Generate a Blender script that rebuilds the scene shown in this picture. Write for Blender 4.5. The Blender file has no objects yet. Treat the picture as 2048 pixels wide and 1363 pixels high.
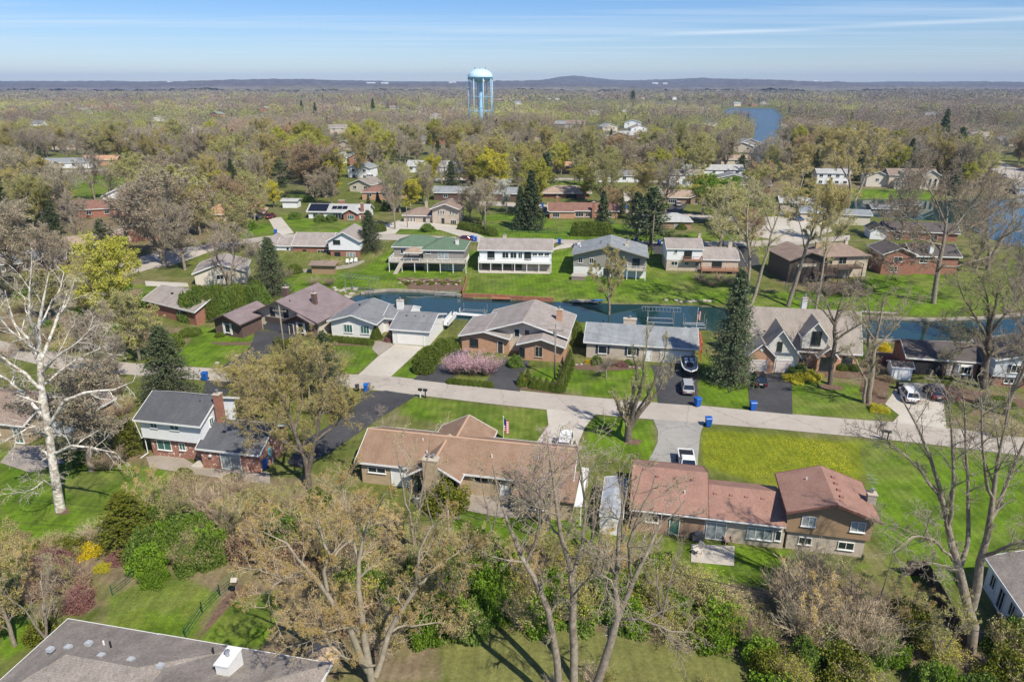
import bpy, math, random
import numpy as np
from mathutils import Vector

# ------------------------------------------------------------------ camera, world, sun, exposure
sc = bpy.context.scene
COL = sc.collection
R = math.radians
CAMH = 44.0
FPX = 1365.0                      # focal length in pixels of the 2048 wide photograph (24 mm lens)
PITCH = math.atan((681.5 - 166.0) / FPX)
cam_d = bpy.data.cameras.new("camera"); cam = bpy.data.objects.new("camera", cam_d); COL.objects.link(cam)
cam_d.sensor_width = 36.0; cam_d.lens = 36.0 * FPX / 2048.0
cam_d.clip_start = 0.5; cam_d.clip_end = 40000.0
cam.location = (0, 0, CAMH); cam.rotation_euler = (R(90) - PITCH, 0, 0)
sc.camera = cam

SUN_EL = R(50); SUN_AZ = (0.60, -0.80)
sun_d = bpy.data.lights.new("sun", 'SUN'); sun_d.energy = 4.8; sun_d.angle = R(0.5); sun_d.color = (1.0, 0.935, 0.81)
sun = bpy.data.objects.new("sun", sun_d); COL.objects.link(sun)
sv = Vector((SUN_AZ[0] * math.cos(SUN_EL), SUN_AZ[1] * math.cos(SUN_EL), math.sin(SUN_EL)))
sun.rotation_euler = sv.to_track_quat('Z', 'Y').to_euler(); sun.location = (60, -80, 160)

w = bpy.data.worlds.new("World"); sc.world = w; w.use_nodes = True
nt = w.node_tree; nt.nodes.clear()
def wn(t, **k):
    n = nt.nodes.new(t)
    for a, b in k.items(): setattr(n, a, b)
    return n
sky = wn('ShaderNodeTexSky', sky_type='NISHITA', sun_disc=False)
sky.sun_elevation = SUN_EL; sky.sun_rotation = math.atan2(SUN_AZ[0], SUN_AZ[1])
sky.altitude = 250; sky.air_density = 1.0; sky.dust_density = 0.05; sky.ozone_density = 3.0
bg = wn('ShaderNodeBackground'); bg.inputs['Strength'].default_value = 0.08
out = wn('ShaderNodeOutputWorld')
# thin cirrus: streaks laid on a high flat layer (direction divided by its height)
tc = wn('ShaderNodeTexCoord'); sep = wn('ShaderNodeSeparateXYZ')
nt.links.new(tc.outputs['Generated'], sep.inputs[0])
def wmath(op, a, b=None, clamp=False):
    n = wn('ShaderNodeMath', operation=op); n.use_clamp = clamp
    for i, v in enumerate((a, b)):
        if v is None: continue
        if isinstance(v, (int, float)): n.inputs[i].default_value = v
        else: nt.links.new(v, n.inputs[i])
    return n.outputs[0]
zz = wmath('MAXIMUM', sep.outputs['Z'], 0.012)
cx = wmath('DIVIDE', sep.outputs['X'], zz); cy = wmath('DIVIDE', sep.outputs['Y'], zz)
comb = wn('ShaderNodeCombineXYZ')
nt.links.new(wmath('ADD', wmath('MULTIPLY', cx, 0.035), wmath('MULTIPLY', cy, 0.006)), comb.inputs[0])
nt.links.new(wmath('MULTIPLY', cy, 0.20), comb.inputs[1])
nz = wn('ShaderNodeTexNoise'); nz.inputs['Scale'].default_value = 2.6; nz.inputs['Detail'].default_value = 7
nz.inputs['Roughness'].default_value = 0.6; nz.inputs['Distortion'].default_value = 0.5
nt.links.new(comb.outputs[0], nz.inputs['Vector'])
rmp = wn('ShaderNodeMapRange'); rmp.inputs[1].default_value = 0.46; rmp.inputs[2].default_value = 0.80
nt.links.new(nz.outputs['Fac'], rmp.inputs[0])
# one long straight vapour streak across the right half
s1 = wmath('ADD', wmath('SUBTRACT', cy, 20.12), wmath('MULTIPLY', cx, 0.847))
st = wmath('DIVIDE', wmath('ABSOLUTE', wmath('ADD', s1, wmath('MULTIPLY', nz.outputs['Fac'], 0.8))), 1.1)
streak = wmath('SUBTRACT', 1.0, st, True)
streak = wmath('MULTIPLY', streak, wmath('MULTIPLY', wmath('SUBTRACT', nz.outputs['Fac'], 0.2), 1.6, True))
streak = wmath('MULTIPLY', streak, wmath('MULTIPLY', wmath('ADD', cx, 1.5), 0.14, True))
cloud = wmath('ADD', wmath('MULTIPLY', rmp.outputs[0], 0.6), wmath('MULTIPLY', streak, 0.9), True)
low = wmath('MULTIPLY', wmath('SUBTRACT', sep.outputs['Z'], 0.004), 30.0, True)
cloud = wmath('MULTIPLY', cloud, low)
mix = wn('ShaderNodeMixRGB'); mix.inputs[2].default_value = (8.6, 9.8, 11.0, 1)
shs = wn('ShaderNodeHueSaturation'); shs.inputs['Saturation'].default_value = 1.0; shs.inputs['Value'].default_value = 1.0; nt.links.new(sky.outputs[0], shs.inputs['Color'])
tint = wn('ShaderNodeMixRGB'); tint.inputs[1].default_value = (0.97, 1.05, 1.28, 1); tint.inputs[2].default_value = (0.64, 0.90, 1.30, 1)
nt.links.new(wmath('MULTIPLY', sep.outputs['Z'], 9.0, True), tint.inputs[0])
tm = wn('ShaderNodeMixRGB', blend_type='MULTIPLY'); tm.inputs[0].default_value = 1; nt.links.new(shs.outputs[0], tm.inputs[1]); nt.links.new(tint.outputs[0], tm.inputs[2])
nt.links.new(cloud, mix.inputs[0]); nt.links.new(tm.outputs[0], mix.inputs[1])
nt.links.new(mix.outputs[0], bg.inputs['Color']); nt.links.new(bg.outputs[0], out.inputs['Surface'])

sc.view_settings.view_transform = 'Standard'; sc.view_settings.look = 'None'
sc.view_settings.exposure = 0.25; sc.view_settings.gamma = 1.0
sc.cycles.max_bounces = 5; sc.cycles.diffuse_bounces = 2; sc.cycles.glossy_bounces = 2
sc.cycles.transmission_bounces = 2; sc.cycles.volume_bounces = 0; sc.cycles.transparent_max_bounces = 4
sc.cycles.use_denoising = True
sc.cycles.use_adaptive_sampling = True; sc.cycles.adaptive_threshold = 0.02

# ------------------------------------------------------------------ noise, terrain, projection
_T = np.random.default_rng(7).random((256, 256))
def vnoise(x, y):
    x = np.asarray(x, float); y = np.asarray(y, float)
    xi = np.floor(x).astype(int); yi = np.floor(y).astype(int)
    fx = x - xi; fy = y - yi; fx = fx * fx * (3 - 2 * fx); fy = fy * fy * (3 - 2 * fy)
    a = _T[xi & 255, yi & 255]; b = _T[(xi + 1) & 255, yi & 255]
    c = _T[xi & 255, (yi + 1) & 255]; d = _T[(xi + 1) & 255, (yi + 1) & 255]
    return (a * (1 - fx) + b * fx) * (1 - fy) + (c * (1 - fx) + d * fx) * fy
def fbm(x, y, o=4):
    s = 0; a = 0.5
    for k in range(o):
        s = s + a * vnoise(x * 2 ** k + 17.3 * k, y * 2 ** k + 9.1 * k); a *= 0.5
    return s / (1 - 0.5 ** o)
def sstep(a, b, x):
    t = np.clip((x - a) / (b - a), 0, 1); return t * t * (3 - 2 * t)

cP, sP = math.cos(PITCH), math.sin(PITCH)
def ray(px, py):
    u = (px - 1024) / FPX; v = (681.5 - py) / FPX
    return (u, cP + v * sP, -sP + v * cP)
def W(px, py, z=0.0):             # a pixel of the photograph -> the world point at height z
    d = ray(px, py); t = (z - CAMH) / d[2]
    return (d[0] * t, d[1] * t)
def WY(px, py, Y):                # ... -> the world point at distance Y
    d = ray(px, py); t = Y / d[1]
    return (d[0] * t, Y, CAMH + d[2] * t)
def PIX(x, y, z):
    dz = z - CAMH; dep = y * cP - dz * sP; up = y * sP + dz * cP
    return (1024 + FPX * x / dep, 681.5 - FPX * up / dep)

def sdist(poly, X, Y):            # signed distance to a polygon, negative inside
    X = np.asarray(X, float); Y = np.asarray(Y, float)
    d = np.full(X.shape, 1e18); ins = np.zeros(X.shape, bool); n = len(poly)
    for i in range(n):
        x0, y0 = poly[i]; x1, y1 = poly[(i + 1) % n]
        ex, ey = x1 - x0, y1 - y0; L = ex * ex + ey * ey + 1e-9
        t = np.clip(((X - x0) * ex + (Y - y0) * ey) / L, 0, 1)
        d = np.minimum(d, (X - x0 - t * ex) ** 2 + (Y - y0 - t * ey) ** 2)
        if y0 != y1:
            c = (y0 > Y) != (y1 > Y)
            ins ^= c & (X < (x1 - x0) * (Y - y0) / (y1 - y0) + x0)
    d = np.sqrt(d)
    return np.where(ins, -d, d)

WL = -0.8
def poly_px(pts, z): return [W(a, b, z) for a, b in pts]
CANAL = poly_px([(688,600),(722,588),(775,583),(835,585),(880,589),(927,594),(930,596),(1040,601),(1105,604),(1145,606),(1200,607),(1260,609),(1340,611),(1400,613),(1450,616),(1500,620),(1600,628),(1715,634),(1850,640),(1960,637),(2048,630),(2300,610),(2300,700),(2048,694),(1850,688),(1720,683),(1500,668),(1400,658),(1200,646),(1150,642),(1040,640),(960,640),(905,638),(860,632),(760,625),(690,618),(655,622),(632,614),(660,607)], WL)
LAKE = poly_px([(1665,400),(1700,398),(1760,398),(1860,400),(2048,396),(2500,392),(2600,530),(2048,500),(1985,478),(1935,455),(1900,447),(1830,441),(1765,438),(1735,428),(1700,421),(1672,414)], WL)
FARLAKE = poly_px([(1448,220),(1470,216),(1546,217),(1566,234),(1562,254),(1548,262),(1556,280),(1545,310),(1512,326),(1492,318),(1505,290),(1512,262),(1500,246),(1470,240),(1452,232)], WL)
FARLAKE2 = poly_px([(1292,212),(1300,205),(1368,206),(1364,213),(1320,218)], WL)
POND = poly_px([(1078,368),(1110,372),(1105,385),(1070,380)], 1.5)
WATERS = [(CANAL, WL), (LAKE, WL), (FARLAKE, WL), (FARLAKE2, WL)]

def terr(X, Y):
    X = np.asarray(X, float); Y = np.asarray(Y, float)
    h = 2.5 * sstep(171, 183, Y - 0.0 * X) * sstep(-150, -60, X + 0 * Y) + 2.2 * sstep(190, 260, Y) * (1 - sstep(-150, -60, X))
    h = h - 1.5 * sstep(60, 110, X) * sstep(171, 200, Y) * (1 - sstep(600, 900, Y))
    far = sstep(2600, 6500, Y)
    h = h + sstep(450, 900, Y) * (fbm(X / 340, Y / 340, 3) - .5) * 18
    ridge = 14 + 62 * (fbm(X / 850.0 + 5, Y / 2600.0 + 3, 4) - 0.25)
    ridge = ridge + 42 * np.exp(-((X - 520) / 200.0) ** 2) * np.exp(-((Y - 7000) / 900.0) ** 2) + 26 * np.exp(-((X - 760) / 260.0) ** 2) * np.exp(-((Y - 7000) / 900.0) ** 2)
    ridge = ridge + 22 * np.exp(-((X - 900) / 500.0) ** 2) * np.exp(-((Y - 7000) / 900.0) ** 2)
    ridge = ridge + 22 * np.exp(-((X + 1900) / 700.0) ** 2) + 14 * np.exp(-((X - 1900) / 700.0) ** 2)
    ridge = ridge * (1 - 0.45 * sstep(3000, 5500, X))
    h = h + far * ridge
    for poly, wl in WATERS:
        xs = [p[0] for p in poly]; ys = [p[1] for p in poly]
        m = (X > min(xs) - 14) & (X < max(xs) + 14) & (Y > min(ys) - 14) & (Y < max(ys) + 14)
        if not np.any(m): continue
        sd = sdist(poly, X[m] if X.ndim else X, Y[m] if X.ndim else Y)
        hb = h[m] if X.ndim else h
        hh = np.where(sd < 0, wl - np.minimum(1.8, 0.1 - sd * 0.8), wl + 0.12 + (hb - wl - 0.12) * sstep(0, 9, sd))
        if X.ndim: h[m] = hh
        else: h = hh
    return h
def TZ(x, y): return float(terr(np.array([x]), np.array([y]))[0])
def G(px, py):                    # a pixel -> the point of the terrain it shows
    z = 0.0
    for k in range(14):
        x, y = W(px, py, z); z = 0.5 * z + 0.5 * TZ(x, y)
    return (x, y, TZ(x, y))

# ------------------------------------------------------------------ materials
MATS = {}
def newmat(name):
    m = bpy.data.materials.new(name); m.use_nodes = True; n = m.node_tree
    b = n.nodes['Principled BSDF']; MATS[name] = m
    return m, n, b
def nd(n, t, **k):
    q = n.nodes.new(t)
    for a, v in k.items(): setattr(q, a, v)
    return q
def M(name, c1, c2=None, scale=1.0, rough=0.85, metal=0.0, bump=0.0, spec=0.3, c3=None, scale3=0.12, lo=.35, hi=.65, objrand=0.0, fine=0.0):
    if name in MATS: return MATS[name]
    m, n, b = newmat(name); L = n.links
    b.inputs['Roughness'].default_value = rough; b.inputs['Metallic'].default_value = metal
    b.inputs['Specular IOR Level'].default_value = spec
    if c2 is None:
        b.inputs['Base Color'].default_value = (*c1, 1); colout = None
        if not (objrand or fine): return m
        rgb = nd(n, 'ShaderNodeRGB'); rgb.outputs[0].default_value = (*c1, 1); colout = rgb.outputs[0]
        t = nd(n, 'ShaderNodeTexCoord')
    else:
        t = nd(n, 'ShaderNodeTexCoord')
        no = nd(n, 'ShaderNodeTexNoise'); no.inputs['Scale'].default_value = scale; no.inputs['Detail'].default_value = 5
        no.inputs['Roughness'].default_value = 0.65
        L.new(t.outputs['Object'], no.inputs['Vector'])
        mr = nd(n, 'ShaderNodeMapRange'); mr.inputs[1].default_value = lo; mr.inputs[2].default_value = hi
        L.new(no.outputs['Fac'], mr.inputs[0])
        mx = nd(n, 'ShaderNodeMixRGB'); mx.inputs[1].default_value = (*c1, 1); mx.inputs[2].default_value = (*c2, 1)
        L.new(mr.outputs[0], mx.inputs[0]); colout = mx.outputs[0]
        if c3 is not None:
            n3 = nd(n, 'ShaderNodeTexNoise'); n3.inputs['Scale'].default_value = scale3; n3.inputs['Detail'].default_value = 6
            L.new(t.outputs['Object'], n3.inputs['Vector'])
            m3 = nd(n, 'ShaderNodeMapRange'); m3.inputs[1].default_value = .45; m3.inputs[2].default_value = .7
            L.new(n3.outputs['Fac'], m3.inputs[0])
            x3 = nd(n, 'ShaderNodeMixRGB'); x3.inputs[2].default_value = (*c3, 1)
            L.new(m3.outputs[0], x3.inputs[0]); L.new(colout, x3.inputs[1]); colout = x3.outputs[0]
        if bump:
            bp = nd(n, 'ShaderNodeBump'); bp.inputs['Strength'].default_value = bump; bp.inputs['Distance'].default_value = 0.05
            L.new(no.outputs['Fac'], bp.inputs['Height']); L.new(bp.outputs[0], b.inputs['Normal'])
    if fine:
        nf = nd(n, 'ShaderNodeTexNoise'); nf.inputs['Scale'].default_value = 14; nf.inputs['Detail'].default_value = 3
        L.new(t.outputs['Object'], nf.inputs['Vector'])
        hf = nd(n, 'ShaderNodeHueSaturation'); mf = nd(n, 'ShaderNodeMapRange')
        mf.inputs[1].default_value = .3; mf.inputs[2].default_value = .7; mf.inputs[3].default_value = 1 - fine; mf.inputs[4].default_value = 1 + fine
        L.new(nf.outputs['Fac'], mf.inputs[0]); L.new(mf.outputs[0], hf.inputs['Value']); L.new(colout, hf.inputs['Color']); colout = hf.outputs[0]
    if objrand:
        oi = nd(n, 'ShaderNodeObjectInfo'); hs = nd(n, 'ShaderNodeHueSaturation')
        a = nd(n, 'ShaderNodeMapRange'); a.inputs[3].default_value = 1 - objrand; a.inputs[4].default_value = 1 + objrand
        L.new(oi.outputs['Random'], a.inputs[0]); L.new(a.outputs[0], hs.inputs['Value'])
        mu = nd(n, 'ShaderNodeMath', operation='MULTIPLY'); mu.inputs[1].default_value = 7.13
        fr_ = nd(n, 'ShaderNodeMath', operation='FRACT'); L.new(oi.outputs['Random'], mu.inputs[0]); L.new(mu.outputs[0], fr_.inputs[0])
        h2 = nd(n, 'ShaderNodeMapRange'); h2.inputs[3].default_value = 0.5 - objrand * .06; h2.inputs[4].default_value = 0.5 + objrand * .06
        L.new(fr_.outputs[0], h2.inputs[0]); L.new(h2.outputs[0], hs.inputs['Hue'])
        L.new(colout, hs.inputs['Color']); colout = hs.outputs[0]
    L.new(colout, b.inputs['Base Color'])
    return m
def leafmat(name, c1, c2, rough=0.6, objrand=0.18, transl=0.25):
    """leaf or bud colour varies from leaf to leaf"""
    if name in MATS: return MATS[name]
    m, n, b = newmat(name); L = n.links
    g = nd(n, 'ShaderNodeNewGeometry'); mx = nd(n, 'ShaderNodeMixRGB')
    mx.inputs[1].default_value = (*c1, 1); mx.inputs[2].default_value = (*c2, 1)
    L.new(g.outputs['Random Per Island'], mx.inputs[0])
    oi = nd(n, 'ShaderNodeObjectInfo'); hs = nd(n, 'ShaderNodeHueSaturation')
    a = nd(n, 'ShaderNodeMapRange'); a.inputs[3].default_value = 1 - objrand; a.inputs[4].default_value = 1 + objrand
    L.new(oi.outputs['Random'], a.inputs[0]); L.new(a.outputs[0], hs.inputs['Value']); L.new(mx.outputs[0], hs.inputs['Color'])
    L.new(hs.outputs[0], b.inputs['Base Color']); b.inputs['Roughness'].default_value = rough
    b.inputs['Specular IOR Level'].default_value = 0.2
    if transl:
        tr = nd(n, 'ShaderNodeBsdfTranslucent'); ms = nd(n, 'ShaderNodeMixShader'); ms.inputs[0].default_value = transl
        L.new(hs.outputs[0], tr.inputs[0]); L.new(b.outputs[0], ms.inputs[1]); L.new(tr.outputs[0], ms.inputs[2])
        L.new(ms.outputs[0], n.nodes['Material Output'].inputs['Surface'])
    return m
def brick(name, c1, c2, mortar, pale=0.0, palec=(0.7, 0.62, 0.55), big=1.0):
    if name in MATS: return MATS[name]
    m, n, b = newmat(name); L = n.links
    t = nd(n, 'ShaderNodeTexCoord'); s = nd(n, 'ShaderNodeSeparateXYZ'); L.new(t.outputs['Object'], s.inputs[0])
    ad = nd(n, 'ShaderNodeMath', operation='ADD'); L.new(s.outputs[0], ad.inputs[0]); L.new(s.outputs[1], ad.inputs[1])
    cb = nd(n, 'ShaderNodeCombineXYZ'); L.new(ad.outputs[0], cb.inputs[0]); L.new(s.outputs[2], cb.inputs[1])
    br = nd(n, 'ShaderNodeTexBrick'); L.new(cb.outputs[0], br.inputs['Vector'])
    br.inputs['Color1'].default_value = (*c1, 1); br.inputs['Color2'].default_value = (*c2, 1); br.inputs['Mortar'].default_value = (*mortar, 1)
    br.inputs['Scale'].default_value = 1.0; br.inputs['Brick Width'].default_value = 0.4 * big; br.inputs['Row Height'].default_value = 0.14 * big
    br.inputs['Mortar Size'].default_value = 0.012
    no = nd(n, 'ShaderNodeTexNoise'); no.inputs['Scale'].default_value = 1.3; no.inputs['Detail'].default_value = 6; L.new(t.outputs['Object'], no.inputs['Vector'])
    mr = nd(n, 'ShaderNodeMapRange'); mr.inputs[3].default_value = .75; mr.inputs[4].default_value = 1.25; L.new(no.outputs['Fac'], mr.inputs[0])
    hs = nd(n, 'ShaderNodeHueSaturation'); L.new(mr.outputs[0], hs.inputs['Value']); L.new(br.outputs['Color'], hs.inputs['Color'])
    co = hs.outputs[0]
    if pale:
        n2 = nd(n, 'ShaderNodeTexNoise'); n2.inputs['Scale'].default_value = 2.6; n2.inputs['Detail'].default_value = 2; L.new(cb.outputs[0], n2.inputs['Vector'])
        m2 = nd(n, 'ShaderNodeMapRange'); m2.inputs[1].default_value = 1 - pale; m2.inputs[2].default_value = 1.04 - pale; L.new(n2.outputs['Fac'], m2.inputs[0])
        mx = nd(n, 'ShaderNodeMixRGB'); mx.inputs[2].default_value = (*palec, 1); L.new(m2.outputs[0], mx.inputs[0]); L.new(co, mx.inputs[1]); co = mx.outputs[0]
    L.new(co, b.inputs['Base Color']); b.inputs['Roughness'].default_value = .9
    return m
def siding(name, c, vert=False, step=0.22, dirt=0.06):
    if name in MATS: return MATS[name]
    m, n, b = newmat(name); L = n.links
    t = nd(n, 'ShaderNodeTexCoord'); s = nd(n, 'ShaderNodeSeparateXYZ'); L.new(t.outputs['Object'], s.inputs[0])
    src = s.outputs[2]
    if vert:
        ad = nd(n, 'ShaderNodeMath', operation='ADD'); L.new(s.outputs[0], ad.inputs[0]); L.new(s.outputs[1], ad.inputs[1]); src = ad.outputs[0]
    dv = nd(n, 'ShaderNodeMath', operation='DIVIDE'); dv.inputs[1].default_value = step; L.new(src, dv.inputs[0])
    f = nd(n, 'ShaderNodeMath', operation='FRACT'); L.new(dv.outputs[0], f.inputs[0])
    bp = nd(n, 'ShaderNodeBump'); bp.inputs['Strength'].default_value = .5; bp.inputs['Distance'].default_value = .02
    L.new(f.outputs[0], bp.inputs['Height']); L.new(bp.outputs[0], b.inputs['Normal'])
    no = nd(n, 'ShaderNodeTexNoise'); no.inputs['Scale'].default_value = .9; no.inputs['Detail'].default_value = 6; L.new(t.outputs['Object'], no.inputs['Vector'])
    mr = nd(n, 'ShaderNodeMapRange'); mr.inputs[3].default_value = 1 - dirt * 2; mr.inputs[4].default_value = 1 + dirt; L.new(no.outputs['Fac'], mr.inputs[0])
    hs = nd(n, 'ShaderNodeHueSaturation'); hs.inputs['Color'].default_value = (*c, 1); L.new(mr.outputs[0], hs.inputs['Value'])
    L.new(hs.outputs[0], b.inputs['Base Color']); b.inputs['Roughness'].default_value = .6
    return m
def shingle(name, c, var=0.28, c3=None):
    """asphalt shingles: fine granule speckle, course lines, slow weathering"""
    if name in MATS: return MATS[name]
    m, n, b = newmat(name); L = n.links
    t = nd(n, 'ShaderNodeTexCoord'); s = nd(n, 'ShaderNodeSeparateXYZ'); L.new(t.outputs['Object'], s.inputs[0])
    a1 = nd(n, 'ShaderNodeTexNoise'); a1.inputs['Scale'].default_value = 5.5; a1.inputs['Detail'].default_value = 6; a1.inputs['Roughness'].default_value = .8
    a2 = nd(n, 'ShaderNodeTexNoise'); a2.inputs['Scale'].default_value = .45; a2.inputs['Detail'].default_value = 8; a2.inputs['Roughness'].default_value = .7
    mp_ = nd(n, 'ShaderNodeMapping'); mp_.inputs['Scale'].default_value = (1.6, 1, .6); L.new(t.outputs['Object'], mp_.inputs[0])
    L.new(t.outputs['Object'], a1.inputs['Vector']); L.new(mp_.outputs[0], a2.inputs['Vector'])
    m1 = nd(n, 'ShaderNodeMapRange'); m1.inputs[1].default_value = .3; m1.inputs[2].default_value = .7; m1.inputs[3].default_value = 1 - var; m1.inputs[4].default_value = 1 + var
    m2 = nd(n, 'ShaderNodeMapRange'); m2.inputs[1].default_value = .3; m2.inputs[2].default_value = .7; m2.inputs[3].default_value = 1 - var * .8; m2.inputs[4].default_value = 1 + var * .6
    L.new(a1.outputs['Fac'], m1.inputs[0]); L.new(a2.outputs['Fac'], m2.inputs[0])
    dv = nd(n, 'ShaderNodeMath', operation='MULTIPLY'); dv.inputs[1].default_value = 16.0; L.new(s.outputs[2], dv.inputs[0])
    f = nd(n, 'ShaderNodeMath', operation='FRACT'); L.new(dv.outputs[0], f.inputs[0])
    m3 = nd(n, 'ShaderNodeMapRange'); m3.inputs[3].default_value = .9; m3.inputs[4].default_value = 1.06; L.new(f.outputs[0], m3.inputs[0])
    p = nd(n, 'ShaderNodeMath', operation='MULTIPLY'); L.new(m1.outputs[0], p.inputs[0]); L.new(m2.outputs[0], p.inputs[1])
    p2 = nd(n, 'ShaderNodeMath', operation='MULTIPLY'); L.new(p.outputs[0], p2.inputs[0]); L.new(m3.outputs[0], p2.inputs[1])
    hs = nd(n, 'ShaderNodeHueSaturation'); hs.inputs['Color'].default_value = (*c, 1); L.new(p2.outputs[0], hs.inputs['Value'])
    co = hs.outputs[0]
    if c3:
        mx = nd(n, 'ShaderNodeMixRGB'); mx.inputs[2].default_value = (*c3, 1)
        m4 = nd(n, 'ShaderNodeMapRange'); m4.inputs[1].default_value = .5; m4.inputs[2].default_value = .75; L.new(a2.outputs['Fac'], m4.inputs[0])
        L.new(m4.outputs[0], mx.inputs[0]); L.new(co, mx.inputs[1]); co = mx.outputs[0]
    L.new(co, b.inputs['Base Color']); b.inputs['Roughness'].default_value = .92; b.inputs['Specular IOR Level'].default_value = .25
    return m

# ------------------------------------------------------------------ mesh and object helpers
class MB:
    def __init__(s): s.v = []; s.f = []; s.m = []; s.mi = 0
    def mat(s, i): s.mi = i; return s
    def add(s, vs, fs):
        o = len(s.v); s.v += [tuple(p) for p in vs]; s.f += [tuple(i + o for i in f) for f in fs]; s.m += [s.mi] * len(fs)
        return s
    def box(s, x0, x1, y0, y1, z0, z1):
        return s.add([(x0,y0,z0),(x1,y0,z0),(x1,y1,z0),(x0,y1,z0),(x0,y0,z1),(x1,y0,z1),(x1,y1,z1),(x0,y1,z1)],
                     [(0,3,2,1),(4,5,6,7),(0,1,5,4),(1,2,6,5),(2,3,7,6),(3,0,4,7)])
    def prism(s, poly, z0, z1):       # polygon in xy extruded in z
        n = len(poly); a = sum(poly[i][0]*poly[(i+1)%n][1]-poly[(i+1)%n][0]*poly[i][1] for i in range(n))
        if a < 0: poly = poly[::-1]
        return s.add([(x,y,z0) for x,y in poly]+[(x,y,z1) for x,y in poly],
                     [tuple(range(n-1,-1,-1)), tuple(range(n,2*n))]+[(i,(i+1)%n,n+(i+1)%n,n+i) for i in range(n)])
    def ext(s, prof, a0, a1, axis='u'):  # profile (w,z) extruded along u (x) or v (y)
        n = len(prof)
        f = (lambda w_, z, a: (a, w_, z)) if axis == 'u' else (lambda w_, z, a: (w_, a, z))
        fs = [tuple(range(n-1,-1,-1)), tuple(range(n,2*n))]+[(i,(i+1)%n,n+(i+1)%n,n+i) for i in range(n)]
        if axis != 'u': fs = [q[::-1] for q in fs]
        return s.add([f(w_,z,a0) for w_,z in prof]+[f(w_,z,a1) for w_,z in prof], fs)
    def tube(s, p0, p1, r0, r1=None, n=6):
        r1 = r0 if r1 is None else r1
        p0 = Vector(p0); p1 = Vector(p1); d = (p1-p0)
        if d.length < 1e-6: return s
        d.normalize(); a = d.cross(Vector((0,0,1)) if abs(d.z) < .9 else Vector((1,0,0))).normalized(); b = d.cross(a)
        vs = [p0+(a*math.cos(t)+b*math.sin(t))*r0 for t in [2*math.pi*i/n for i in range(n)]]
        vs += [p1+(a*math.cos(t)+b*math.sin(t))*r1 for t in [2*math.pi*i/n for i in range(n)]]
        return s.add(vs, [(i,(i+1)%n,n+(i+1)%n,n+i) for i in range(n)]+[tuple(range(n-1,-1,-1)),tuple(range(n,2*n))])
    def path(s, pts, r, n=6):
        for a, b in zip(pts[:-1], pts[1:]): s.tube(a, b, r, r, n)
        return s
    def lathe(s, prof, n=20, c=(0,0,0)):
        vs = [(c[0]+r*math.cos(2*math.pi*i/n), c[1]+r*math.sin(2*math.pi*i/n), c[2]+z) for r,z in prof for i in range(n)]
        fs = [(k*n+i, k*n+(i+1)%n, (k+1)*n+(i+1)%n, (k+1)*n+i) for k in range(len(prof)-1) for i in range(n)]
        return s.add(vs, fs)
    def build(s, name, mats, parent=None, loc=(0,0,0), rz=0, smooth=False):
        me = bpy.data.meshes.new(name); me.from_pydata(s.v, [], s.f)
        mats = mats if isinstance(mats, (list, tuple)) else [mats]
        for m in mats: me.materials.append(m)
        if len(mats) > 1: me.polygons.foreach_set('material_index', s.m)
        if smooth: me.polygons.foreach_set('use_smooth', [True]*len(me.polygons))
        me.update()
        o = bpy.data.objects.new(name, me); COL.objects.link(o)
        if parent is not None: o.parent = parent
        o.location = loc; o.rotation_euler = (0,0,rz)
        return o
def tag(o, label, cat, group=None, kind=None):
    if label: o['label'] = label
    if cat: o['category'] = cat
    if group: o['group'] = group
    if kind: o['kind'] = kind
    return o
def thing(name, label, cat, loc=(0,0,0), rz=0, group=None):
    o = bpy.data.objects.new(name, None); COL.objects.link(o); o.location = loc; o.rotation_euler = (0,0,rz); o.empty_display_size = .3
    return tag(o, label, cat, group)
KIDS = {}
def copy_tree(o, loc, rz=0.0, scale=1.0, label=None, group=None, cat=None):
    kids = KIDS.get(o.name)
    if kids is None: kids = KIDS[o.name] = [(c, list(c.children)) for c in o.children]
    r = o.copy(); COL.objects.link(r); r.location = loc; r.rotation_euler = (0,0,rz)
    r.scale = (scale,)*3 if isinstance(scale, (int,float)) else scale
    if label: r['label'] = label
    if group: r['group'] = group
    if cat: r['category'] = cat
    for c, gs in kids:
        q = c.copy(); COL.objects.link(q); q.parent = r
        for g in gs:
            e = g.copy(); COL.objects.link(e); e.parent = q
    return r
def npmesh(name, V, F, mats, midx=None, smooth=False):
    """V (n,3), F (m,k) with k = 3 or 4"""
    me = bpy.data.meshes.new(name); k = F.shape[1]
    me.vertices.add(len(V)); me.vertices.foreach_set('co', np.ascontiguousarray(V, np.float32).ravel())
    me.loops.add(F.size); me.loops.foreach_set('vertex_index', np.ascontiguousarray(F, np.int32).ravel())
    me.polygons.add(len(F)); me.polygons.foreach_set('loop_start', np.arange(0, F.size, k, dtype=np.int32))
    for m in mats: me.materials.append(m)
    if midx is not None: me.polygons.foreach_set('material_index', np.asarray(midx, np.int32))
    me.polygons.foreach_set('use_smooth', np.full(len(F), bool(smooth)))
    me.update(calc_edges=True)
    return me
def link(name, me, parent=None, loc=(0,0,0), rz=0, scale=1):
    o = bpy.data.objects.new(name, me); COL.objects.link(o); o.parent = parent; o.location = loc; o.rotation_euler = (0,0,rz)
    o.scale = (scale,)*3 if isinstance(scale, (int,float)) else scale
    return o
def pointcol(me, C):
    a = me.color_attributes.new('Col', 'FLOAT_COLOR', 'POINT')
    a.data.foreach_set('color', np.ascontiguousarray(np.c_[C, np.ones(len(C))], np.float32).ravel())

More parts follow.
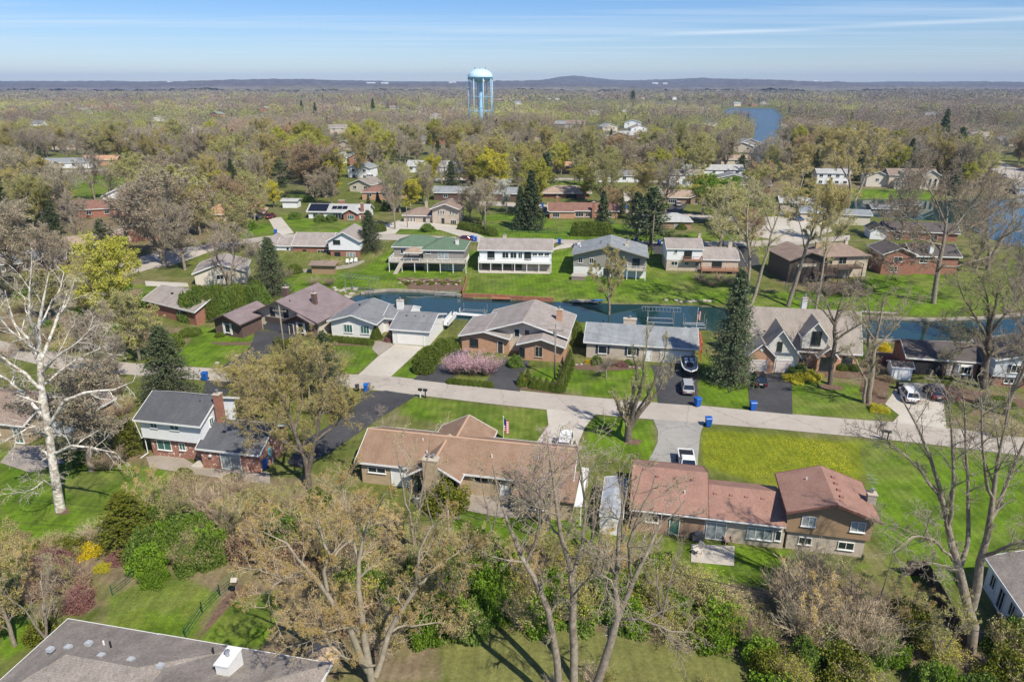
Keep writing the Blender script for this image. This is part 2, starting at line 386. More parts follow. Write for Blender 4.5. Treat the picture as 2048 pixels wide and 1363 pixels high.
# ------------------------------------------------------------------ ground: one fan-shaped sheet to the horizon
def fan(ys, ts, off):
    Y = np.repeat(np.array(ys)[:, None], len(ts), 1); X = (Y + off) * np.array(ts)[None, :]
    return X, Y
def fanfaces(nr, ncol):
    i = np.arange(nr - 1)[:, None] * ncol + np.arange(ncol - 1)[None, :]
    i = i.ravel(); return np.c_[i, i + 1, i + ncol + 1, i + ncol]
ys = [-400, -60, 0]
y = 18.0
while y < 13000: ys.append(y); y += max(0.42, (y + 30) * 0.0058) if y < 900 else (y * 0.014)
ts = np.concatenate([[-14, -5, -2], np.linspace(-1.12, 1.12, 430), [2, 5, 14]])
GX, GY = fan(ys, ts, 40.0); nr, ncol = GX.shape
GX[0] *= 3; GX[1] *= 2
GX = GX.ravel(); GY = GY.ravel()
GX = np.where(np.abs(GX) < 1e-9, 0, GX)
GZ = terr(GX, GY)
PX, PY = PIX(GX, np.maximum(GY, 15.0), GZ)
wob = (fbm(GX / 2.5, GY / 2.5, 3) - .5) * 14
def mask(pts, soft=6.0):
    return 1 - sstep(-soft, soft, sdist(pts, PX, PY) + wob * (PY / 1363.0) * 1.3)
n1 = fbm(GX / 11, GY / 11, 5); n2 = fbm(GX / 2.2 + 40, GY / 2.2, 4); n3 = fbm(GX / 60 + 7, GY / 60, 4)
def mixc(a, b, t): return a * (1 - t[:, None]) + np.array(b)[None, :] * t[:, None]
C = np.tile(np.array((0.125, 0.140, 0.036)), (len(GX), 1))
C = mixc(C, (0.185, 0.165, 0.075), sstep(.50, .72, n1) * .6)
C = mixc(C, (0.075, 0.100, 0.020), sstep(.45, .7, n2) * .6)
farm = sstep(190, 300, GY)
C = mixc(C, (0.150, 0.140, 0.075), farm * sstep(.38, .6, n3) * .8)
C = mixc(C, (0.130, 0.135, 0.070), sstep(420, 900, GY) * .6)
C = mixc(C, (0.085, 0.075, 0.080), sstep(1500, 3500, GY))
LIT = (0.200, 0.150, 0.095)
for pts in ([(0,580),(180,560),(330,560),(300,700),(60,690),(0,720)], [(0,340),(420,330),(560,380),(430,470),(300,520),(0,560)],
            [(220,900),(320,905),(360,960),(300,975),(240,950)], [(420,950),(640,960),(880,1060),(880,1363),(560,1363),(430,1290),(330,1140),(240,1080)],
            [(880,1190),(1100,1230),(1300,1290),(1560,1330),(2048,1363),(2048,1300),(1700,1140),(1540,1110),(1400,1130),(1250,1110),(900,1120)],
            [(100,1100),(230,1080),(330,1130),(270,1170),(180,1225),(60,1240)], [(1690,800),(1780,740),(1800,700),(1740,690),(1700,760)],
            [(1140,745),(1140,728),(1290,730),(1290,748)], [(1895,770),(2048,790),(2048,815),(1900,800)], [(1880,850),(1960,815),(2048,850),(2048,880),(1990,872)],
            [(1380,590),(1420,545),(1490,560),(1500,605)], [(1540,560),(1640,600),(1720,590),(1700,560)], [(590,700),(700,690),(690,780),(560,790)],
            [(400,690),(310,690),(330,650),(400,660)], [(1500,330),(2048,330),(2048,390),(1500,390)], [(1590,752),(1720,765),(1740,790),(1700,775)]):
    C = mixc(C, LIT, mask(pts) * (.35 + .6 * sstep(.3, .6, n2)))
BR = (0.116, 0.192, 0.015)
br = np.zeros(len(GX))
for pts in ([(372,690),(400,648),(500,672),(512,690),(450,735),(400,733),(330,722)], [(640,683),(760,688),(762,702),(715,748),(670,748)], [(780,752),(850,690),(880,700),(830,757)],
            [(830,797),(1095,822),(1095,845),(1070,890),(960,880),(900,850),(790,830)], [(1135,725),(1310,735),(1315,800),(1040,778),(1060,745)],
            [(1395,700),(1500,740),(1500,818),(1400,808)], [(1583,752),(1780,780),(1800,838),(1585,827)], [(1720,880),(2048,905),(2048,1080),(1900,1170),(1780,1150),(1745,1010)],
            [(570,548),(720,540),(780,500),(960,500),(1340,500),(1330,545),(1500,550),(1450,606),(1105,603),(925,594),(700,582),(640,600),(560,600)],
            [(1500,590),(1560,585),(1700,575),(1740,550),(1960,545),(2048,610),(1900,632),(1500,620)], [(0,905),(330,935),(350,985),(210,1055),(0,1085)],
            [(220,1195),(320,1140),(440,1185),(380,1270),(200,1260)], [(1190,832),(1310,842),(1310,920),(1160,910)], [(870,1000),(1000,1000),(1180,1040),(1280,1080),(1000,1090),(880,1050)],
            [(1320,1080),(1560,1100),(1740,1130),(1560,1180),(1360,1150)], [(560,425),(620,440),(780,450),(740,478),(590,470)], [(440,455),(540,448),(550,470),(450,475)],
            [(800,455),(930,455),(1000,475),(780,466)], [(950,450),(1100,440),(1240,445),(1330,465),(1320,484),(960,478)], [(0,350),(60,345),(260,352),(270,395),(60,395)],
            [(1080,365),(1180,360),(1200,375),(1080,390)], [(1670,378),(1870,378),(1860,398),(1665,396)], [(250,570),(360,572),(370,585),(290,582)], [(960,430),(1010,430),(1090,425),(1090,440),(960,445)],
            [(0,1225),(90,1240),(60,1290),(0,1330)], [(400,1290),(450,1200),(560,1180),(560,1240),(520,1300)], [(1380,465),(1500,470),(1500,482),(1330,482)], [(1100,640),(1165,648),(1160,700),(1130,690)],[(1700,660),(1780,675),(1770,720),(1710,720)]):
    br = np.maximum(br, mask(pts, 4.0))
C = mixc(C, BR, br * (.75 + .25 * (1 - sstep(.5, .7, n2))))
C = mixc(C, (0.165, 0.180, 0.045), br * sstep(.48, .64, n1) * .6)
C = mixc(C, (0.055, 0.105, 0.008), br * sstep(.45, .62, n2) * .6)
yel = mask([(1180,900),(1310,870),(1300,925),(1180,960)]) * .4
C = mixc(C, (0.20, 0.175, 0.085), sstep(.60, .72, fbm(GX / 5 + 3, GY / 5, 4)) * .7 * (GY < 220) * (1 - .7 * br))
C = mixc(C, (0.17, 0.17, 0.055), mask([(880,1260),(1150,1250),(1500,1330),(1500,1400),(900,1420)]) * .8)
C = mixc(C, (0.165, 0.200, 0.010), mask([(1405,855),(1725,882),(1725,965),(1560,978),(1405,935)]) * .8)
for poly, wl in WATERS:           # pale sandy bed and shore
    xs = [p[0] for p in poly]; ysq = [p[1] for p in poly]
    m_ = (GX > min(xs) - 3) & (GX < max(xs) + 3) & (GY > min(ysq) - 3) & (GY < max(ysq) + 3)
    if m_.any():
        sd = sdist(poly, GX[m_], GY[m_]); t_ = (1 - sstep(-.2, .7, sd)) * .9
        C[m_] = mixc(C[m_], (0.15, 0.13, 0.09), t_)
dand = np.clip(mask([(1405,858),(1690,880),(1720,965),(1560,978),(1405,935)], 10) * (.75 + .45 * sstep(.4, .62, n1)) + .45 * mask([(220,1195),(320,1140),(440,1185),(380,1270),(200,1260)], 10) + .4 * yel * 2, 0, 1)
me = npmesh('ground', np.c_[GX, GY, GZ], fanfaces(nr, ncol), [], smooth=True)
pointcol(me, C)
at = me.attributes.new('Dand', 'FLOAT', 'POINT'); at.data.foreach_set('value', dand.astype(np.float32))
m, n, b = newmat('ground_cover'); L = n.links
ac = nd(n, 'ShaderNodeVertexColor', layer_name='Col'); t = nd(n, 'ShaderNodeTexCoord')
na = nd(n, 'ShaderNodeTexNoise'); na.inputs['Scale'].default_value = 3.2; na.inputs['Detail'].default_value = 7; na.inputs['Roughness'].default_value = .75
nb = nd(n, 'ShaderNodeTexNoise'); nb.inputs['Scale'].default_value = .55; nb.inputs['Detail'].default_value = 5
L.new(t.outputs['Object'], na.inputs['Vector']); L.new(t.outputs['Object'], nb.inputs['Vector'])
ma = nd(n, 'ShaderNodeMapRange'); ma.inputs[1].default_value = .3; ma.inputs[2].default_value = .7; ma.inputs[3].default_value = .66; ma.inputs[4].default_value = 1.38
mb_ = nd(n, 'ShaderNodeMapRange'); mb_.inputs[1].default_value = .3; mb_.inputs[2].default_value = .7; mb_.inputs[3].default_value = .8; mb_.inputs[4].default_value = 1.2
wv = nd(n, 'ShaderNodeTexWave'); wv.inputs['Scale'].default_value = .32; wv.inputs['Distortion'].default_value = 6; wv.inputs['Detail'].default_value = 3; wv.inputs['Detail Scale'].default_value = .3
L.new(t.outputs['Object'], wv.inputs['Vector']); mw = nd(n, 'ShaderNodeMapRange'); mw.inputs[3].default_value = .92; mw.inputs[4].default_value = 1.06; L.new(wv.outputs['Fac'], mw.inputs[0])
L.new(na.outputs['Fac'], ma.inputs[0]); L.new(nb.outputs['Fac'], mb_.inputs[0])
pr = nd(n, 'ShaderNodeMath', operation='MULTIPLY'); L.new(ma.outputs[0], pr.inputs[0]); L.new(mb_.outputs[0], pr.inputs[1])
p3_ = nd(n, 'ShaderNodeMath', operation='MULTIPLY'); L.new(pr.outputs[0], p3_.inputs[0]); L.new(mw.outputs[0], p3_.inputs[1])
hs = nd(n, 'ShaderNodeHueSaturation'); L.new(p3_.outputs[0], hs.inputs['Value']); L.new(ac.outputs['Color'], hs.inputs['Color'])
vo = nd(n, 'ShaderNodeTexVoronoi'); vo.inputs['Scale'].default_value = 5.5; L.new(t.outputs['Object'], vo.inputs['Vector'])
da = nd(n, 'ShaderNodeAttribute', attribute_name='Dand')
th = nd(n, 'ShaderNodeMath', operation='MULTIPLY'); th.inputs[1].default_value = .27; L.new(da.outputs['Fac'], th.inputs[0])
lt = nd(n, 'ShaderNodeMath', operation='LESS_THAN'); L.new(vo.outputs['Distance'], lt.inputs[0]); L.new(th.outputs[0], lt.inputs[1])
mx = nd(n, 'ShaderNodeMixRGB'); mx.inputs[2].default_value = (0.62, 0.50, 0.015, 1); L.new(lt.outputs[0], mx.inputs[0]); L.new(hs.outputs[0], mx.inputs[1])
L.new(mx.outputs[0], b.inputs['Base Color']); b.inputs['Roughness'].default_value = .95; b.inputs['Specular IOR Level'].default_value = .1
bp = nd(n, 'ShaderNodeBump'); bp.inputs['Strength'].default_value = .5; bp.inputs['Distance'].default_value = .12
L.new(na.outputs['Fac'], bp.inputs['Height']); L.new(bp.outputs[0], b.inputs['Normal'])
me.materials.append(m)
tag(link('ground', me), None, None, kind='structure')

# ------------------------------------------------------------------ water
m, n, b = newmat('lake_water'); L = n.links
t = nd(n, 'ShaderNodeTexCoord'); no = nd(n, 'ShaderNodeTexNoise'); no.inputs['Scale'].default_value = 1.4; no.inputs['Detail'].default_value = 4
mp = nd(n, 'ShaderNodeMapping'); mp.inputs['Scale'].default_value = (1, .6, 1); L.new(t.outputs['Object'], mp.inputs[0]); L.new(mp.outputs[0], no.inputs['Vector'])
bp = nd(n, 'ShaderNodeBump'); bp.inputs['Strength'].default_value = .05; bp.inputs['Distance'].default_value = .05
L.new(no.outputs['Fac'], bp.inputs['Height']); L.new(bp.outputs[0], b.inputs['Normal'])
b.inputs['Base Color'].default_value = (0.013, 0.045, 0.048, 1); b.inputs['Roughness'].default_value = .03; b.inputs['IOR'].default_value = 1.36
m2_ = m.copy(); m2_.name = 'far_lake_water'; MATS['far_lake_water'] = m2_
for q_ in m2_.node_tree.nodes:
    if q_.type == 'BUMP': q_.inputs['Strength'].default_value = 1.0; q_.inputs['Distance'].default_value = .35
    if q_.type == 'TEX_NOISE': q_.inputs['Scale'].default_value = .5
    if q_.type == 'BSDF_PRINCIPLED': q_.inputs['Roughness'].default_value = .25; q_.inputs['Base Color'].default_value = (0.035, 0.06, 0.075, 1)
for nm, poly, zl in (('canal', CANAL, WL), ('lake', LAKE, WL), ('far_lake', FARLAKE, WL), ('far_bay', FARLAKE2, WL)):
    xs = [p[0] for p in poly]; yq = [p[1] for p in poly]; e = 1.5
    # the sheet runs a little under the banks: triangulated outline pushed outwards
    cxm = sum(xs) / len(xs); q = MB(); n_ = len(poly); pp = []
    area = sum(poly[i][0]*poly[(i+1)%n_][1]-poly[(i+1)%n_][0]*poly[i][1] for i in range(n_))
    for i in range(n_):
        a = Vector(poly[i-1]); c = Vector(poly[i]); d = Vector(poly[(i+1) % n_])
        nn = (Vector(((d-a).y, -(d-a).x))).normalized() * (e if area > 0 else -e) * (.35 if nm == 'canal' else 1.5)
        pp.append((c.x + nn.x, c.y + nn.y, zl))
    q.add(pp, [tuple(range(n_)) if area > 0 else tuple(range(n_ - 1, -1, -1))])
    o = q.build(nm, MATS['far_lake_water' if 'far' in nm else 'lake_water']); tag(o, None, None, kind='structure')

# ------------------------------------------------------------------ paved surfaces
import bmesh
def pave(name, color, c2, cracks=True, scale=.8):
    m, n, b = newmat(name); L = n.links
    t = nd(n, 'ShaderNodeTexCoord')
    a1 = nd(n, 'ShaderNodeTexNoise'); a1.inputs['Scale'].default_value = scale; a1.inputs['Detail'].default_value = 8; a1.inputs['Roughness'].default_value = .7
    a2 = nd(n, 'ShaderNodeTexNoise'); a2.inputs['Scale'].default_value = .16; a2.inputs['Detail'].default_value = 4; L.new(t.outputs['Object'], a2.inputs['Vector'])
    L.new(t.outputs['Object'], a1.inputs['Vector'])
    ad = nd(n, 'ShaderNodeMath', operation='ADD'); L.new(a1.outputs['Fac'], ad.inputs[0]); L.new(a2.outputs['Fac'], ad.inputs[1])
    mr = nd(n, 'ShaderNodeMapRange'); mr.inputs[1].default_value = .75; mr.inputs[2].default_value = 1.3; L.new(ad.outputs[0], mr.inputs[0])
    mx = nd(n, 'ShaderNodeMixRGB'); mx.inputs[1].default_value = (*color, 1); mx.inputs[2].default_value = (*c2, 1); L.new(mr.outputs[0], mx.inputs[0])
    co = mx.outputs[0]
    if cracks:
        vo = nd(n, 'ShaderNodeTexVoronoi', feature='DISTANCE_TO_EDGE'); vo.inputs['Scale'].default_value = .11
        an = nd(n, 'ShaderNodeVectorMath', operation='ADD'); L.new(t.outputs['Object'], an.inputs[0]); sc_ = nd(n, 'ShaderNodeVectorMath', operation='SCALE'); sc_.inputs[3].default_value = 2.2
        L.new(a1.outputs['Color'], sc_.inputs[0]); L.new(sc_.outputs[0], an.inputs[1]); L.new(an.outputs[0], vo.inputs['Vector'])
        lt = nd(n, 'ShaderNodeMath', operation='LESS_THAN'); lt.inputs[1].default_value = .0038; L.new(vo.outputs['Distance'], lt.inputs[0])
        m2 = nd(n, 'ShaderNodeMixRGB'); m2.inputs[2].default_value = (*[c * .6 for c in color], 1)
        L.new(lt.outputs[0], m2.inputs[0]); L.new(co, m2.inputs[1]); co = m2.outputs[0]
    st_ = nd(n, 'ShaderNodeTexNoise'); st_.inputs['Scale'].default_value = .42; st_.inputs['Detail'].default_value = 9; st_.inputs['Roughness'].default_value = .62; L.new(t.outputs['Object'], st_.inputs['Vector'])
    s2_ = nd(n, 'ShaderNodeMapRange'); s2_.inputs[1].default_value = .60; s2_.inputs[2].default_value = .70; s2_.inputs[3].default_value = 0; s2_.inputs[4].default_value = .4; L.new(st_.outputs['Fac'], s2_.inputs[0])
    m4 = nd(n, 'ShaderNodeMixRGB'); m4.inputs[2].default_value = (*[c * .5 + .02 for c in color], 1); L.new(s2_.outputs[0], m4.inputs[0]); L.new(co, m4.inputs[1]); co = m4.outputs[0]
    L.new(co, b.inputs['Base Color']); b.inputs['Roughness'].default_value = .9
    return m
ROADM = pave('road_asphalt_pale', (0.37, 0.325, 0.275), (0.46, 0.41, 0.35))
CONC = pave('driveway_concrete', (0.43, 0.385, 0.32), (0.54, 0.50, 0.43), cracks=False, scale=1.5)
BLACK = pave('driveway_black_asphalt', (0.038, 0.038, 0.041), (0.075, 0.073, 0.075), cracks=False, scale=1.2)
GREYA = pave('driveway_grey_asphalt', (0.27, 0.26, 0.235), (0.36, 0.345, 0.31))
PATH = pave('patio_paving', (0.27, 0.23, 0.19), (0.38, 0.33, 0.28), cracks=False, scale=2.0)
MULCH = M('mulch_bed_soil', (0.10, 0.062, 0.045), (0.20, 0.13, 0.085), scale=3, rough=.95)
REDP = M('red_paint_concrete', (0.30, 0.085, 0.06), (0.36, 0.13, 0.10), scale=2)
paved = []
def sheet(name, pts, mat, z=.05, kind='structure', step=4.0, world=False, flat=None):
    bm = bmesh.new()
    P_ = pts if world else [G(a, b_)[:2] for a, b_ in pts]
    vs = [bm.verts.new((x, y, 0)) for x, y in P_]
    bm.faces.new(vs); bmesh.ops.triangulate(bm, faces=bm.faces[:])
    for k in range(7):
        es = [e for e in bm.edges if e.calc_length() > step]
        if not es: break
        bmesh.ops.subdivide_edges(bm, edges=es, cuts=1); bmesh.ops.triangulate(bm, faces=[f for f in bm.faces if len(f.verts) > 3])
    X = np.array([v.co.x for v in bm.verts]); Y = np.array([v.co.y for v in bm.verts]); Z = terr(X, Y) + z
    for v, zz_ in zip(bm.verts, Z): v.co.z = zz_ if flat is None else flat
    bm.normal_update()
    for f in bm.faces:
        if f.normal.z < 0: f.normal_flip()
    me = bpy.data.meshes.new(name); bm.to_mesh(me); bm.free(); me.materials.append(mat)
    o = bpy.data.objects.new(name, me); COL.objects.link(o)
    if kind: o['kind'] = kind
    paved.append(P_)
    return o
def strip(name, N, S, mat, z=.05):
    """road between two traced edges"""
    A = [G(*p)[:2] for p in N]; B = [G(*p)[:2] for p in S]
    def resample(pl, k):
        d = [0]
        for p, q in zip(pl[:-1], pl[1:]): d.append(d[-1] + math.dist(p, q))
        return np.c_[np.interp(np.linspace(0, d[-1], k), d, [p[0] for p in pl]), np.interp(np.linspace(0, d[-1], k), d, [p[1] for p in pl])]
    k = int(sum(math.dist(p, q) for p, q in zip(A[:-1], A[1:])) / 2.5) + 2
    a = resample(A, k); c = resample(B, k); V = []
    for j in range(5): V.append(a * (1 - j / 4) + c * (j / 4))
    V = np.stack(V, 1).reshape(-1, 2); F = fanfaces(k, 5)
    Z = terr(V[:, 0], V[:, 1]) + z
    me = npmesh(name, np.c_[V, Z], F[:, ::1], [mat])
    o = link(name, me); o['kind'] = 'structure'
    paved.append(A + B[::-1]); return o
strip('road', [(-300,640),(-60,668),(112,706),(205,722),(400,735),(520,742),(690,748),(780,752),(860,762),(960,773),(1100,787),(1260,801),(1400,811),(1550,825),(1700,838),(1785,844),(1900,856),(2048,875),(2300,905)],
      [(-300,665),(-60,695),(112,738),(205,745),(400,760),(520,767),(690,776),(780,783),(860,793),(960,805),(1100,820),(1260,835),(1400,846),(1550,858),(1700,872),(1785,880),(1900,893),(2048,912),(2300,950)], ROADM)
strip('street', [(755,467),(850,471),(930,475),(1110,479),(1240,482),(1400,483),(1500,482),(1600,478),(1700,470)], [(745,479),(850,482),(940,484),(1110,487),(1240,490),(1400,492),(1500,493),(1600,490),(1700,480)], ROADM)
strip('street', [(230,530),(300,508),(380,494),(460,482),(545,471),(640,465),(760,466)], [(235,558),(300,538),(400,511),(480,489),(550,481),(640,477),(750,479)], ROADM)
strip('street', [(960,402),(1020,405),(1120,411),(1250,419),(1380,428),(1500,436)], [(950,409),(1010,413),(1115,419),(1245,427),(1375,437),(1500,446)], ROADM)
strip('street', [(1075,355),(1160,357),(1300,362),(1480,364)], [(1070,359),(1160,361),(1300,366),(1480,368)], ROADM)
strip('street', [(0,347),(60,345),(120,342),(200,338),(260,336)], [(0,351),(60,350),(120,347),(200,342),(260,339)], ROADM)
strip('highway', [(1920,290),(1945,315),(1975,335),(2048,370),(2130,400)], [(1945,290),(1985,315),(2030,335),(2110,360),(2200,385)], ROADM)
strip('street', [(845,360),(900,355),(960,357)], [(845,364),(900,360),(960,362)], ROADM)
for pts, mt in (([(400,800),(412,760),(472,765),(440,805)], BLACK), ([(440,737),(500,695),(512,662),(560,660),(600,672),(560,705),(522,743)], BLACK),
                ([(716,750),(757,712),(790,688),(847,693),(782,753)], CONC), ([(826,759),(862,731),(885,728),(905,700),(940,702),(920,740),(897,767)], BLACK),
                ([(965,775),(985,745),(1010,718),(1060,722),(1040,760),(1040,783)], BLACK), ([(1316,806),(1308,745),(1300,730),(1393,735),(1397,812)], BLACK),
                ([(1500,821),(1494,742),(1583,748),(1585,829)], BLACK), ([(1785,845),(1798,830),(1770,808),(1800,765),(1888,768),(1888,812),(1893,857)], CONC),
                ([(722,787),(772,781),(832,791),(818,800),(772,828),(725,860),(660,905),(600,935),(575,925),(610,880),(680,838),(722,803)], BLACK),
                ([(1093,818),(1190,829),(1170,855),(1155,890),(1135,925),(1060,915),(1072,885),(1097,850)], CONC), ([(1306,838),(1408,846),(1400,870),(1395,930),(1296,925),(1315,885),(1316,862)], GREYA),
                ([(537,438),(562,434),(588,466),(556,472)], CONC), ([(770,450),(800,440),(925,452),(975,478),(930,476),(880,460),(800,458),(790,468),(755,468)], CONC),
                ([(1495,436),(1570,432),(1650,445),(1665,462),(1600,485),(1560,482),(1500,470)], CONC), ([(290,562),(375,566),(378,574),(292,572)], CONC),
                ([(0,925),(30,890),(90,892),(130,925),(60,945)], PATH), ([(1130,487),(1165,487),(1140,495),(1100,502)], CONC), ([(1290,486),(1335,489),(1340,505),(1310,510)], BLACK),
                ([(1470,494),(1510,494),(1520,530),(1480,535)], BLACK), ([(1240,383),(1290,385),(1280,412),(1240,410)], CONC), ([(1345,408),(1375,408),(1360,428),(1330,427)], BLACK)):
    sheet('driveway', pts, mt, z=.056)
for pts, mt in (([(1383,1088),(1469,1092),(1468,1132),(1382,1124)], CONC), ([(900,1000),(960,985),(1130,995),(1100,1035),(1000,1035),(930,1020)], PATH), ([(292,914),(350,906),(400,935),(540,945),(540,968),(430,955),(300,935)], PATH),
                ([(752,682),(772,683),(788,689),(757,711),(744,698)], PATH), ([(1495,452),(1510,452),(1510,456),(1495,456)], PATH), ([(958,537),(1100,541),(1100,548),(958,546)], CONC)):
    sheet('patio', pts, mt, z=.064)

for pts in ([(1145,726),(1280,729),(1285,737),(1240,740),(1190,741),(1150,738)], [(415,684),(510,684),(512,690),(440,690)], [(655,683),(745,688),(745,692),(655,690)], [(893,762),(985,772),(985,776),(893,767)], [(1038,772),(1128,784),(1126,790),(1040,778)],
            [(1130,700),(1142,700),(1122,782),(1112,780)], [(1630,742),(1715,742),(1735,752),(1700,758),(1640,752)], [(1638,768),(1680,770),(1690,780),(1640,778)], [(1740,700),(1790,705),(1772,808),(1735,815),(1720,780)], [(1745,812),(1775,815),(1778,826),(1750,828)],
            [(1890,770),(2048,800),(2048,816),(1900,800)], [(1260,876),(1285,880),(1275,890),(1250,888)], [(108,1016),(136,1014),(140,1026),(112,1030)], [(795,555),(925,560),(925,582),(820,580)], [(405,1262),(440,1205),(475,1170),(520,1180),(470,1200),(425,1250),(395,1275)]):
    sheet('flower_bed', pts, MULCH, z=.03)

# ------------------------------------------------------------------ trees
def nrm(a): return a / (np.linalg.norm(a, axis=-1, keepdims=True) + 1e-9)
def perp_rand(T, rng):
    v = rng.normal(size=T.shape); v -= (v * T).sum(-1, keepdims=True) * T
    return nrm(v)
def spawn(pts, rad, m, lo, hi, L, ang, up, rng, K=4, wob=.12, r_fac=.55, taper=.25, rmin=0, Lvar=.3, tipshort=.5, droop=0):
    """children from parent polylines: pts (N,K0,3), rad (N,K0)"""
    N, K0, _ = pts.shape
    t = np.linspace(lo, hi, m)[None, :] + rng.uniform(-.5, .5, (N, m)) * (hi - lo) / m
    t = np.clip(t, 0, .999) * (K0 - 1); i = t.astype(int); f = (t - i)[..., None]
    idx = np.arange(N)[:, None]
    p = pts[idx, i] * (1 - f) + pts[idx, i + 1] * f
    r = rad[idx, i] * (1 - f[..., 0]) + rad[idx, i + 1] * f[..., 0]
    T = nrm(pts[idx, i + 1] - pts[idx, i]); tt = t / (K0 - 1)
    a = np.radians(ang + rng.uniform(-12, 12, (N, m)))[..., None]
    d = nrm(T * np.cos(a) + perp_rand(T, rng) * np.sin(a) + np.array([0, 0, up]))
    Ls = (L if np.ndim(L) else np.full((N, 1), L)) * (1 - tipshort * tt) * (1 + rng.uniform(-Lvar, Lvar, (N, m)))
    p = p.reshape(-1, 3); d = d.reshape(-1, 3); Ls = Ls.ravel(); r = r.ravel()
    n = len(p); out = np.empty((n, K, 3)); out[:, 0] = p; cur = p; dd = d
    for k in range(1, K):
        dd = nrm(dd + rng.normal(0, wob, (n, 3)) + np.array([0, 0, up * .25 - droop * k]))
        cur = cur + dd * (Ls / (K - 1))[:, None]; out[:, k] = cur
    r0 = np.maximum(r * r_fac, rmin)
    rr = r0[:, None] * np.linspace(1, taper, K)[None, :]; rr = np.maximum(rr, rmin * .7)
    return out, rr, Ls
def tubes(pts, rad, s):
    N, K, _ = pts.shape
    D = nrm(pts[:, -1] - pts[:, 0]); A = np.cross(D, np.where(np.abs(D[:, 2:3]) < .9, [[0, 0, 1.]], [[1., 0, 0]])); A = nrm(A); B = np.cross(D, A)
    th = 2 * np.pi * np.arange(s) / s
    ring = A[:, None, None, :] * np.cos(th)[None, None, :, None] + B[:, None, None, :] * np.sin(th)[None, None, :, None]
    V = pts[:, :, None, :] + ring * rad[:, :, None, None]; V = V.reshape(-1, 3)
    base = np.arange(N)[:, None, None] * K * s + np.arange(K - 1)[None, :, None] * s; j = np.arange(s)[None, None, :]
    a = base + j; b_ = base + (j + 1) % s
    F = np.stack([a, b_, b_ + s, a + s], -1).reshape(-1, 4)
    return V, F
def blades(pts, wd):
    """each 3-point polyline becomes one thin folded twig strip"""
    N, K, _ = pts.shape
    D = nrm(pts[:, -1] - pts[:, 0]); rng = np.random.default_rng(3); A = perp_rand(D, rng)
    ww = np.linspace(1, .35, K)[None, :, None] * wd
    V = np.stack([pts - A[:, None] * ww, pts + A[:, None] * ww], 2).reshape(-1, 3)
    base = np.arange(N)[:, None] * K * 2 + np.arange(K - 1)[None, :] * 2
    F = np.stack([base, base + 1, base + 3, base + 2], -1).reshape(-1, 4)
    return V, F
def quads(c, size, rng, flat=0.0, asp=.6):
    n = len(c); a = nrm(rng.normal(size=(n, 3))); b_ = nrm(np.cross(a, rng.normal(size=(n, 3))))
    s = size * rng.uniform(.55, 1.35, (n, 1)); a = a * s; b_ = b_ * s * asp
    V = np.stack([c - a, c - b_, c + a, c + b_], 1).reshape(-1, 3); F = np.arange(4 * n).reshape(-1, 4)
    return V, F
def merge(parts):
    Vs, Fs, Ms = [], [], []; o = 0
    for V, F, mi in parts: Vs.append(V); Fs.append(F + o); Ms.append(np.full(len(F), mi)); o += len(V)
    return np.concatenate(Vs), np.concatenate(Fs), np.concatenate(Ms)

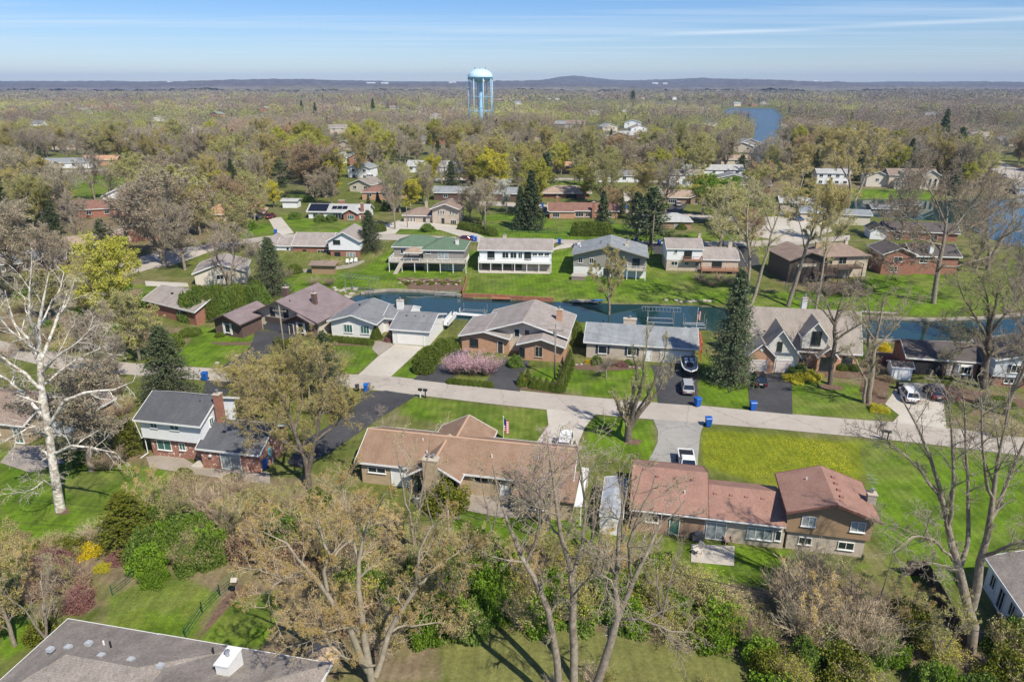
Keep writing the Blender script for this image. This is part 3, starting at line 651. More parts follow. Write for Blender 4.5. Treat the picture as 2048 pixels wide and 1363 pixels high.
BARK = M('bark_grey_brown', (0.19, 0.15, 0.11), (0.34, 0.29, 0.23), scale=2.5, rough=.95, bump=.4)
BARKD = M('bark_dark', (0.10, 0.08, 0.062), (0.20, 0.165, 0.13), scale=2.5, rough=.95, bump=.4)
BARKT = M('bark_tan', (0.24, 0.20, 0.145), (0.38, 0.33, 0.25), scale=2, rough=.95, bump=.3)
SYC = M('bark_sycamore_white', (0.78, 0.74, 0.66), (0.38, 0.32, 0.25), scale=2.2, rough=.85, lo=.42, hi=.58, bump=.5)
TW = M('twigs_grey', (0.33, 0.275, 0.21), rough=.9, objrand=.2)
TWB = M('twigs_brown', (0.34, 0.255, 0.18), rough=.9, objrand=.2)
TWT = M('twigs_tan', (0.52, 0.43, 0.29), rough=.9, objrand=.15)
TWW = M('twigs_white', (0.48, 0.43, 0.35), rough=.9)
LF = {
 'none': None,
 'brownbud': leafmat('buds_brown', (0.40, 0.345, 0.25), (0.46, 0.41, 0.28)),
 'ochre': leafmat('buds_ochre', (0.50, 0.40, 0.14), (0.42, 0.39, 0.12)),
 'olive': leafmat('buds_olive', (0.42, 0.43, 0.13), (0.48, 0.44, 0.17)),
 'orange': leafmat('buds_orange', (0.60, 0.37, 0.12), (0.50, 0.41, 0.13)),
 'yg': leafmat('young_leaves_yellow_green', (0.50, 0.48, 0.06), (0.42, 0.42, 0.07)),
 'yellow': leafmat('blossom_yellow_green', (0.60, 0.54, 0.04), (0.52, 0.48, 0.05)),
 'green': leafmat('leaves_fresh_green', (0.13, 0.25, 0.02), (0.22, 0.33, 0.03)),
 'dgreen': leafmat('leaves_green', (0.10, 0.18, 0.03), (0.20, 0.27, 0.05)),
 'ever': leafmat('needles_dark_green', (0.055, 0.085, 0.04), (0.14, 0.16, 0.07), transl=.05),
 'everb': leafmat('needles_blue_green', (0.075, 0.115, 0.065), (0.18, 0.21, 0.10), transl=.05),
 'every': leafmat('foliage_yellow_green_evergreen', (0.20, 0.20, 0.02), (0.10, 0.13, 0.015), transl=.1),
 'arb': leafmat('arborvitae_foliage', (0.075, 0.12, 0.018), (0.16, 0.20, 0.03), transl=.1),
 'rust': leafmat('buds_reddish', (0.50, 0.32, 0.19), (0.48, 0.38, 0.19)),
 'purple': leafmat('foliage_purple', (0.26, 0.11, 0.11), (0.36, 0.20, 0.17)),
 'pink': leafmat('blossom_pink', (0.72, 0.38, 0.52), (0.80, 0.58, 0.66)),
 'magenta': leafmat('blossom_magenta', (0.55, 0.30, 0.46), (0.62, 0.44, 0.52)),
 'white': leafmat('blossom_white', (0.75, 0.74, 0.66), (0.60, 0.60, 0.50)),
 'dry': leafmat('dry_leaves', (0.44, 0.30, 0.19), (0.32, 0.22, 0.14)),
 'yellowb': leafmat('forsythia_yellow', (0.70, 0.52, 0.01), (0.55, 0.45, 0.02)),
}
def stems_default(H, r0, rng, forks=1, lean=.04):
    out = []
    for k in range(forks):
        K = 9; p = np.zeros((K, 3)); a = 2 * np.pi * k / max(forks, 1) + rng.uniform(0, 1)
        ln = (.22 if forks > 1 else 0)
        for i in range(1, K):
            f = i / (K - 1)
            s = max(0, f - .12) if forks > 1 else 0
            p[i] = [math.cos(a) * s * H * ln + rng.normal(0, lean * H * .14), math.sin(a) * s * H * ln + rng.normal(0, lean * H * .14), H * f * (.97 if k == 0 else rng.uniform(.8, .95))]
        r = r0 * (1 - np.linspace(0, 1, K)) ** .9 * (1 if forks == 1 else .8) + .02
        out.append((p, r))
    return np.stack([o[0] for o in out]), np.stack([o[1] for o in out])
def tree_mesh(name, seed, H=12., cr=4.5, r0=.28, forks=1, limbs=13, br=7, tw=7, tt=6, lo=.28, leaf='none', nleaf=1, lsize=.10, bark=None, twig=None,
              tw_r=.018, up=.35, twL=(.42, .3, .2), stems=None, ang=58, droop=0, shape='round', extra=None, clear=0):
    """returns (trunk mesh, crown mesh)"""
    rng = np.random.default_rng(seed); bark = bark or BARK; twig = twig or TW
    if stems is None: sp_, sr = stems_default(H, r0, rng, forks)
    else: sp_, sr = stems
    m = max(2, limbs // max(1, len(sp_)))
    prof = np.linspace(lo, .97, m)
    if shape == 'round': pl = cr * (.55 + .9 * np.sin(np.pi * (prof - lo + .08) / (1.12 - lo))) / 1.25
    elif shape == 'vase': pl = cr * (.6 + .8 * prof)
    else: pl = cr * np.linspace(1.05, .3, m)
    Lm = np.tile(pl[None, :], (len(sp_), 1))
    lp, lr, lL = spawn(sp_, sr, m, lo, .97, Lm, ang, up, rng, K=6, wob=.14, r_fac=.5, taper=.2, rmin=.03, tipshort=0)
    if extra is not None:
        lp = np.concatenate([lp, extra[0]]); lr = np.concatenate([lr, extra[1]]); lL = np.concatenate([lL, extra[2]])
    bp_, brr, bL = spawn(lp, lr, br, .22, .98, (lL * twL[0] * 1.15)[:, None], 48, up * .6, rng, K=5, wob=.16, r_fac=.55, taper=.3, rmin=tw_r * 1.5, droop=droop)
    tp, trr, tL = spawn(bp_, brr, tw, .15, .99, (bL * (twL[1] + .25))[:, None], 45, up * .4, rng, K=4, wob=.18, r_fac=.5, taper=.4, rmin=tw_r, droop=droop * 2)
    qp, qr, qL = spawn(tp, trr, tt, .12, .99, (tL * (twL[2] + .35))[:, None], 42, up * .3, rng, K=3, wob=.2, rmin=tw_r * .6, droop=droop * 2)
    S1 = tubes(sp_, sr, 9); S2 = tubes(lp, lr, 6)
    V, F, Mi = merge([(S1[0], S1[1], 0), (S2[0], S2[1], 0)])
    trunk = npmesh(name + '_trunk', V, F, [bark], smooth=True)
    B = tubes(bp_, brr, 4); T = tubes(tp, trr, 3); Q = blades(qp, tw_r * .62)
    parts = [(B[0], B[1], 0), (T[0], T[1], 0), (Q[0], Q[1], 0)]; mats = [twig]
    if leaf != 'none' and nleaf > 0:
        k = max(1, int(round(nleaf))); sel = qp if nleaf >= 1 else qp[rng.random(len(qp)) < nleaf]
        c = np.concatenate([sel[:, -1] + rng.normal(0, lsize * .9, (len(sel), 3)) if i == 0 else sel[:, 1] * .5 + sel[:, (i % 3)] * .5 + rng.normal(0, lsize * 1.4, (len(sel), 3)) for i in range(k)])
        q_ = quads(c, lsize, rng); parts.append((q_[0], q_[1], 1)); mats.append(LF[leaf])
    V, F, Mi = merge(parts)
    crown = npmesh(name + '_crown', V, F, mats, Mi)
    return trunk, crown
def conifer_mesh(name, seed, H=12., cr=2.6, leaf='ever', dens=1.0, lsize=.16, bare=.04, shape=1.0, droop=.05, open_=0.0):
    rng = np.random.default_rng(seed)
    K = 8; sp_ = np.zeros((1, K, 3)); sp_[0, :, 2] = np.linspace(0, H * .98, K); sp_[0, 1:, :2] += rng.normal(0, .05, (K - 1, 2)).cumsum(0)
    sr = (H * .018 * (1 - np.linspace(0, 1, K)) + .03)[None, :]
    n = int(170 * dens); t = bare + (1 - bare) * np.linspace(0, .985, n) ** 1.05
    az = np.arange(n) * 2.399 + rng.uniform(-.4, .4, n)
    L = cr * ((1 - t) ** shape * 1.0 + .05) * rng.uniform(.72, 1.15, n)
    z = t * H
    base = np.c_[np.zeros(n), np.zeros(n), z]; d = np.c_[np.cos(az), np.sin(az), .30 * t + rng.normal(-.05, .06, n)]; d = nrm(d)
    pts = np.empty((n, 6, 3)); pts[:, 0] = base; cur = base.copy(); dd = d
    for k in range(1, 6):
        dd = nrm(dd + np.array([0, 0, -droop * 1.6 if k < 4 else droop * 2.0])[None] + rng.normal(0, .06, (n, 3))); cur = cur + dd * (L / 5)[:, None]; pts[:, k] = cur
    rr = (.02 + L * .012)[:, None] * np.linspace(1, .3, 6)[None]
    sec, srr, sL = spawn(pts, rr, 11, .12, .99, (L * .33 + .15)[:, None], 50, -.12, rng, K=3, wob=.12, rmin=.01, tipshort=.35)
    k1 = 6 if open_ == 0 else 4
    ter = []
    for j in range(k1):
        f = rng.uniform(.05, 1, (len(sec), 1)); p = sec[:, 0] * (1 - f) + sec[:, 2] * f + rng.normal(0, lsize * .55, (len(sec), 3)); ter.append(p)
    ter = np.concatenate(ter)
    n_ = len(ter); a = nrm(rng.normal(size=(n_, 3)) * np.array([1, 1, .55]) + np.c_[ter[:, :2] * .25, np.full(n_, -.2)]); b_ = nrm(np.cross(a, rng.normal(size=(n_, 3))))
    s = lsize * rng.uniform(.6, 1.4, (n_, 1)); V = np.stack([ter - a * s, ter - b_ * s * .42, ter + a * s, ter + b_ * s * .42], 1).reshape(-1, 3); F = np.arange(4 * n_).reshape(-1, 4)
    S1 = tubes(sp_, sr, 8); trunk = npmesh(name + '_trunk', S1[0], S1[1], [BARKD], smooth=True)
    B = tubes(pts, rr, 3)
    V2, F2, Mi = merge([(B[0], B[1], 0), (V, F, 1)])
    return trunk, npmesh(name + '_crown', V2, F2, [BARKD, LF[leaf]], Mi)
def bush_mesh(name, seed, r=1.0, h=1.0, n=2600, leaf='dgreen', lsize=.07, lump=.25, stems=10, flat=.35, shell=.55, core=False, twig=None, cone=0.0):
    """leafy shrub of radius r and height h: returns (stems mesh, foliage mesh)"""
    rng = np.random.default_rng(seed); twig = twig or TWB
    u = nrm(rng.normal(size=(n, 3))); u[:, 2] = np.abs(u[:, 2]) * 1.0
    ph = rng.uniform(0, 6.28, 6); fr_ = rng.uniform(2, 5, 6)
    az = np.arctan2(u[:, 1], u[:, 0]); el = np.arcsin(np.clip(u[:, 2], -1, 1))
    lm = 1 + lump * (np.sin(az * np.round(fr_[0]) + ph[0] + el * fr_[1]) + np.sin(az * np.round(fr_[2]) + ph[2] - el * fr_[3]) * .7 + np.sin(el * 9 + ph[4] + az * 2) * .5) * .5
    rad = (shell + (1 - shell) * rng.random(n) ** .6) * lm
    zz_ = u[:, 2] * rad
    c = np.c_[u[:, 0] * rad * r, u[:, 1] * rad * r, zz_ * h * (1 - .0)]
    if cone: c[:, :2] *= (1 - cone * np.clip(zz_, 0, 1))[:, None]
    c[:, 2] = c[:, 2] * (1 - .06) + .06 * h * rng.random(n)
    q_ = quads(c, lsize, rng, asp=.7)
    parts = [(q_[0], q_[1], 0)]; mats = [LF[leaf]]
    if core:
        nu, nv = 14, 7; th = np.linspace(0, 2 * np.pi, nu, endpoint=False); e = np.linspace(0, np.pi / 2, nv)
        E, T_ = np.meshgrid(e, th, indexing='ij'); k_ = shell * .92
        cc = (1 - cone * np.sin(E) * k_)
        V = np.c_[(np.cos(E) * np.cos(T_) * r * k_ * cc).ravel(), (np.cos(E) * np.sin(T_) * r * k_ * cc).ravel(), (np.sin(E) * h * k_).ravel()]
        i = np.arange(nv - 1)[:, None] * nu; j = np.arange(nu)[None]; F = np.stack([i + j, i + (j + 1) % nu, i + nu + (j + 1) % nu, i + nu + j], -1).reshape(-1, 4)
        parts.append((V, F, 0))
    V, F, Mi = merge(parts); fol = npmesh(name + '_foliage', V, F, mats, Mi)
    st = np.zeros((stems, 4, 3)); a = rng.uniform(0, 6.28, stems); s = rng.uniform(.3, .85, stems)
    for k in range(4):
        f = k / 3; st[:, k] = np.c_[np.cos(a) * s * r * f, np.sin(a) * s * r * f, np.full(stems, h * .8 * f ** .8)] + rng.normal(0, .02 * r, (stems, 3)) * f
    st[:, 0, 2] = 0
    S = tubes(st, np.tile(np.linspace(.03, .01, 4)[None] * max(r, .6), (stems, 1)), 4)
    return npmesh(name + '_stems', S[0], S[1], [twig]), fol
def brush_mesh(name, seed, r=2.0, h=3.5, n=60, twig=None, leaf='none', lsize=.07, tw_r=.014, spread=.45, nleaf=1, br=7, tw=5):
    """bare upright shrub: many stems fanning out from the base"""
    rng = np.random.default_rng(seed); twig = twig or TWB
    a = rng.uniform(0, 6.28, n); s = rng.uniform(.05, 1, n) ** .7; b0 = np.c_[np.cos(a), np.sin(a)] * (r * .25 * rng.random((n, 1)))
    st = np.zeros((n, 6, 3)); hh = h * rng.uniform(.6, 1.05, n)
    for k in range(6):
        f = k / 5; st[:, k, :2] = b0 + np.c_[np.cos(a), np.sin(a)] * (s * r * (f ** 1.25))[:, None] + rng.normal(0, .04 * r, (n, 2)) * f; st[:, k, 2] = hh * f * (1 - .18 * s * f)
    rr = np.tile(np.linspace(.022, .008, 6)[None] * (h / 3) ** .5, (n, 1)) + 0 * a[:, None]
    b1, r1, L1 = spawn(st, rr, br, .2, .98, h * .26, 30, .25, rng, K=3, wob=.12, rmin=tw_r)
    b2, r2, L2 = spawn(b1, r1, tw, .15, .98, h * .13, 35, .2, rng, K=3, wob=.12, rmin=tw_r * .7)
    S = tubes(st, rr, 4); B = blades(b1, tw_r); Q = blades(b2, tw_r * .6)
    V, F, _ = merge([(S[0], S[1], 0)]); stems = npmesh(name + '_stems', V, F, [twig])
    parts = [(B[0], B[1], 0), (Q[0], Q[1], 0)]; mats = [twig]
    if leaf != 'none':
        c = np.concatenate([b2[:, 2] + rng.normal(0, lsize, (len(b2), 3)) for _ in range(int(max(1, nleaf)))])
        if nleaf < 1: c = c[rng.random(len(c)) < nleaf]
        q_ = quads(c, lsize, rng); parts.append((q_[0], q_[1], 1)); mats.append(LF[leaf])
    V, F, Mi = merge(parts)
    return stems, npmesh(name + '_twigs', V, F, mats, Mi)

PROTO = {}
def proto(key, fn, parts=('trunk', 'crown')):  # f_ greys the crowns with distance: haze painted into their colour
    PROTO[key] = (fn, parts)
_cache = {}
def getp(key):
    if key not in _cache:
        fn, parts = PROTO[key]; _cache[key] = (fn(), parts)
    return _cache[key]
def joined(key):
    k2 = key + '#one'
    if k2 not in _cache:
        (a, b_), parts = getp(key)
        def arr(me):
            V = np.empty(len(me.vertices) * 3, np.float32); me.vertices.foreach_get('co', V)
            F = np.empty(len(me.loops), np.int32); me.loops.foreach_get('vertex_index', F)
            Mi = np.empty(len(me.polygons), np.int32); me.polygons.foreach_get('material_index', Mi)
            return V.reshape(-1, 3), F.reshape(-1, 4), Mi
        Va, Fa, Ma = arr(a); Vb, Fb, Mb_ = arr(b_)
        _cache[k2] = npmesh(key, np.r_[Va, Vb], np.r_[Fa, Fb + len(Va)], list(a.materials) + list(b_.materials), np.r_[Ma, Mb_ + len(a.materials)])
    return _cache[k2]
rnd = random.Random(11)
def plant(key, name, loc, scale=1.0, label='', cat='tree', group=None, rz=None, one=False, kind=None):
    rz = rnd.uniform(0, 6.28) if rz is None else rz
    sc_ = (scale,)*3 if isinstance(scale, (int, float)) else scale
    if one:
        o = link(name, joined(key), None, loc, rz, sc_); return tag(o, label, cat, group, kind)
    (a, b_), parts = getp(key)
    t = thing(name, label, cat, loc, rz, group); t.scale = sc_
    link(parts[0], a, t); link(parts[1], b_, t)
    return t
# mid-ground kinds, 12 m high as modelled
for i in range(3):
    proto(f'bare{i}', lambda i=i: tree_mesh(f'bare{i}', 100 + i, cr=5.0, limbs=20, forks=1 + i % 2, br=9, tw=7, tt=6, tw_r=.022, leaf='brownbud', nleaf=1, lsize=.08, lo=.22))
    proto(f'brown{i}', lambda i=i: tree_mesh(f'brown{i}', 110 + i, cr=5.2, limbs=22, forks=1 + i % 2, br=9, tw=7, tt=6, tw_r=.022, leaf='brownbud', nleaf=2, lsize=.09, twig=TWB, lo=.2))
    proto(f'ochre{i}', lambda i=i: tree_mesh(f'ochre{i}', 120 + i, cr=5.2, limbs=22, forks=1 + i % 2, br=9, tw=7, tt=5, tw_r=.022, leaf='ochre', nleaf=3, lsize=.095, twig=TWB, lo=.2))
    proto(f'olive{i}', lambda i=i: tree_mesh(f'olive{i}', 130 + i, cr=5.2, limbs=22, forks=1 + i % 2, br=9, tw=7, tt=5, tw_r=.022, leaf='olive', nleaf=3, lsize=.10, lo=.2))
for i in range(2):
    proto(f'yg{i}', lambda i=i: tree_mesh(f'yg{i}', 140 + i, cr=5.2, limbs=24, br=9, tw=7, tt=5, tw_r=.022, leaf='yg', nleaf=4, lsize=.11, lo=.2))
    proto(f'yellow{i}', lambda i=i: tree_mesh(f'yellow{i}', 150 + i, cr=5.0, limbs=24, br=9, tw=7, tt=5, tw_r=.022, leaf='yellow', nleaf=4, lsize=.11, lo=.2))
    proto(f'rust{i}', lambda i=i: tree_mesh(f'rust{i}', 160 + i, cr=5.2, limbs=22, br=9, tw=7, tt=5, tw_r=.022, leaf='rust', nleaf=3, lsize=.09, twig=TWB, lo=.2))
    proto(f'spruce{i}', lambda i=i: conifer_mesh(f'spruce{i}', 170 + i, H=12, cr=2.7, lsize=.2))
    proto(f'pine{i}', lambda i=i: conifer_mesh(f'pine{i}', 180 + i, H=12, cr=3.6, lsize=.26, shape=.6, bare=.2, dens=.55, open_=1))
proto('green0', lambda: tree_mesh('green0', 190, cr=5.2, limbs=24, br=9, tw=7, tt=5, tw_r=.022, leaf='green', nleaf=5, lsize=.13, lo=.2))
proto('white0', lambda: tree_mesh('white0', 191, cr=4.2, br=7, tw=7, tt=6, tw_r=.026, leaf='white', nleaf=2, lsize=.15))
proto('magenta0', lambda: tree_mesh('magenta0', 192, cr=4.2, br=6, tw=5, tt=5, tw_r=.014, leaf='magenta', nleaf=1, lsize=.06))
proto('purple0', lambda: tree_mesh('purple0', 193, cr=4.4, br=7, tw=7, tt=6, tw_r=.026, leaf='purple', nleaf=3, lsize=.16))
proto('grey0', lambda: tree_mesh('grey0', 194, H=12, cr=5.4, r0=.34, limbs=16, br=9, tw=9, tt=7, tw_r=.022, lo=.3))
proto('grey1', lambda: tree_mesh('grey1', 195, H=12, cr=5.0, r0=.30, forks=2, limbs=16, br=9, tw=9, tt=7, tw_r=.022, lo=.3))
proto('willow0', lambda: tree_mesh('willow0', 196, H=12, cr=4.4, r0=.30, forks=3, limbs=14, br=8, tw=9, tt=7, tw_r=.024, lo=.4, bark=BARKT, twig=TWT, leaf='ochre', nleaf=2, lsize=.08, droop=.05))
proto('sapling0', lambda: tree_mesh('sapling0', 240, H=12, cr=4.2, r0=.16, forks=3, limbs=15, br=7, tw=6, tt=5, tw_r=.018, lo=.15, leaf='olive', nleaf=2, lsize=.075, up=.6, twig=TWB))
proto('sapling1', lambda: tree_mesh('sapling1', 241, H=12, cr=4.6, r0=.16, forks=3, limbs=15, br=7, tw=6, tt=5, tw_r=.018, lo=.15, leaf='orange', nleaf=2, lsize=.07, up=.5, twig=TWT))
proto('thin0', lambda: tree_mesh('thin0', 198, H=12, cr=3.6, r0=.2, forks=2, limbs=9, br=6, tw=5, tt=4, tw_r=.014, lo=.35, leaf='olive', nleaf=.5, lsize=.06))
proto('thin1', lambda: tree_mesh('thin1', 199, H=12, cr=4.0, r0=.2, forks=3, limbs=12, br=6, tw=5, tt=4, tw_r=.014, lo=.3, leaf='brownbud', nleaf=.5, lsize=.06))
proto('column0', lambda: conifer_mesh('column0', 197, H=12, cr=3.2, leaf='arb', lsize=.34, shape=.45, bare=.0, dens=.8))
proto('shrub_green', lambda: bush_mesh('shrub_green', 200, 1, 1, 5720, 'dgreen', .054, .3), ('stems', 'foliage'))
proto('shrub_fresh', lambda: bush_mesh('shrub_fresh', 201, 1, 1, 5280, 'green', .054, .35, shell=.4), ('stems', 'foliage'))
proto('shrub_arb', lambda: bush_mesh('shrub_arb', 202, 1, 1, 6600, 'arb', .044, .08, shell=.8, core=True), ('stems', 'foliage'))
proto('shrub_arbcone', lambda: bush_mesh('shrub_arbcone', 212, 1, 1, 6600, 'arb', .044, .06, shell=.8, core=True, cone=.75), ('stems', 'foliage'))
proto('shrub_yellow', lambda: bush_mesh('shrub_yellow', 203, 1, 1, 4400, 'yellow', .051, .3, shell=.4), ('stems', 'foliage'))
proto('shrub_fors', lambda: bush_mesh('shrub_fors', 213, 1, 1, 3520, 'yellowb', .044, .3, shell=.4), ('stems', 'foliage'))
proto('shrub_purple', lambda: bush_mesh('shrub_purple', 204, 1, 1, 4840, 'purple', .044, .35, shell=.3), ('stems', 'foliage'))
proto('shrub_dry', lambda: bush_mesh('shrub_dry', 205, 1, 1, 3300, 'dry', .044, .35, shell=.25), ('stems', 'foliage'))
proto('shrub_olive', lambda: bush_mesh('shrub_olive', 206, 1, 1, 4840, 'every', .048, .35, shell=.35), ('stems', 'foliage'))
proto('brush_brown', lambda: brush_mesh('brush_brown', 210), ('stems', 'twigs'))
proto('brush_tan', lambda: brush_mesh('brush_tan', 211, twig=TWT, leaf='dry', nleaf=.25, lsize=.05), ('stems', 'twigs'))
proto('brush_bud', lambda: brush_mesh('brush_bud', 214, leaf='olive', nleaf=1, lsize=.07), ('stems', 'twigs'))
proto('brush_yg', lambda: brush_mesh('brush_yg', 215, leaf='yg', nleaf=1, lsize=.08), ('stems', 'twigs'))

# ------------------------------------------------------------------ building kit
WHITE = siding('white_siding', (0.80, 0.81, 0.82)); WHITEP = M('white_paint_trim', (0.80, 0.80, 0.78), (0.70, 0.70, 0.68), scale=4, rough=.5)
WHITEB = M('white_painted_brick', (0.78, 0.77, 0.74), (0.68, 0.67, 0.64), scale=3, rough=.8, bump=.2)
CREAM = siding('cream_siding', (0.66, 0.60, 0.50)); BEIGEW = M('beige_stucco', (0.60, 0.53, 0.43), (0.52, 0.45, 0.36), scale=2)
GREYS = siding('grey_siding', (0.30, 0.28, 0.25)); TANS = siding('tan_siding', (0.36, 0.24, 0.145)); DBROWN = siding('dark_brown_siding', (0.085, 0.065, 0.055), vert=True)
BLUEGREY = siding('pale_blue_siding', (0.62, 0.66, 0.70))
BRR = brick('red_brick', (0.34, 0.125, 0.075), (0.26, 0.095, 0.06), (0.36, 0.26, 0.20)); BRW = brick('weathered_red_brick', (0.36, 0.14, 0.09), (0.26, 0.10, 0.07), (0.40, 0.30, 0.24), pale=.40)
BRO = brick('orange_brick', (0.50, 0.27, 0.16), (0.42, 0.22, 0.13), (0.48, 0.36, 0.27)); BRT = brick('tan_brick', (0.46, 0.34, 0.21), (0.38, 0.28, 0.17), (0.46, 0.38, 0.28))
BRB = brick('brown_brick', (0.36, 0.22, 0.14), (0.30, 0.18, 0.12), (0.38, 0.29, 0.22)); BRP = brick('pale_beige_brick', (0.52, 0.44, 0.35), (0.46, 0.38, 0.30), (0.50, 0.44, 0.37))
BRD = brick('dark_brown_brick', (0.13, 0.075, 0.06), (0.10, 0.06, 0.05), (0.16, 0.12, 0.10)); STONE = brick('grey_stone', (0.42, 0.38, 0.32), (0.32, 0.29, 0.25), (0.25, 0.22, 0.19), big=1.6)
STONET = brick('tan_stone', (0.55, 0.46, 0.35), (0.44, 0.36, 0.27), (0.36, 0.30, 0.24), big=1.8); BLOCK = brick('painted_block', (0.50, 0.43, 0.36), (0.46, 0.40, 0.34), (0.44, 0.38, 0.32), big=2)
RF = {'charcoal': shingle('shingle_charcoal', (0.105, 0.107, 0.118)), 'brownred': shingle('shingle_brown_red', (0.285, 0.185, 0.125), c3=(0.27, 0.195, 0.145)), 'pinkbrown': shingle('shingle_pink_brown', (0.315, 0.182, 0.140), .25),
      'greybrown': shingle('shingle_grey_brown', (0.27, 0.235, 0.205), .4), 'mauve': shingle('shingle_mauve_brown', (0.23, 0.18, 0.18)), 'grey': shingle('shingle_grey', (0.21, 0.213, 0.22)), 'taupe': shingle('shingle_taupe', (0.32, 0.28, 0.255)),
      'bluegrey': shingle('shingle_blue_grey', (0.26, 0.275, 0.285), .35), 'taupe2': shingle('shingle_taupe_brown', (0.32, 0.28, 0.245)), 'green': shingle('shingle_green', (0.115, 0.175, 0.115), .2), 'maroon': shingle('shingle_maroon', (0.24, 0.13, 0.10)),
      'orange': shingle('shingle_orange_tan', (0.46, 0.27, 0.17), .2), 'tan': shingle('shingle_tan', (0.36, 0.27, 0.20)), 'light': shingle('shingle_light_grey', (0.40, 0.40, 0.39)), 'dark': shingle('shingle_dark', (0.11, 0.095, 0.09)), 'brown': shingle('shingle_brown', (0.27, 0.20, 0.16))}
def glassm(name, c, r=.05, spec=.6):
    return M(name, c, rough=r, spec=spec)
GL = glassm('window_glass_dark', (0.02, 0.03, 0.035)); GLT = glassm('window_glass_teal', (0.05, 0.14, 0.12), .1); GLL = M('window_with_pale_curtain', (0.42, 0.46, 0.46), (0.16, 0.2, 0.2), scale=1.5, rough=.15)
FRD = M('dark_window_frame', (0.05, 0.045, 0.04)); DOORR = M('dark_red_door', (0.22, 0.03, 0.03)); GARW = siding('white_garage_door', (0.80, 0.78, 0.74), step=.55); GARP = siding('pale_pink_garage_door', (0.66, 0.58, 0.54), step=.55)
BLK = M('black_metal', (0.02, 0.02, 0.022), rough=.5); GALV = M('galvanised_metal', (0.45, 0.46, 0.47), (0.35, 0.36, 0.37), scale=3, rough=.4, metal=.6); TEALP = M('teal_paint', (0.05, 0.25, 0.25))
DECKG = M('grey_deck_wood', (0.42, 0.37, 0.30), (0.32, 0.28, 0.23), scale=3); DECKR = M('red_brown_deck_wood', (0.36, 0.19, 0.12), (0.28, 0.15, 0.10), scale=3); DECKB = M('brown_deck_wood', (0.17, 0.12, 0.09), (0.12, 0.085, 0.06), scale=3)
TANF = M('tan_trim', (0.50, 0.42, 0.33)); SHUT = M('dark_blue_shutter', (0.03, 0.04, 0.06)); SOFF = M('soffit_dark', (0.16, 0.14, 0.12))
FOOT = []                          # footprints (keep trees out)

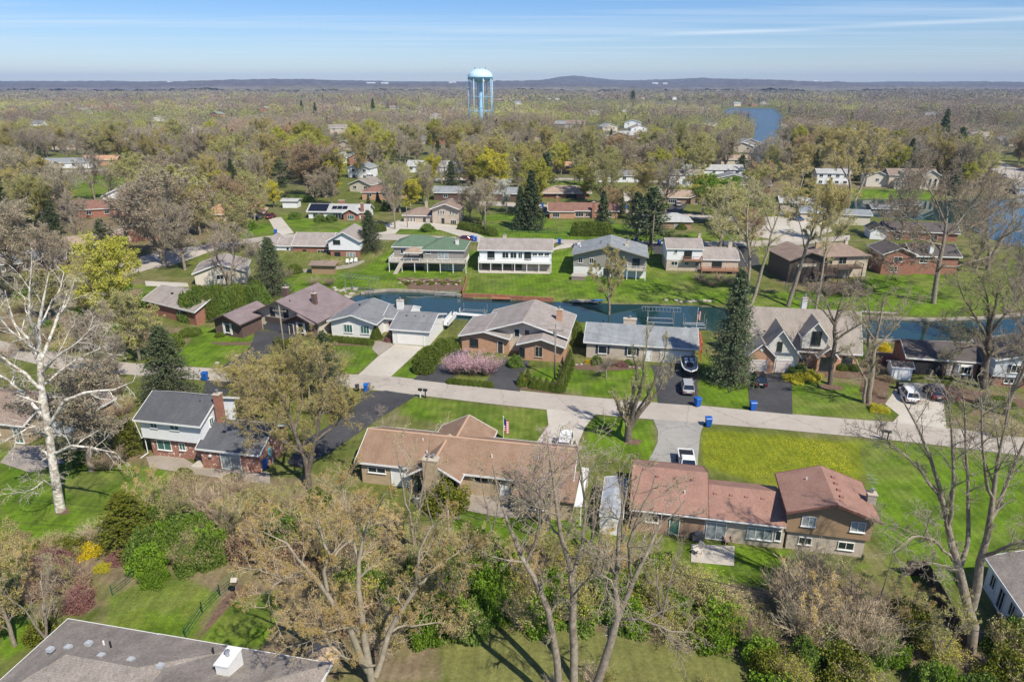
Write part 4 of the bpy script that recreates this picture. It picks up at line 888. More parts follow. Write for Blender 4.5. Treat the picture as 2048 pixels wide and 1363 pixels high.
class House:
    def __init__(s, name, label, px, py, ang=-11.5, z=0.0, zb=0.0, cat='house', group=None, xy=None):
        x, y = xy if xy else W(px, py, z)
        s.e = thing(name, label, cat, (x, y, zb), R(ang), group); s.zb = zb; s.x, s.y, s.a = x, y, R(ang); s.w = None
    def wp(s, u, v): return (s.x + u * math.cos(s.a) - v * math.sin(s.a), s.y + u * math.sin(s.a) + v * math.cos(s.a))
    def part(s, name, mb, mat, parent=None, smooth=False, label=None):
        o = mb.build(name, mat, parent or s.e, smooth=smooth)
        if label: o['label'] = label
        return o
    def wing(s, u0, v0, u1, v1, he, rise, ax, wall, roof, ov=.6, og=.5, z0=-.5, low=None, trim=WHITEP, rp=.5, hip=False, cap=None, walls=True, rooflabel=None):
        s.w = (u0, v0, u1, v1, he); ov *= .65
        FOOT.append([s.wp(u0 - 1, v0 - 1), s.wp(u1 + 1, v0 - 1), s.wp(u1 + 1, v1 + 1), s.wp(u0 - 1, v1 + 1)])
        a0, a1, b0, b1 = (v0, v1, u0, u1) if ax == 'u' else (u0, u1, v0, v1)   # a: across the ridge, b: along it
        rm = a0 + (a1 - a0) * rp
        zl = z0
        if low:
            zb_, lm, ins = low[:3]; q = MB()
            q.box(u0 + (ins if len(low) < 4 else 0), u1 - (ins if len(low) < 4 else 0), v0 + ins, v1 - .05, z0, zb_ + .01)
            s.part('lower_wall', q, lm); zl = zb_
        if walls:
            q = MB(); prof = [(a0, zl), (a1, zl), (a1, he), (rm, he + rise - .02), (a0, he)] if not hip else [(a0, zl), (a1, zl), (a1, he), (a0, he)]
            q.ext(prof, b0, b1, ax); s.part('wall', q, wall)
        t = .16; s0 = rise / max(rm - a0, .1); s1 = rise / max(a1 - rm, .1); zt = he + t + .01
        e0 = (a0 - ov, zt - ov * s0); e1 = (a1 + ov, zt - ov * s1); q = MB()
        if not hip:
            q.ext([e0, (e0[0], e0[1] - t), (rm, zt + rise - t), (e1[0], e1[1] - t), e1, (rm, zt + rise)][::-1], b0 - og, b1 + og, ax)
        else:
            hl = min((a1 - a0) / 2 + ov, (b1 - b0) / 2 + ov - .05) * 1.0; ze = zt - ov * s0
            P_ = [(a0-ov,b0-ov,ze),(a1+ov,b0-ov,ze),(a1+ov,b1+ov,ze),(a0-ov,b1+ov,ze),(rm,b0-ov+hl,zt+rise),(rm,b1+ov-hl,zt+rise)]
            P_ += [(p[0],p[1],ze-t) for p in P_[:4]]
            if ax == 'u': P_ = [(b_,a_,c_) for a_,b_,c_ in P_]
            F_ = [(0,1,4),(1,2,5,4),(2,3,5),(3,0,4,5),(6,9,8,7),(0,6,7,1),(1,7,8,2),(2,8,9,3),(3,9,6,0)]
            if ax == 'u': F_ = [f[::-1] for f in F_]
            q.add(P_, F_)
        ro = s.part('roof', q, roof, label=rooflabel)
        if trim is not None and not hip:
            q = MB(); h = .22
            for e, sg in ((e0, -1), (e1, 1)):
                x0, x1 = (e[0] - .05, e[0]) if sg < 0 else (e[0], e[0] + .05)
                q.ext([(x0, e[1] - h), (x1, e[1] - h), (x1, e[1] + .02), (x0, e[1] + .02)], b0 - og, b1 + og, ax)
            for c0, c1 in ((b0 - og - .06, b0 - og), (b1 + og, b1 + og + .06)):
                q.ext([(e0[0] - .05, e0[1] - h), (rm, zt + rise - h), (e1[0] + .05, e1[1] - h), (e1[0] + .05, e1[1] + .025), (rm, zt + rise + .025), (e0[0] - .05, e0[1] + .025)], c0, c1, ax)
            s.part('fascia', q, trim, ro)
        elif trim is not None:
            q = MB(); x0, x1, y0, y1 = (a0 - ov, a1 + ov, b0 - ov, b1 + ov) if ax == 'v' else (b0 - ov, b1 + ov, a0 - ov, a1 + ov)
            q.box(x0 - .05, x1 + .05, y0 - .05, y0, ze - .2, ze + .02).box(x0 - .05, x1 + .05, y1, y1 + .05, ze - .2, ze + .02).box(x0 - .05, x0, y0, y1, ze - .2, ze + .02).box(x1, x1 + .05, y0, y1, ze - .2, ze + .02)
            s.part('fascia', q, trim, ro)
        if cap is not None and not hip:
            q = MB(); k = .16
            q.ext([(rm - k, zt + rise - k * s0 + .005), (rm + k, zt + rise - k * s1 + .005), (rm + k, zt + rise - k * s1 + .05), (rm, zt + rise + .055), (rm - k, zt + rise - k * s0 + .05)], b0 - og, b1 + og, ax)
            s.part('ridge_cap', q, cap, ro)
        return ro
    def pl(s, mb, side, pos, a0, a1, z0, z1, d0, d1):
        if side == 'S': mb.box(a0, a1, pos - d1, pos - d0, z0, z1)
        elif side == 'N': mb.box(a0, a1, pos + d0, pos + d1, z0, z1)
        elif side == 'E': mb.box(pos + d0, pos + d1, a0, a1, z0, z1)
        else: mb.box(pos - d1, pos - d0, a0, a1, z0, z1)
    def win(s, a, z, w, h, side='S', pos=None, glass=None, frame=None, mull=1, shut=None, name='window', sill=True, depth=0):
        pos = pos if pos is not None else {'S': s.w[1], 'N': s.w[3], 'E': s.w[2], 'W': s.w[0]}[side]
        glass = glass or GL; frame = frame or WHITEP; f = .07; q = MB()
        s.pl(q, side, pos, a, a + f, z, z + h, 0, .09); s.pl(q, side, pos, a + w - f, a + w, z, z + h, 0, .09)
        s.pl(q, side, pos, a + f, a + w - f, z + h - f, z + h, 0, .09); s.pl(q, side, pos, a + f, a + w - f, z, z + f, 0, .09)
        for k in range(mull):
            c = a + w * (k + 1) / (mull + 1); s.pl(q, side, pos, c - .03, c + .03, z + f, z + h - f, 0, .08)
        if sill: s.pl(q, side, pos, a - .06, a + w + .06, z - .06, z, 0, .16)
        o = s.part(name, q, frame); q = MB(); s.pl(q, side, pos, a + f, a + w - f, z + f, z + h - f, .004, .04); s.part('pane', q, glass, o)
        if shut:
            for x in (a - .42, a + w + .04):
                q = MB(); s.pl(q, side, pos, x, x + .38, z, z + h, .003, .05); s.part('shutter', q, shut)
        return o
    def door(s, a, w, h, side='S', pos=None, mat=None, name='door', z=0.05, frame=None):
        pos = pos if pos is not None else {'S': s.w[1], 'N': s.w[3], 'E': s.w[2], 'W': s.w[0]}[side]
        q = MB(); f = .08
        s.pl(q, side, pos, a - f, a, z, z + h + f, 0, .10); s.pl(q, side, pos, a + w, a + w + f, z, z + h + f, 0, .10); s.pl(q, side, pos, a, a + w, z + h, z + h + f, 0, .10)
        o = s.part(name, q, frame or WHITEP); q = MB(); s.pl(q, side, pos, a, a + w, z, z + h, .004, .04)
        if name == 'garage_door':
            for k in range(1, 4): s.pl(q, side, pos, a, a + w, z + h * k / 4 - .012, z + h * k / 4 + .012, .04, .055)
        s.part('panel', q, mat or WHITEP, o)
        if name == 'door':
            q = MB(); s.pl(q, side, pos, a + w - .14, a + w - .08, z + .95, z + 1.08, .04, .1); s.part('handle', q, BLK, o)
    def chim(s, u, v, z0, z1, w=.9, d=.7, mat=None, pot=1, capm=None):
        q = MB().box(u, u + w, v, v + d, z0, z1); o = s.part('chimney', q, mat or BRR)
        q = MB().box(u - .07, u + w + .07, v - .07, v + d + .07, z1, z1 + .12); s.part('cap', q, capm or TANF, o)
        q = MB()
        for k in range(pot): q.lathe([(.13, 0), (.13, .4), (.2, .42), (.2, .5), (.001, .56)], 10, (u + w * (k + 1) / (pot + 1), v + d / 2, z1 + .12))
        s.part('flue', q, GALV, o)
    def vents(s, pts, mat=None, sz=.35, h=.18):
        for u, v, z in pts:
            s.part('roof_vent', MB().ext([(v - sz / 2, z - .1), (v + sz / 2, z - .1), (v + sz / 2, z + h * .7), (v - sz / 2, z + h)][::1], u - sz / 2, u + sz / 2, 'u'), mat or TANF)
    def pipe(s, u, v, z, h=.5, mat=None): s.part('vent_pipe', MB().lathe([(.07, -.2), (.07, h), (.001, h)], 8, (u, v, z)), mat or WHITEP)
    def deck(s, u0, u1, v0, v1, z, mat, rail=1.0, posts=2.6, rmat=None, solid=False, sides='SEW', zg=-.4):
        rmat = rmat or mat
        s.part('deck', MB().box(u0, u1, v0, v1, z - .22, z), mat)
        n_ = max(2, int((u1 - u0) / posts) + 1)
        for k in range(n_):
            x = u0 + .1 + (u1 - u0 - .2) * k / (n_ - 1); s.part('post', MB().box(x - .08, x + .08, v0 + .02, v0 + .18, zg, z - .22), rmat)
        q = MB()
        def run(side, pos, a0, a1):
            s.pl(q, side, pos, a0, a1, z + rail - .08, z + rail, -.08, 0); s.pl(q, side, pos, a0, a1, z + .08, z + .14, -.06, -.02)
            m_ = max(1, int((a1 - a0) / 1.8))
            for k in range(m_ + 1):
                x = a0 + (a1 - a0 - .1) * k / m_; s.pl(q, side, pos, x, x + .1, z, z + rail + .05, -.1, 0)
            if solid: s.pl(q, side, pos, a0, a1, z + .1, z + rail - .1, -.05, -.03)
            else:
                m_ = int((a1 - a0) / .28)
                for k in range(m_): s.pl(q, side, pos, a0 + .28 * k, a0 + .28 * k + .035, z + .1, z + rail - .06, -.06, -.03)
        if 'S' in sides: run('S', v0, u0, u1)
        if 'E' in sides: run('E', u1, v0, v1)
        if 'W' in sides: run('W', u0, v0, v1)
        s.part('railing', q, rmat)

# --- two-storey white and brick house, left
h = House('house', 'two storey house, white above weathered red brick, with charcoal roof', 295, 912)
h.wing(0, -.1, 8.5, 7.0, 5.6, 1.75, 'u', WHITE, RF['charcoal'], ov=.9, low=(2.75, BRW, .55), og=.35)
h.win(1.5, 4.3, .95, 1.0, glass=GLT); h.win(4.2, 4.3, 1.25, 1.0, glass=GLT, mull=1)
h.win(1.4, .95, 2.0, 1.4, pos=.45, glass=GLT); h.win(4.5, 1.2, .9, 1.0, pos=.45, glass=GLT); h.win(1.5, 4.25, .8, 1.1, side='E', glass=GLT); h.win(4.3, 4.35, .55, .8, side='E', glass=GLT)
h.pipe(6.9, 2.6, 6.9, .35, BLK); h.chim(9.05, 2.2, 2.6, 8.3, .8, .8, BRR)
h.wing(8.5, -.9, 16.2, 6.2, 2.75, 1.9, 'u', BRW, RF['charcoal'], ov=.5, og=.4)
h.win(11.1, .15, 2.7, 2.15, glass=GLL, name='sliding_door', sill=False); h.win(8.0, .9, .5, 1.3, pos=.35, glass=GLT, mull=0)
h.part('downspout', MB().path([(-.1,-.75,5.4),(-.1,-.2,2.7),(-.1,.3,2.6),(-.1,.3,.3),(-.5,-.6,.05)], .06), WHITEP)
h.part('wall_lamp', MB().box(7.0, 7.25, .15, .45, 1.7, 1.95), WHITEP); h.part('wall_lamp', MB().box(9.7, 9.95, -1.2, -.9, 1.7, 1.95), WHITEP)
h.part('steps', MB().box(7.2, 8.5, -1.4, .4, -.1, .28), CONC)

# --- long brown roofed ranch in the middle
h = House('house', 'long tan brick ranch house with brown red roof, broad front gable and wide chimney', 725, 965)
CAPT = M('ridge_cap_tan', (0.44, 0.29, 0.20))
h.wing(0, .1, 24.2, 8.1, 3.0, 1.9, 'u', BRT, RF['brownred'], ov=.65, og=.6, cap=CAPT)
h.win(.8, 1.55, 2.2, .75, glass=GL, mull=1); h.door(3.7, 2.3, 2.35, mat=WHITEP, name='door'); 
h.wing(18.8, -2.6, 25.0, 2.0, 2.5, .9, 'u', BRT, RF['brownred'], ov=.5, og=.3, rp=.95, trim=None)
h.wing(6.4, -1.1, 12.2, 4.2, 2.9, 1.75, 'v', BRT, RF['brownred'], ov=.5, og=.8, cap=CAPT)
h.win(6.7, .3, 1.3, 2.2, mull=0, frame=FRD, pos=-1.1); h.win(10.4, 1.8, 1.4, .9, mull=0, frame=FRD, pos=-1.1)
h.wing(7.0, 5.0, 13.6, 9.9, 2.9, 1.75, 'v', BRT, RF['brownred'], ov=.5, og=.5, cap=CAPT)
h.chim(8.3, -2.1, -.4, 5.2, 1.7, 1.0, BRT, pot=2)
h.door(16.6, 1.0, 2.1, pos=.1, mat=WHITEP); h.win(13.6, 1.9, 4.9, .7, pos=.1, frame=FRD, mull=5, sill=False); h.win(20.0, 1.0, 2.2, 1.2, pos=-2.6)
h.pipe(6.6, 3.2, 4.4); h.pipe(15.2, 2.0, 3.95); h.pipe(7.6, 1.6, 3.8); h.pipe(20.5, 2.4, 4.1)
h.part('satellite_dish', MB().lathe([(.02, 0), (.25, .04), (.42, .14)], 14, (5.2, -.2, 3.0)).tube((5.2, -.1, 3.0), (5.2, .5, 2.9), .03), GALV)
h.part('awning', MB().box(25.3, 26.1, -3.3, 4.6, 2.35, 2.45), WHITEP)
for v in (-3.2, .6, 4.4): h.part('post', MB().box(25.95, 26.07, v, v + .12, 0, 2.35), WHITEP)

# --- pink brown roofed ranch with two-storey end
h = House('house', 'pink brown roofed ranch with a two storey tan gable at its right end', 1262, 1060)
BT = M('brown_trim', (0.17, 0.08, 0.065))
h.wing(0, 0, 7.3, 9.2, 3.0, 2.0, 'u', BRB, RF['pinkbrown'], ov=.7, og=.3, trim=BT)
h.win(1.4, 1.35, 1.3, .85, mull=1); h.door(3.9, .9, 2.1, mat=GLT); h.wing(7.3, 0, 15.1, 6.5, 3.0, 1.4, 'u', BRP, RF['pinkbrown'], ov=.7, og=.0, trim=None)
h.win(7.5, .15, 2.0, 2.1, glass=GLL, name='sliding_door', sill=False, mull=1); h.win(11.5, .8, 2.5, 1.4, glass=GLL, mull=2); h.win(14.2, .9, .6, 1.2, mull=0)
h.wing(15.1, -.15, 22.9, 5.3, 4.95, 1.35, 'v', TANS, RF['pinkbrown'], ov=.6, og=.9, low=(2.2, BLOCK, .3), trim=BT)
h.win(16.4, 3.1, 1.35, 1.15, glass=GLL); h.win(20.9, 3.1, 1.35, 1.15, glass=GLL); h.win(16.5, .75, 1.25, .85, pos=.15); h.win(20.2, .7, 1.5, .9, pos=.15)
h.chim(22.7, 2.0, 2.2, 6.0, .8, .7, STONE, pot=1)
h.vents([(2.4, 3.5, 4.7), (4.3, 3.5, 4.7), (6.0, 3.5, 4.7), (8.3, 2.3, 4.1), (9.9, 2.3, 4.1), (11.4, 2.3, 4.1), (13.0, 2.3, 4.1), (14.5, 2.3, 4.1), (19.9, 4.4, 6.25), (19.9, 3.2, 6.25), (19.9, 2.0, 6.25), (19.9, .8, 6.25)], M('vent_pink', (0.36, 0.18, 0.15)), .34, .16)
h.pipe(5.2, 1.9, 4.0, .35); h.pipe(17.3, 4.0, 5.75, .4)
h.part('antenna', MB().path([(23.0, 2.6, 5.5), (23.0, 2.6, 7.6)], .03).path([(23.0, 1.6, 7.5), (23.0, 3.9, 7.5)], .02).path([(22.5, 2.0, 7.5), (23.5, 2.0, 7.5)], .015).path([(22.5, 2.7, 7.5), (23.5, 2.7, 7.5)], .015).path([(22.6, 3.4, 7.5), (23.4, 3.4, 7.5)], .015), GALV)
h.part('gutter', MB().box(-.3, 15.0, -.60, -.52, 2.80, 2.93), WHITEP)

# --- grey brown roof at the bottom left
h = House('house', 'grey brown shingled hip roof with long white chimney in the near left corner', 137, 1237, z=2.8)
h.wing(.6, -9.6, 15.5, -.6, 3.05, 1.9, 'u', BRP, RF['greybrown'], ov=.6, hip=True)
h.wing(9.0, -15.4, 23.0, -.6, 3.05, 2.6, 'u', BRP, RF['greybrown'], ov=.6, hip=True)
h.chim(16.4, -3.9, 3.6, 5.2, 1.0, 1.7, WHITEB, pot=1, capm=WHITEP)
VG = M('vent_grey', (0.42, 0.44, 0.46))
h.vents([(4.4, -4.2, 4.75), (5.4, -3.4, 4.55), (3.2, -4.6, 4.7), (7.4, -4.4, 4.75), (9.8, -4.3, 4.75), (12.3, -4.4, 4.8), (17.2, -7.0, 5.6), (19.5, -7.2, 5.65)], VG, .42, .2)
h.pipe(6.3, -3.0, 4.3, .3); h.pipe(7.1, -3.2, 4.4, .5, BLK); h.pipe(14.5, -1.6, 3.7, .5, BLK)
# --- house at the lower right edge
h = House('house', 'small white house with weathered brown roof at the lower right edge of the photo', 1965, 1115, -11.5, z=2.8)
h.wing(.4, -7.0, 9.4, -.6, 3.0, 1.7, 'v', WHITE, RF['greybrown'], ov=.5, og=.5)
h.win(1.6, 1.0, 1.2, 1.2, shut=None, frame=WHITEP); h.win(-6.0, 1.0, .9, 1.4, side='W'); h.win(-4.2, .2, 1.0, 2.1, side='W'); h.win(-2.4, 1.0, .9, 1.4, side='W')
h.part('downspout', MB().path([(.2, -7.2, 2.8), (.25, -7.1, .1)], .06), WHITEP)
# --- brown roof behind the sycamore
h = House('house', 'low house with brown red roof and tan wall half hidden behind the white sycamore', 58, 888)
h.wing(-15, 0, -.2, 8.4, 2.9, 1.9, 'u', BRT, RF['brown'], ov=.6); h.win(-6.5, .9, 2.4, 1.3, mull=2); h.win(-1.9, .1, 1.3, 2.1, glass=GLT)
h.wing(-.2, 2.6, 5.4, 9.0, 2.8, 1.4, 'v', BRT, RF['brown'], ov=.5); h.door(.6, 2.0, 2.1, mat=GARW, name='garage_door'); h.door(3.0, 1.9, 2.1, mat=GARW, name='garage_door')
# --- north side of the road
h = House('house', 'dark brown house with mauve roof, big central gable and black driveway', 432, 668, -20)
TR = M('dark_trim', (0.10, 0.075, 0.07))
h.wing(4.6, 5.4, 19.2, 16.5, 3.1, 3.1, 'v', BEIGEW, RF['mauve'], ov=.9, og=1.1, rp=.44, trim=TR, cap=RF['mauve'])
h.win(8.6, 3.0, 1.1, 1.6, frame=FRD, mull=0, sill=False); h.win(11.6, 3.0, 1.1, 1.6, frame=FRD, mull=0, sill=False); h.part('balcony', MB().box(8.0, 13.0, 4.4, 5.4, 2.1, 2.3).box(8.0, 13.0, 4.4, 4.45, 2.3, 3.1), DBROWN)
h.wing(.1, 0, 6.3, 7.5, 2.95, 1.35, 'v', BRD, RF['mauve'], ov=.7, og=.9, trim=TR); h.win(2.4, .7, 1.2, 1.7, frame=WHITEP, mull=0)
for x in (2.0, 3.65): h.part('window_trim', MB().box(x, x + .35, -.12, 0, .4, 2.6), WHITEP)
h.wing(12.8, 4.6, 18.8, 9, 2.95, 1.35, 'v', BRD, RF['mauve'], ov=.7, og=.9, trim=TR); h.win(15.2, .7, 1.2, 1.9, mull=0)
for x in (14.85, 16.45): h.part('window_trim', MB().box(x, x + .33, 4.48, 4.6, .4, 2.7), WHITEP)
h.door(13.2, .9, 2.1, mat=FRD); h.chim(15.0, 9.6, 3.5, 6.7, .8, .8, BRD); h.chim(6.2, 12.5, 3.5, 6.2, 1.0, .8, BRD); h.pipe(12.5, 6.5, 5.7, .5, BLK)
h = House('house', 'white brick ranch with grey roof, low front gable and white double garage door', 665, 680, -11.5)
h.wing(-1.2, 2.4, 7.6, 11.8, 3.0, 1.35, 'v', WHITEB, RF['grey'], ov=.7, og=.7, cap=RF['grey']); h.win(1.3, .8, 1.7, 1.6, mull=2, frame=WHITEP, glass=GLT, pos=2.4); h.win(4.6, .8, 1.7, 1.6, mull=2, glass=GLT, pos=2.4)
h.wing(7.6, 6.2, 12.5, 13.0, 3.0, 1.3, 'u', WHITEB, RF['grey'], ov=.9, og=0); h.door(8.6, 1.2, 2.1, mat=DOORR)
h.wing(11.5, .5, 18.2, 10.2, 2.9, 1.5, 'u', WHITEB, RF['grey'], ov=.6, og=.5); h.door(12.5, 4.9, 2.1, mat=GARW, name='garage_door')
h.chim(9.6, 8.2, 3.2, 5.6, 1.2, .8, WHITEB, pot=1); h.vents([(13, 4.2, 4.2), (14.6, 4.4, 4.2), (16.2, 4.6, 4.25), (2.0, 8.5, 4.3)], BLK, .3, .14)
h.part('stair', MB().box(18.4, 19.4, 9.2, 14.5, 1.0, 1.2).box(18.4, 18.46, 9.2, 14.5, 1.2, 2.1).box(19.34, 19.4, 9.2, 14.5, 1.2, 2.1), WHITEP)
h = House('house', 'taupe roofed house with orange brick and layered low gables behind the pink magnolia', 925, 700, -11.5)
h.wing(-.1, 0, 8.2, 9, 2.9, 1.0, 'v', BRO, RF['taupe'], ov=.6, og=.7); h.win(1.4, .9, 1.5, 1.4, mull=1, frame=FRD)
h.door(6.4, .9, 2.1, mat=FRD)
h.wing(3.4, 1.4, 18.0, 11.5, 3.6, 2.3, 'v', BEIGEW, RF['taupe'], ov=.9, og=1.3, rp=.5, cap=RF['taupe']); h.win(9.0, 2.7, 1.0, 1.5, mull=0, sill=False); h.win(10.8, 2.7, 1.0, 1.5, mull=0, sill=False)
h.wing(10.6, -2.1, 18.1, 5, 2.9, 1.15, 'v', BRO, RF['taupe'], ov=.6, og=.7); h.win(13.3, .7, 1.3, 1.9, mull=1, frame=TANF); h.win(10.65, .5, .9, 1.6, mull=0, frame=FRD)
h.chim(15.6, 6.6, 3.5, 6.3, 1.0, .8, BRO, pot=1)
h = House('house', 'long low pale brick ranch under a plain blue grey roof with dark shutters', 1172, 715, -10.5)
h.wing(0, .2, 18.0, 9.4, 2.95, 1.75, 'u', BRP, RF['bluegrey'], ov=.65, og=.5); h.win(2.0, .9, 1.5, 1.4, shut=SHUT, mull=0); h.win(6.9, .9, 1.5, 1.4, shut=SHUT, mull=0); h.door(9.8, 1.1, 2.1, mat=WHITEP); h.door(12.4, 4.9, 2.15, mat=GARW, name='garage_door')
h.chim(5.9, 5.6, 3.8, 5.4, 2.2, .9, BRP, pot=1); h.pipe(2.4, 5.6, 4.5, .6, BLK)
q = MB()
for v in (1.0, 3.0, 5.0, 7.0): q.box(19.0, 19.12, v, v + .12, 0, 3.6)
q.box(18.9, 19.2, 1.0, 7.2, 3.3, 3.5).box(18.9, 19.2, 1.0, 7.2, 1.9, 2.1); h.part('trellis', q, M('red_stain', (0.40, 0.10, 0.05)))
# --- big taupe two-storey with gables
h = House('house', 'large two storey house with steep taupe gables, arched windows and two pink garage doors', 1495, 742, -9.5)
TP = RF['taupe2']
h.wing(.3, 3.4, 17.6, 11.6, 3.3, 5.4, 'u', BRO, TP, ov=.6, og=.4, rp=.48)
h.wing(1.6, .35, 7.6, 7.5, 3.2, 4.0, 'v', M('pale_board_siding', (0.62, 0.60, 0.55), (0.56, 0.54, 0.49), scale=2), TP, ov=.5, og=.45, walls=True)
h.win(4.1, 3.7, .8, 1.6, frame=FRD, mull=0, name='arched_window')
h.wing(-.3, -.35, 3.9, 4, 3.0, 2.1, 'v', BRO, TP, ov=.5, og=.4)
h.door(.2, 2.5, 2.1, mat=GARP, name='garage_door'); h.part('round_vent', MB().tube((1.75, -.42, 4.1), (1.75, -.34, 4.1), .32, .32, 16), WHITEP)
h.door(4.4, 2.5, 2.1, mat=GARP, name='garage_door', pos=.35)
h.wing(8.4, 2.6, 12.2, 8, 5.7, 2.4, 'v', M('pale_board_siding', (0.62, 0.60, 0.55)), TP, ov=.4, og=.4, z0=3.6)
h.win(9.7, 4.3, 1.5, 2.3, frame=FRD, mull=1, name='arched_window'); h.wing(11.0, 2.0, 14.0, 5, 2.6, 1.6, 'v', BRO, TP, ov=.3, og=.6); h.win(11.5, .1, 2.0, 2.4, frame=FRD, mull=1, name='front_door')
h.win(15.2, 1.0, 1.6, 1.3, pos=3.4, frame=FRD, mull=1); h.chim(9.6, 10.8, 3, 9.6, .8, .8, WHITEP, pot=1); h.win(8.6, 1.0, 1.4, 1.5, pos=3.4, frame=FRD)
h.part('skylight', MB().ext([(2.7, 6.0), (3.3, 6.0), (3.3, 6.06), (2.7, 6.06)], 2.2, 2.6, 'u'), FRD)
# --- right: carport house
h = House('house', 'red brick house with dark roof, open carport and bay window behind two parked cars', 1785, 765, -11.5)
h.wing(3.2, 4.6, 13.4, 11.5, 2.9, 1.6, 'u', BRR, RF['dark'], ov=.7, og=.5)
h.part('garage_shade_panel', MB().box(3.9, 8.6, 4.45, 4.585, .05, 2.3), M('garage_shade_dark', (0.025, 0.024, 0.026)))  # dark panel on the closed wall, painting the shade inside the garage
h.part('bay_window', MB().prism([(10.2, 4.58), (10.5, 3.9), (12.5, 3.9), (12.8, 4.58)], .6, 2.3), WHITEP); h.win(10.75, .85, 1.6, 1.25, pos=3.9, mull=2)
q = MB()
for k in range(9): q.box(9.0, 9.8, 4.42, 4.5, .3 + k * .25, .36 + k * .25)
q.box(9.1, 9.16, 4.42, 4.5, .2, 2.5).box(9.64, 9.7, 4.42, 4.5, .2, 2.5); h.part('trellis', q, WHITEP)
h.wing(14.4, 1.6, 26, 9.5, 4.5, 1.5, 'v', BLUEGREY, RF['dark'], ov=.6, og=.5, low=(1.7, BRR, .3)); h.win(16.6, 2.5, 1.5, 1.3, shut=SHUT, mull=1); h.win(20.5, 2.5, 1.5, 1.3, shut=SHUT, mull=1); h.win(16.2, .6, 1.4, .8, pos=1.9)
h.vents([(6, 7.0, 4.0), (9, 7.0, 4.0)], BLK, .3, .14)
h = House('garden_shed', 'small white shed with dark roof beside the open carport', 1785, 765, -11.5, cat='shed')
h.wing(.1, 1.4, 3.0, 3.9, 2.1, .5, 'u', WHITE, RF['dark'], ov=.2, og=.2); h.door(.5, 2.0, 1.7, mat=WHITEP, name='garage_door')
h = House('house', 'brown grey roofed house mostly hidden behind the yellow green tree', 380, 650, -30)
h.wing(-14, .5, 1.5, 9, 3.0, 1.8, 'u', BRR, RF['taupe'], ov=.7); h.win(-4, .9, 1.6, 1.3); h.chim(-1.5, 3.0, 3.5, 5.6, .8, .8, BRR); h.vents([(-6, 3, 4.4), (-8.5, 3, 4.4), (-3.5, 3, 4.4)], BLK)
# --- north bank of the canal
h = House('house', 'red brick split level house with white gabled upper storey and terraced garden', 560, 518, -4)
h.wing(13.9, -.8, 22.2, 9.5, 5.4, 2.3, 'v', WHITE, RF['taupe'], ov=.6, og=.6, low=(2.9, BRR, .25)); h.win(15.2, 4.5, 1.9, 1.1, mull=2, frame=FRD); h.win(15.2, .3, 1.6, 2.0, pos=-.55, frame=FRD); h.win(18.4, .8, 2.4, 1.5, pos=-.55, glass=GLL, mull=2)
h.wing(3.4, 1.2, 13.9, 9.8, 3.6, 2.5, 'u', BRR, RF['taupe'], ov=.6, og=.2); h.win(10.0, .3, 3.2, 2.1, mull=3); h.win(6.0, 1.5, 1.0, .9, frame=FRD, mull=0)
h.wing(-5.5, .8, -1.2, 8.5, 3.6, 1.6, 'v', WHITE, RF['taupe'], ov=.5, low=(1.5, BRR, .1)); h.wing(-1.2, 1.6, 3.4, 8.5, 3.3, 1.4, 'u', WHITE, RF['taupe'], ov=.5, og=.1, low=(1.5, BRR, .1)); h.win(1.4, 2.0, .8, .9, mull=0)
h.chim(21.8, 4.5, 3.5, 8.3, .7, .7, BRR); h.pipe(11.0, 3.8, 5.2); h.pipe(7.0, 4.5, 5.6)
h.part('satellite_dish', MB().lathe([(.02, 0), (.3, .05), (.5, .16)], 14, (13.2, 2.4, 4.7)).tube((13.2, 2.4, 4.0), (13.2, 2.4, 4.7), .03), GALV)
h = House('house', 'green hip roofed house with long raised white deck over the canal lawn', 780, 540, -4)
h.wing(.3, 3.8, 12, 12, 5.3, 2.0, 'u', GREYS, RF['green'], ov=.7, hip=True, low=(2.4, STONE, .05)); h.wing(8.5, .6, 18.6, 11, 5.3, 2.1, 'u', GREYS, RF['green'], ov=.7, hip=True, low=(2.4, STONE, .05))
h.win(12.2, 2.9, 2.6, 1.9, glass=GLL, mull=2, name='sliding_door'); h.win(9.2, 4.2, 1.2, .6, mull=0); h.win(2.0, 3.4, 1.5, 1.2, pos=3.8)
h.win(10, .2, 2.4, 1.9, frame=FRD, mull=1); h.win(14, .2, 2.4, 1.9, glass=GLL, mull=2); h.chim(16.4, 2.6, 5.0, 7.4, .8, .6, WHITEB)
h.deck(.2, 19.6, -1.8, 3.8, 2.6, DECKG, rail=1.0, posts=2.8, rmat=WHITEP)
h.part('stair', MB().add([(3.0,-1.8,2.6),(4.0,-1.8,2.6),(2.6,-3.6,0),(1.6,-3.6,0),(3.0,-1.8,2.4),(4.0,-1.8,2.4),(2.6,-3.6,-.2),(1.6,-3.6,-.2)], [(0,3,2,1),(4,5,6,7),(0,1,5,4),(1,2,6,5),(2,3,7,6),(3,0,4,7)]), DECKG)
g = House('gazebo', 'tan roofed gazebo standing on the white deck of the green roofed house', 780, 540, -4, cat='gazebo')
g.wing(4.3, -1.2, 8.3, 2.2, 4.9, .9, 'u', DECKG, RF['tan'], ov=.4, hip=True, walls=False)
for x in (4.4, 8.05):
    for y in (-1.1, 2.0): g.part('post', MB().box(x, x + .15, y, y + .15, 2.6, 4.9), DECKB)
h = House('house', 'long white house with taupe roof and white balcony over dark lower windows', 957, 542, -4)
h.wing(.2, 1.0, 18.1, 10.5, 5.3, 1.8, 'u', WHITE, RF['taupe'], ov=.7, og=.4, low=(2.4, STONE, .05)); 
h.win(2.2, 2.9, 1.8, 2.0, frame=FRD, name='sliding_door'); 
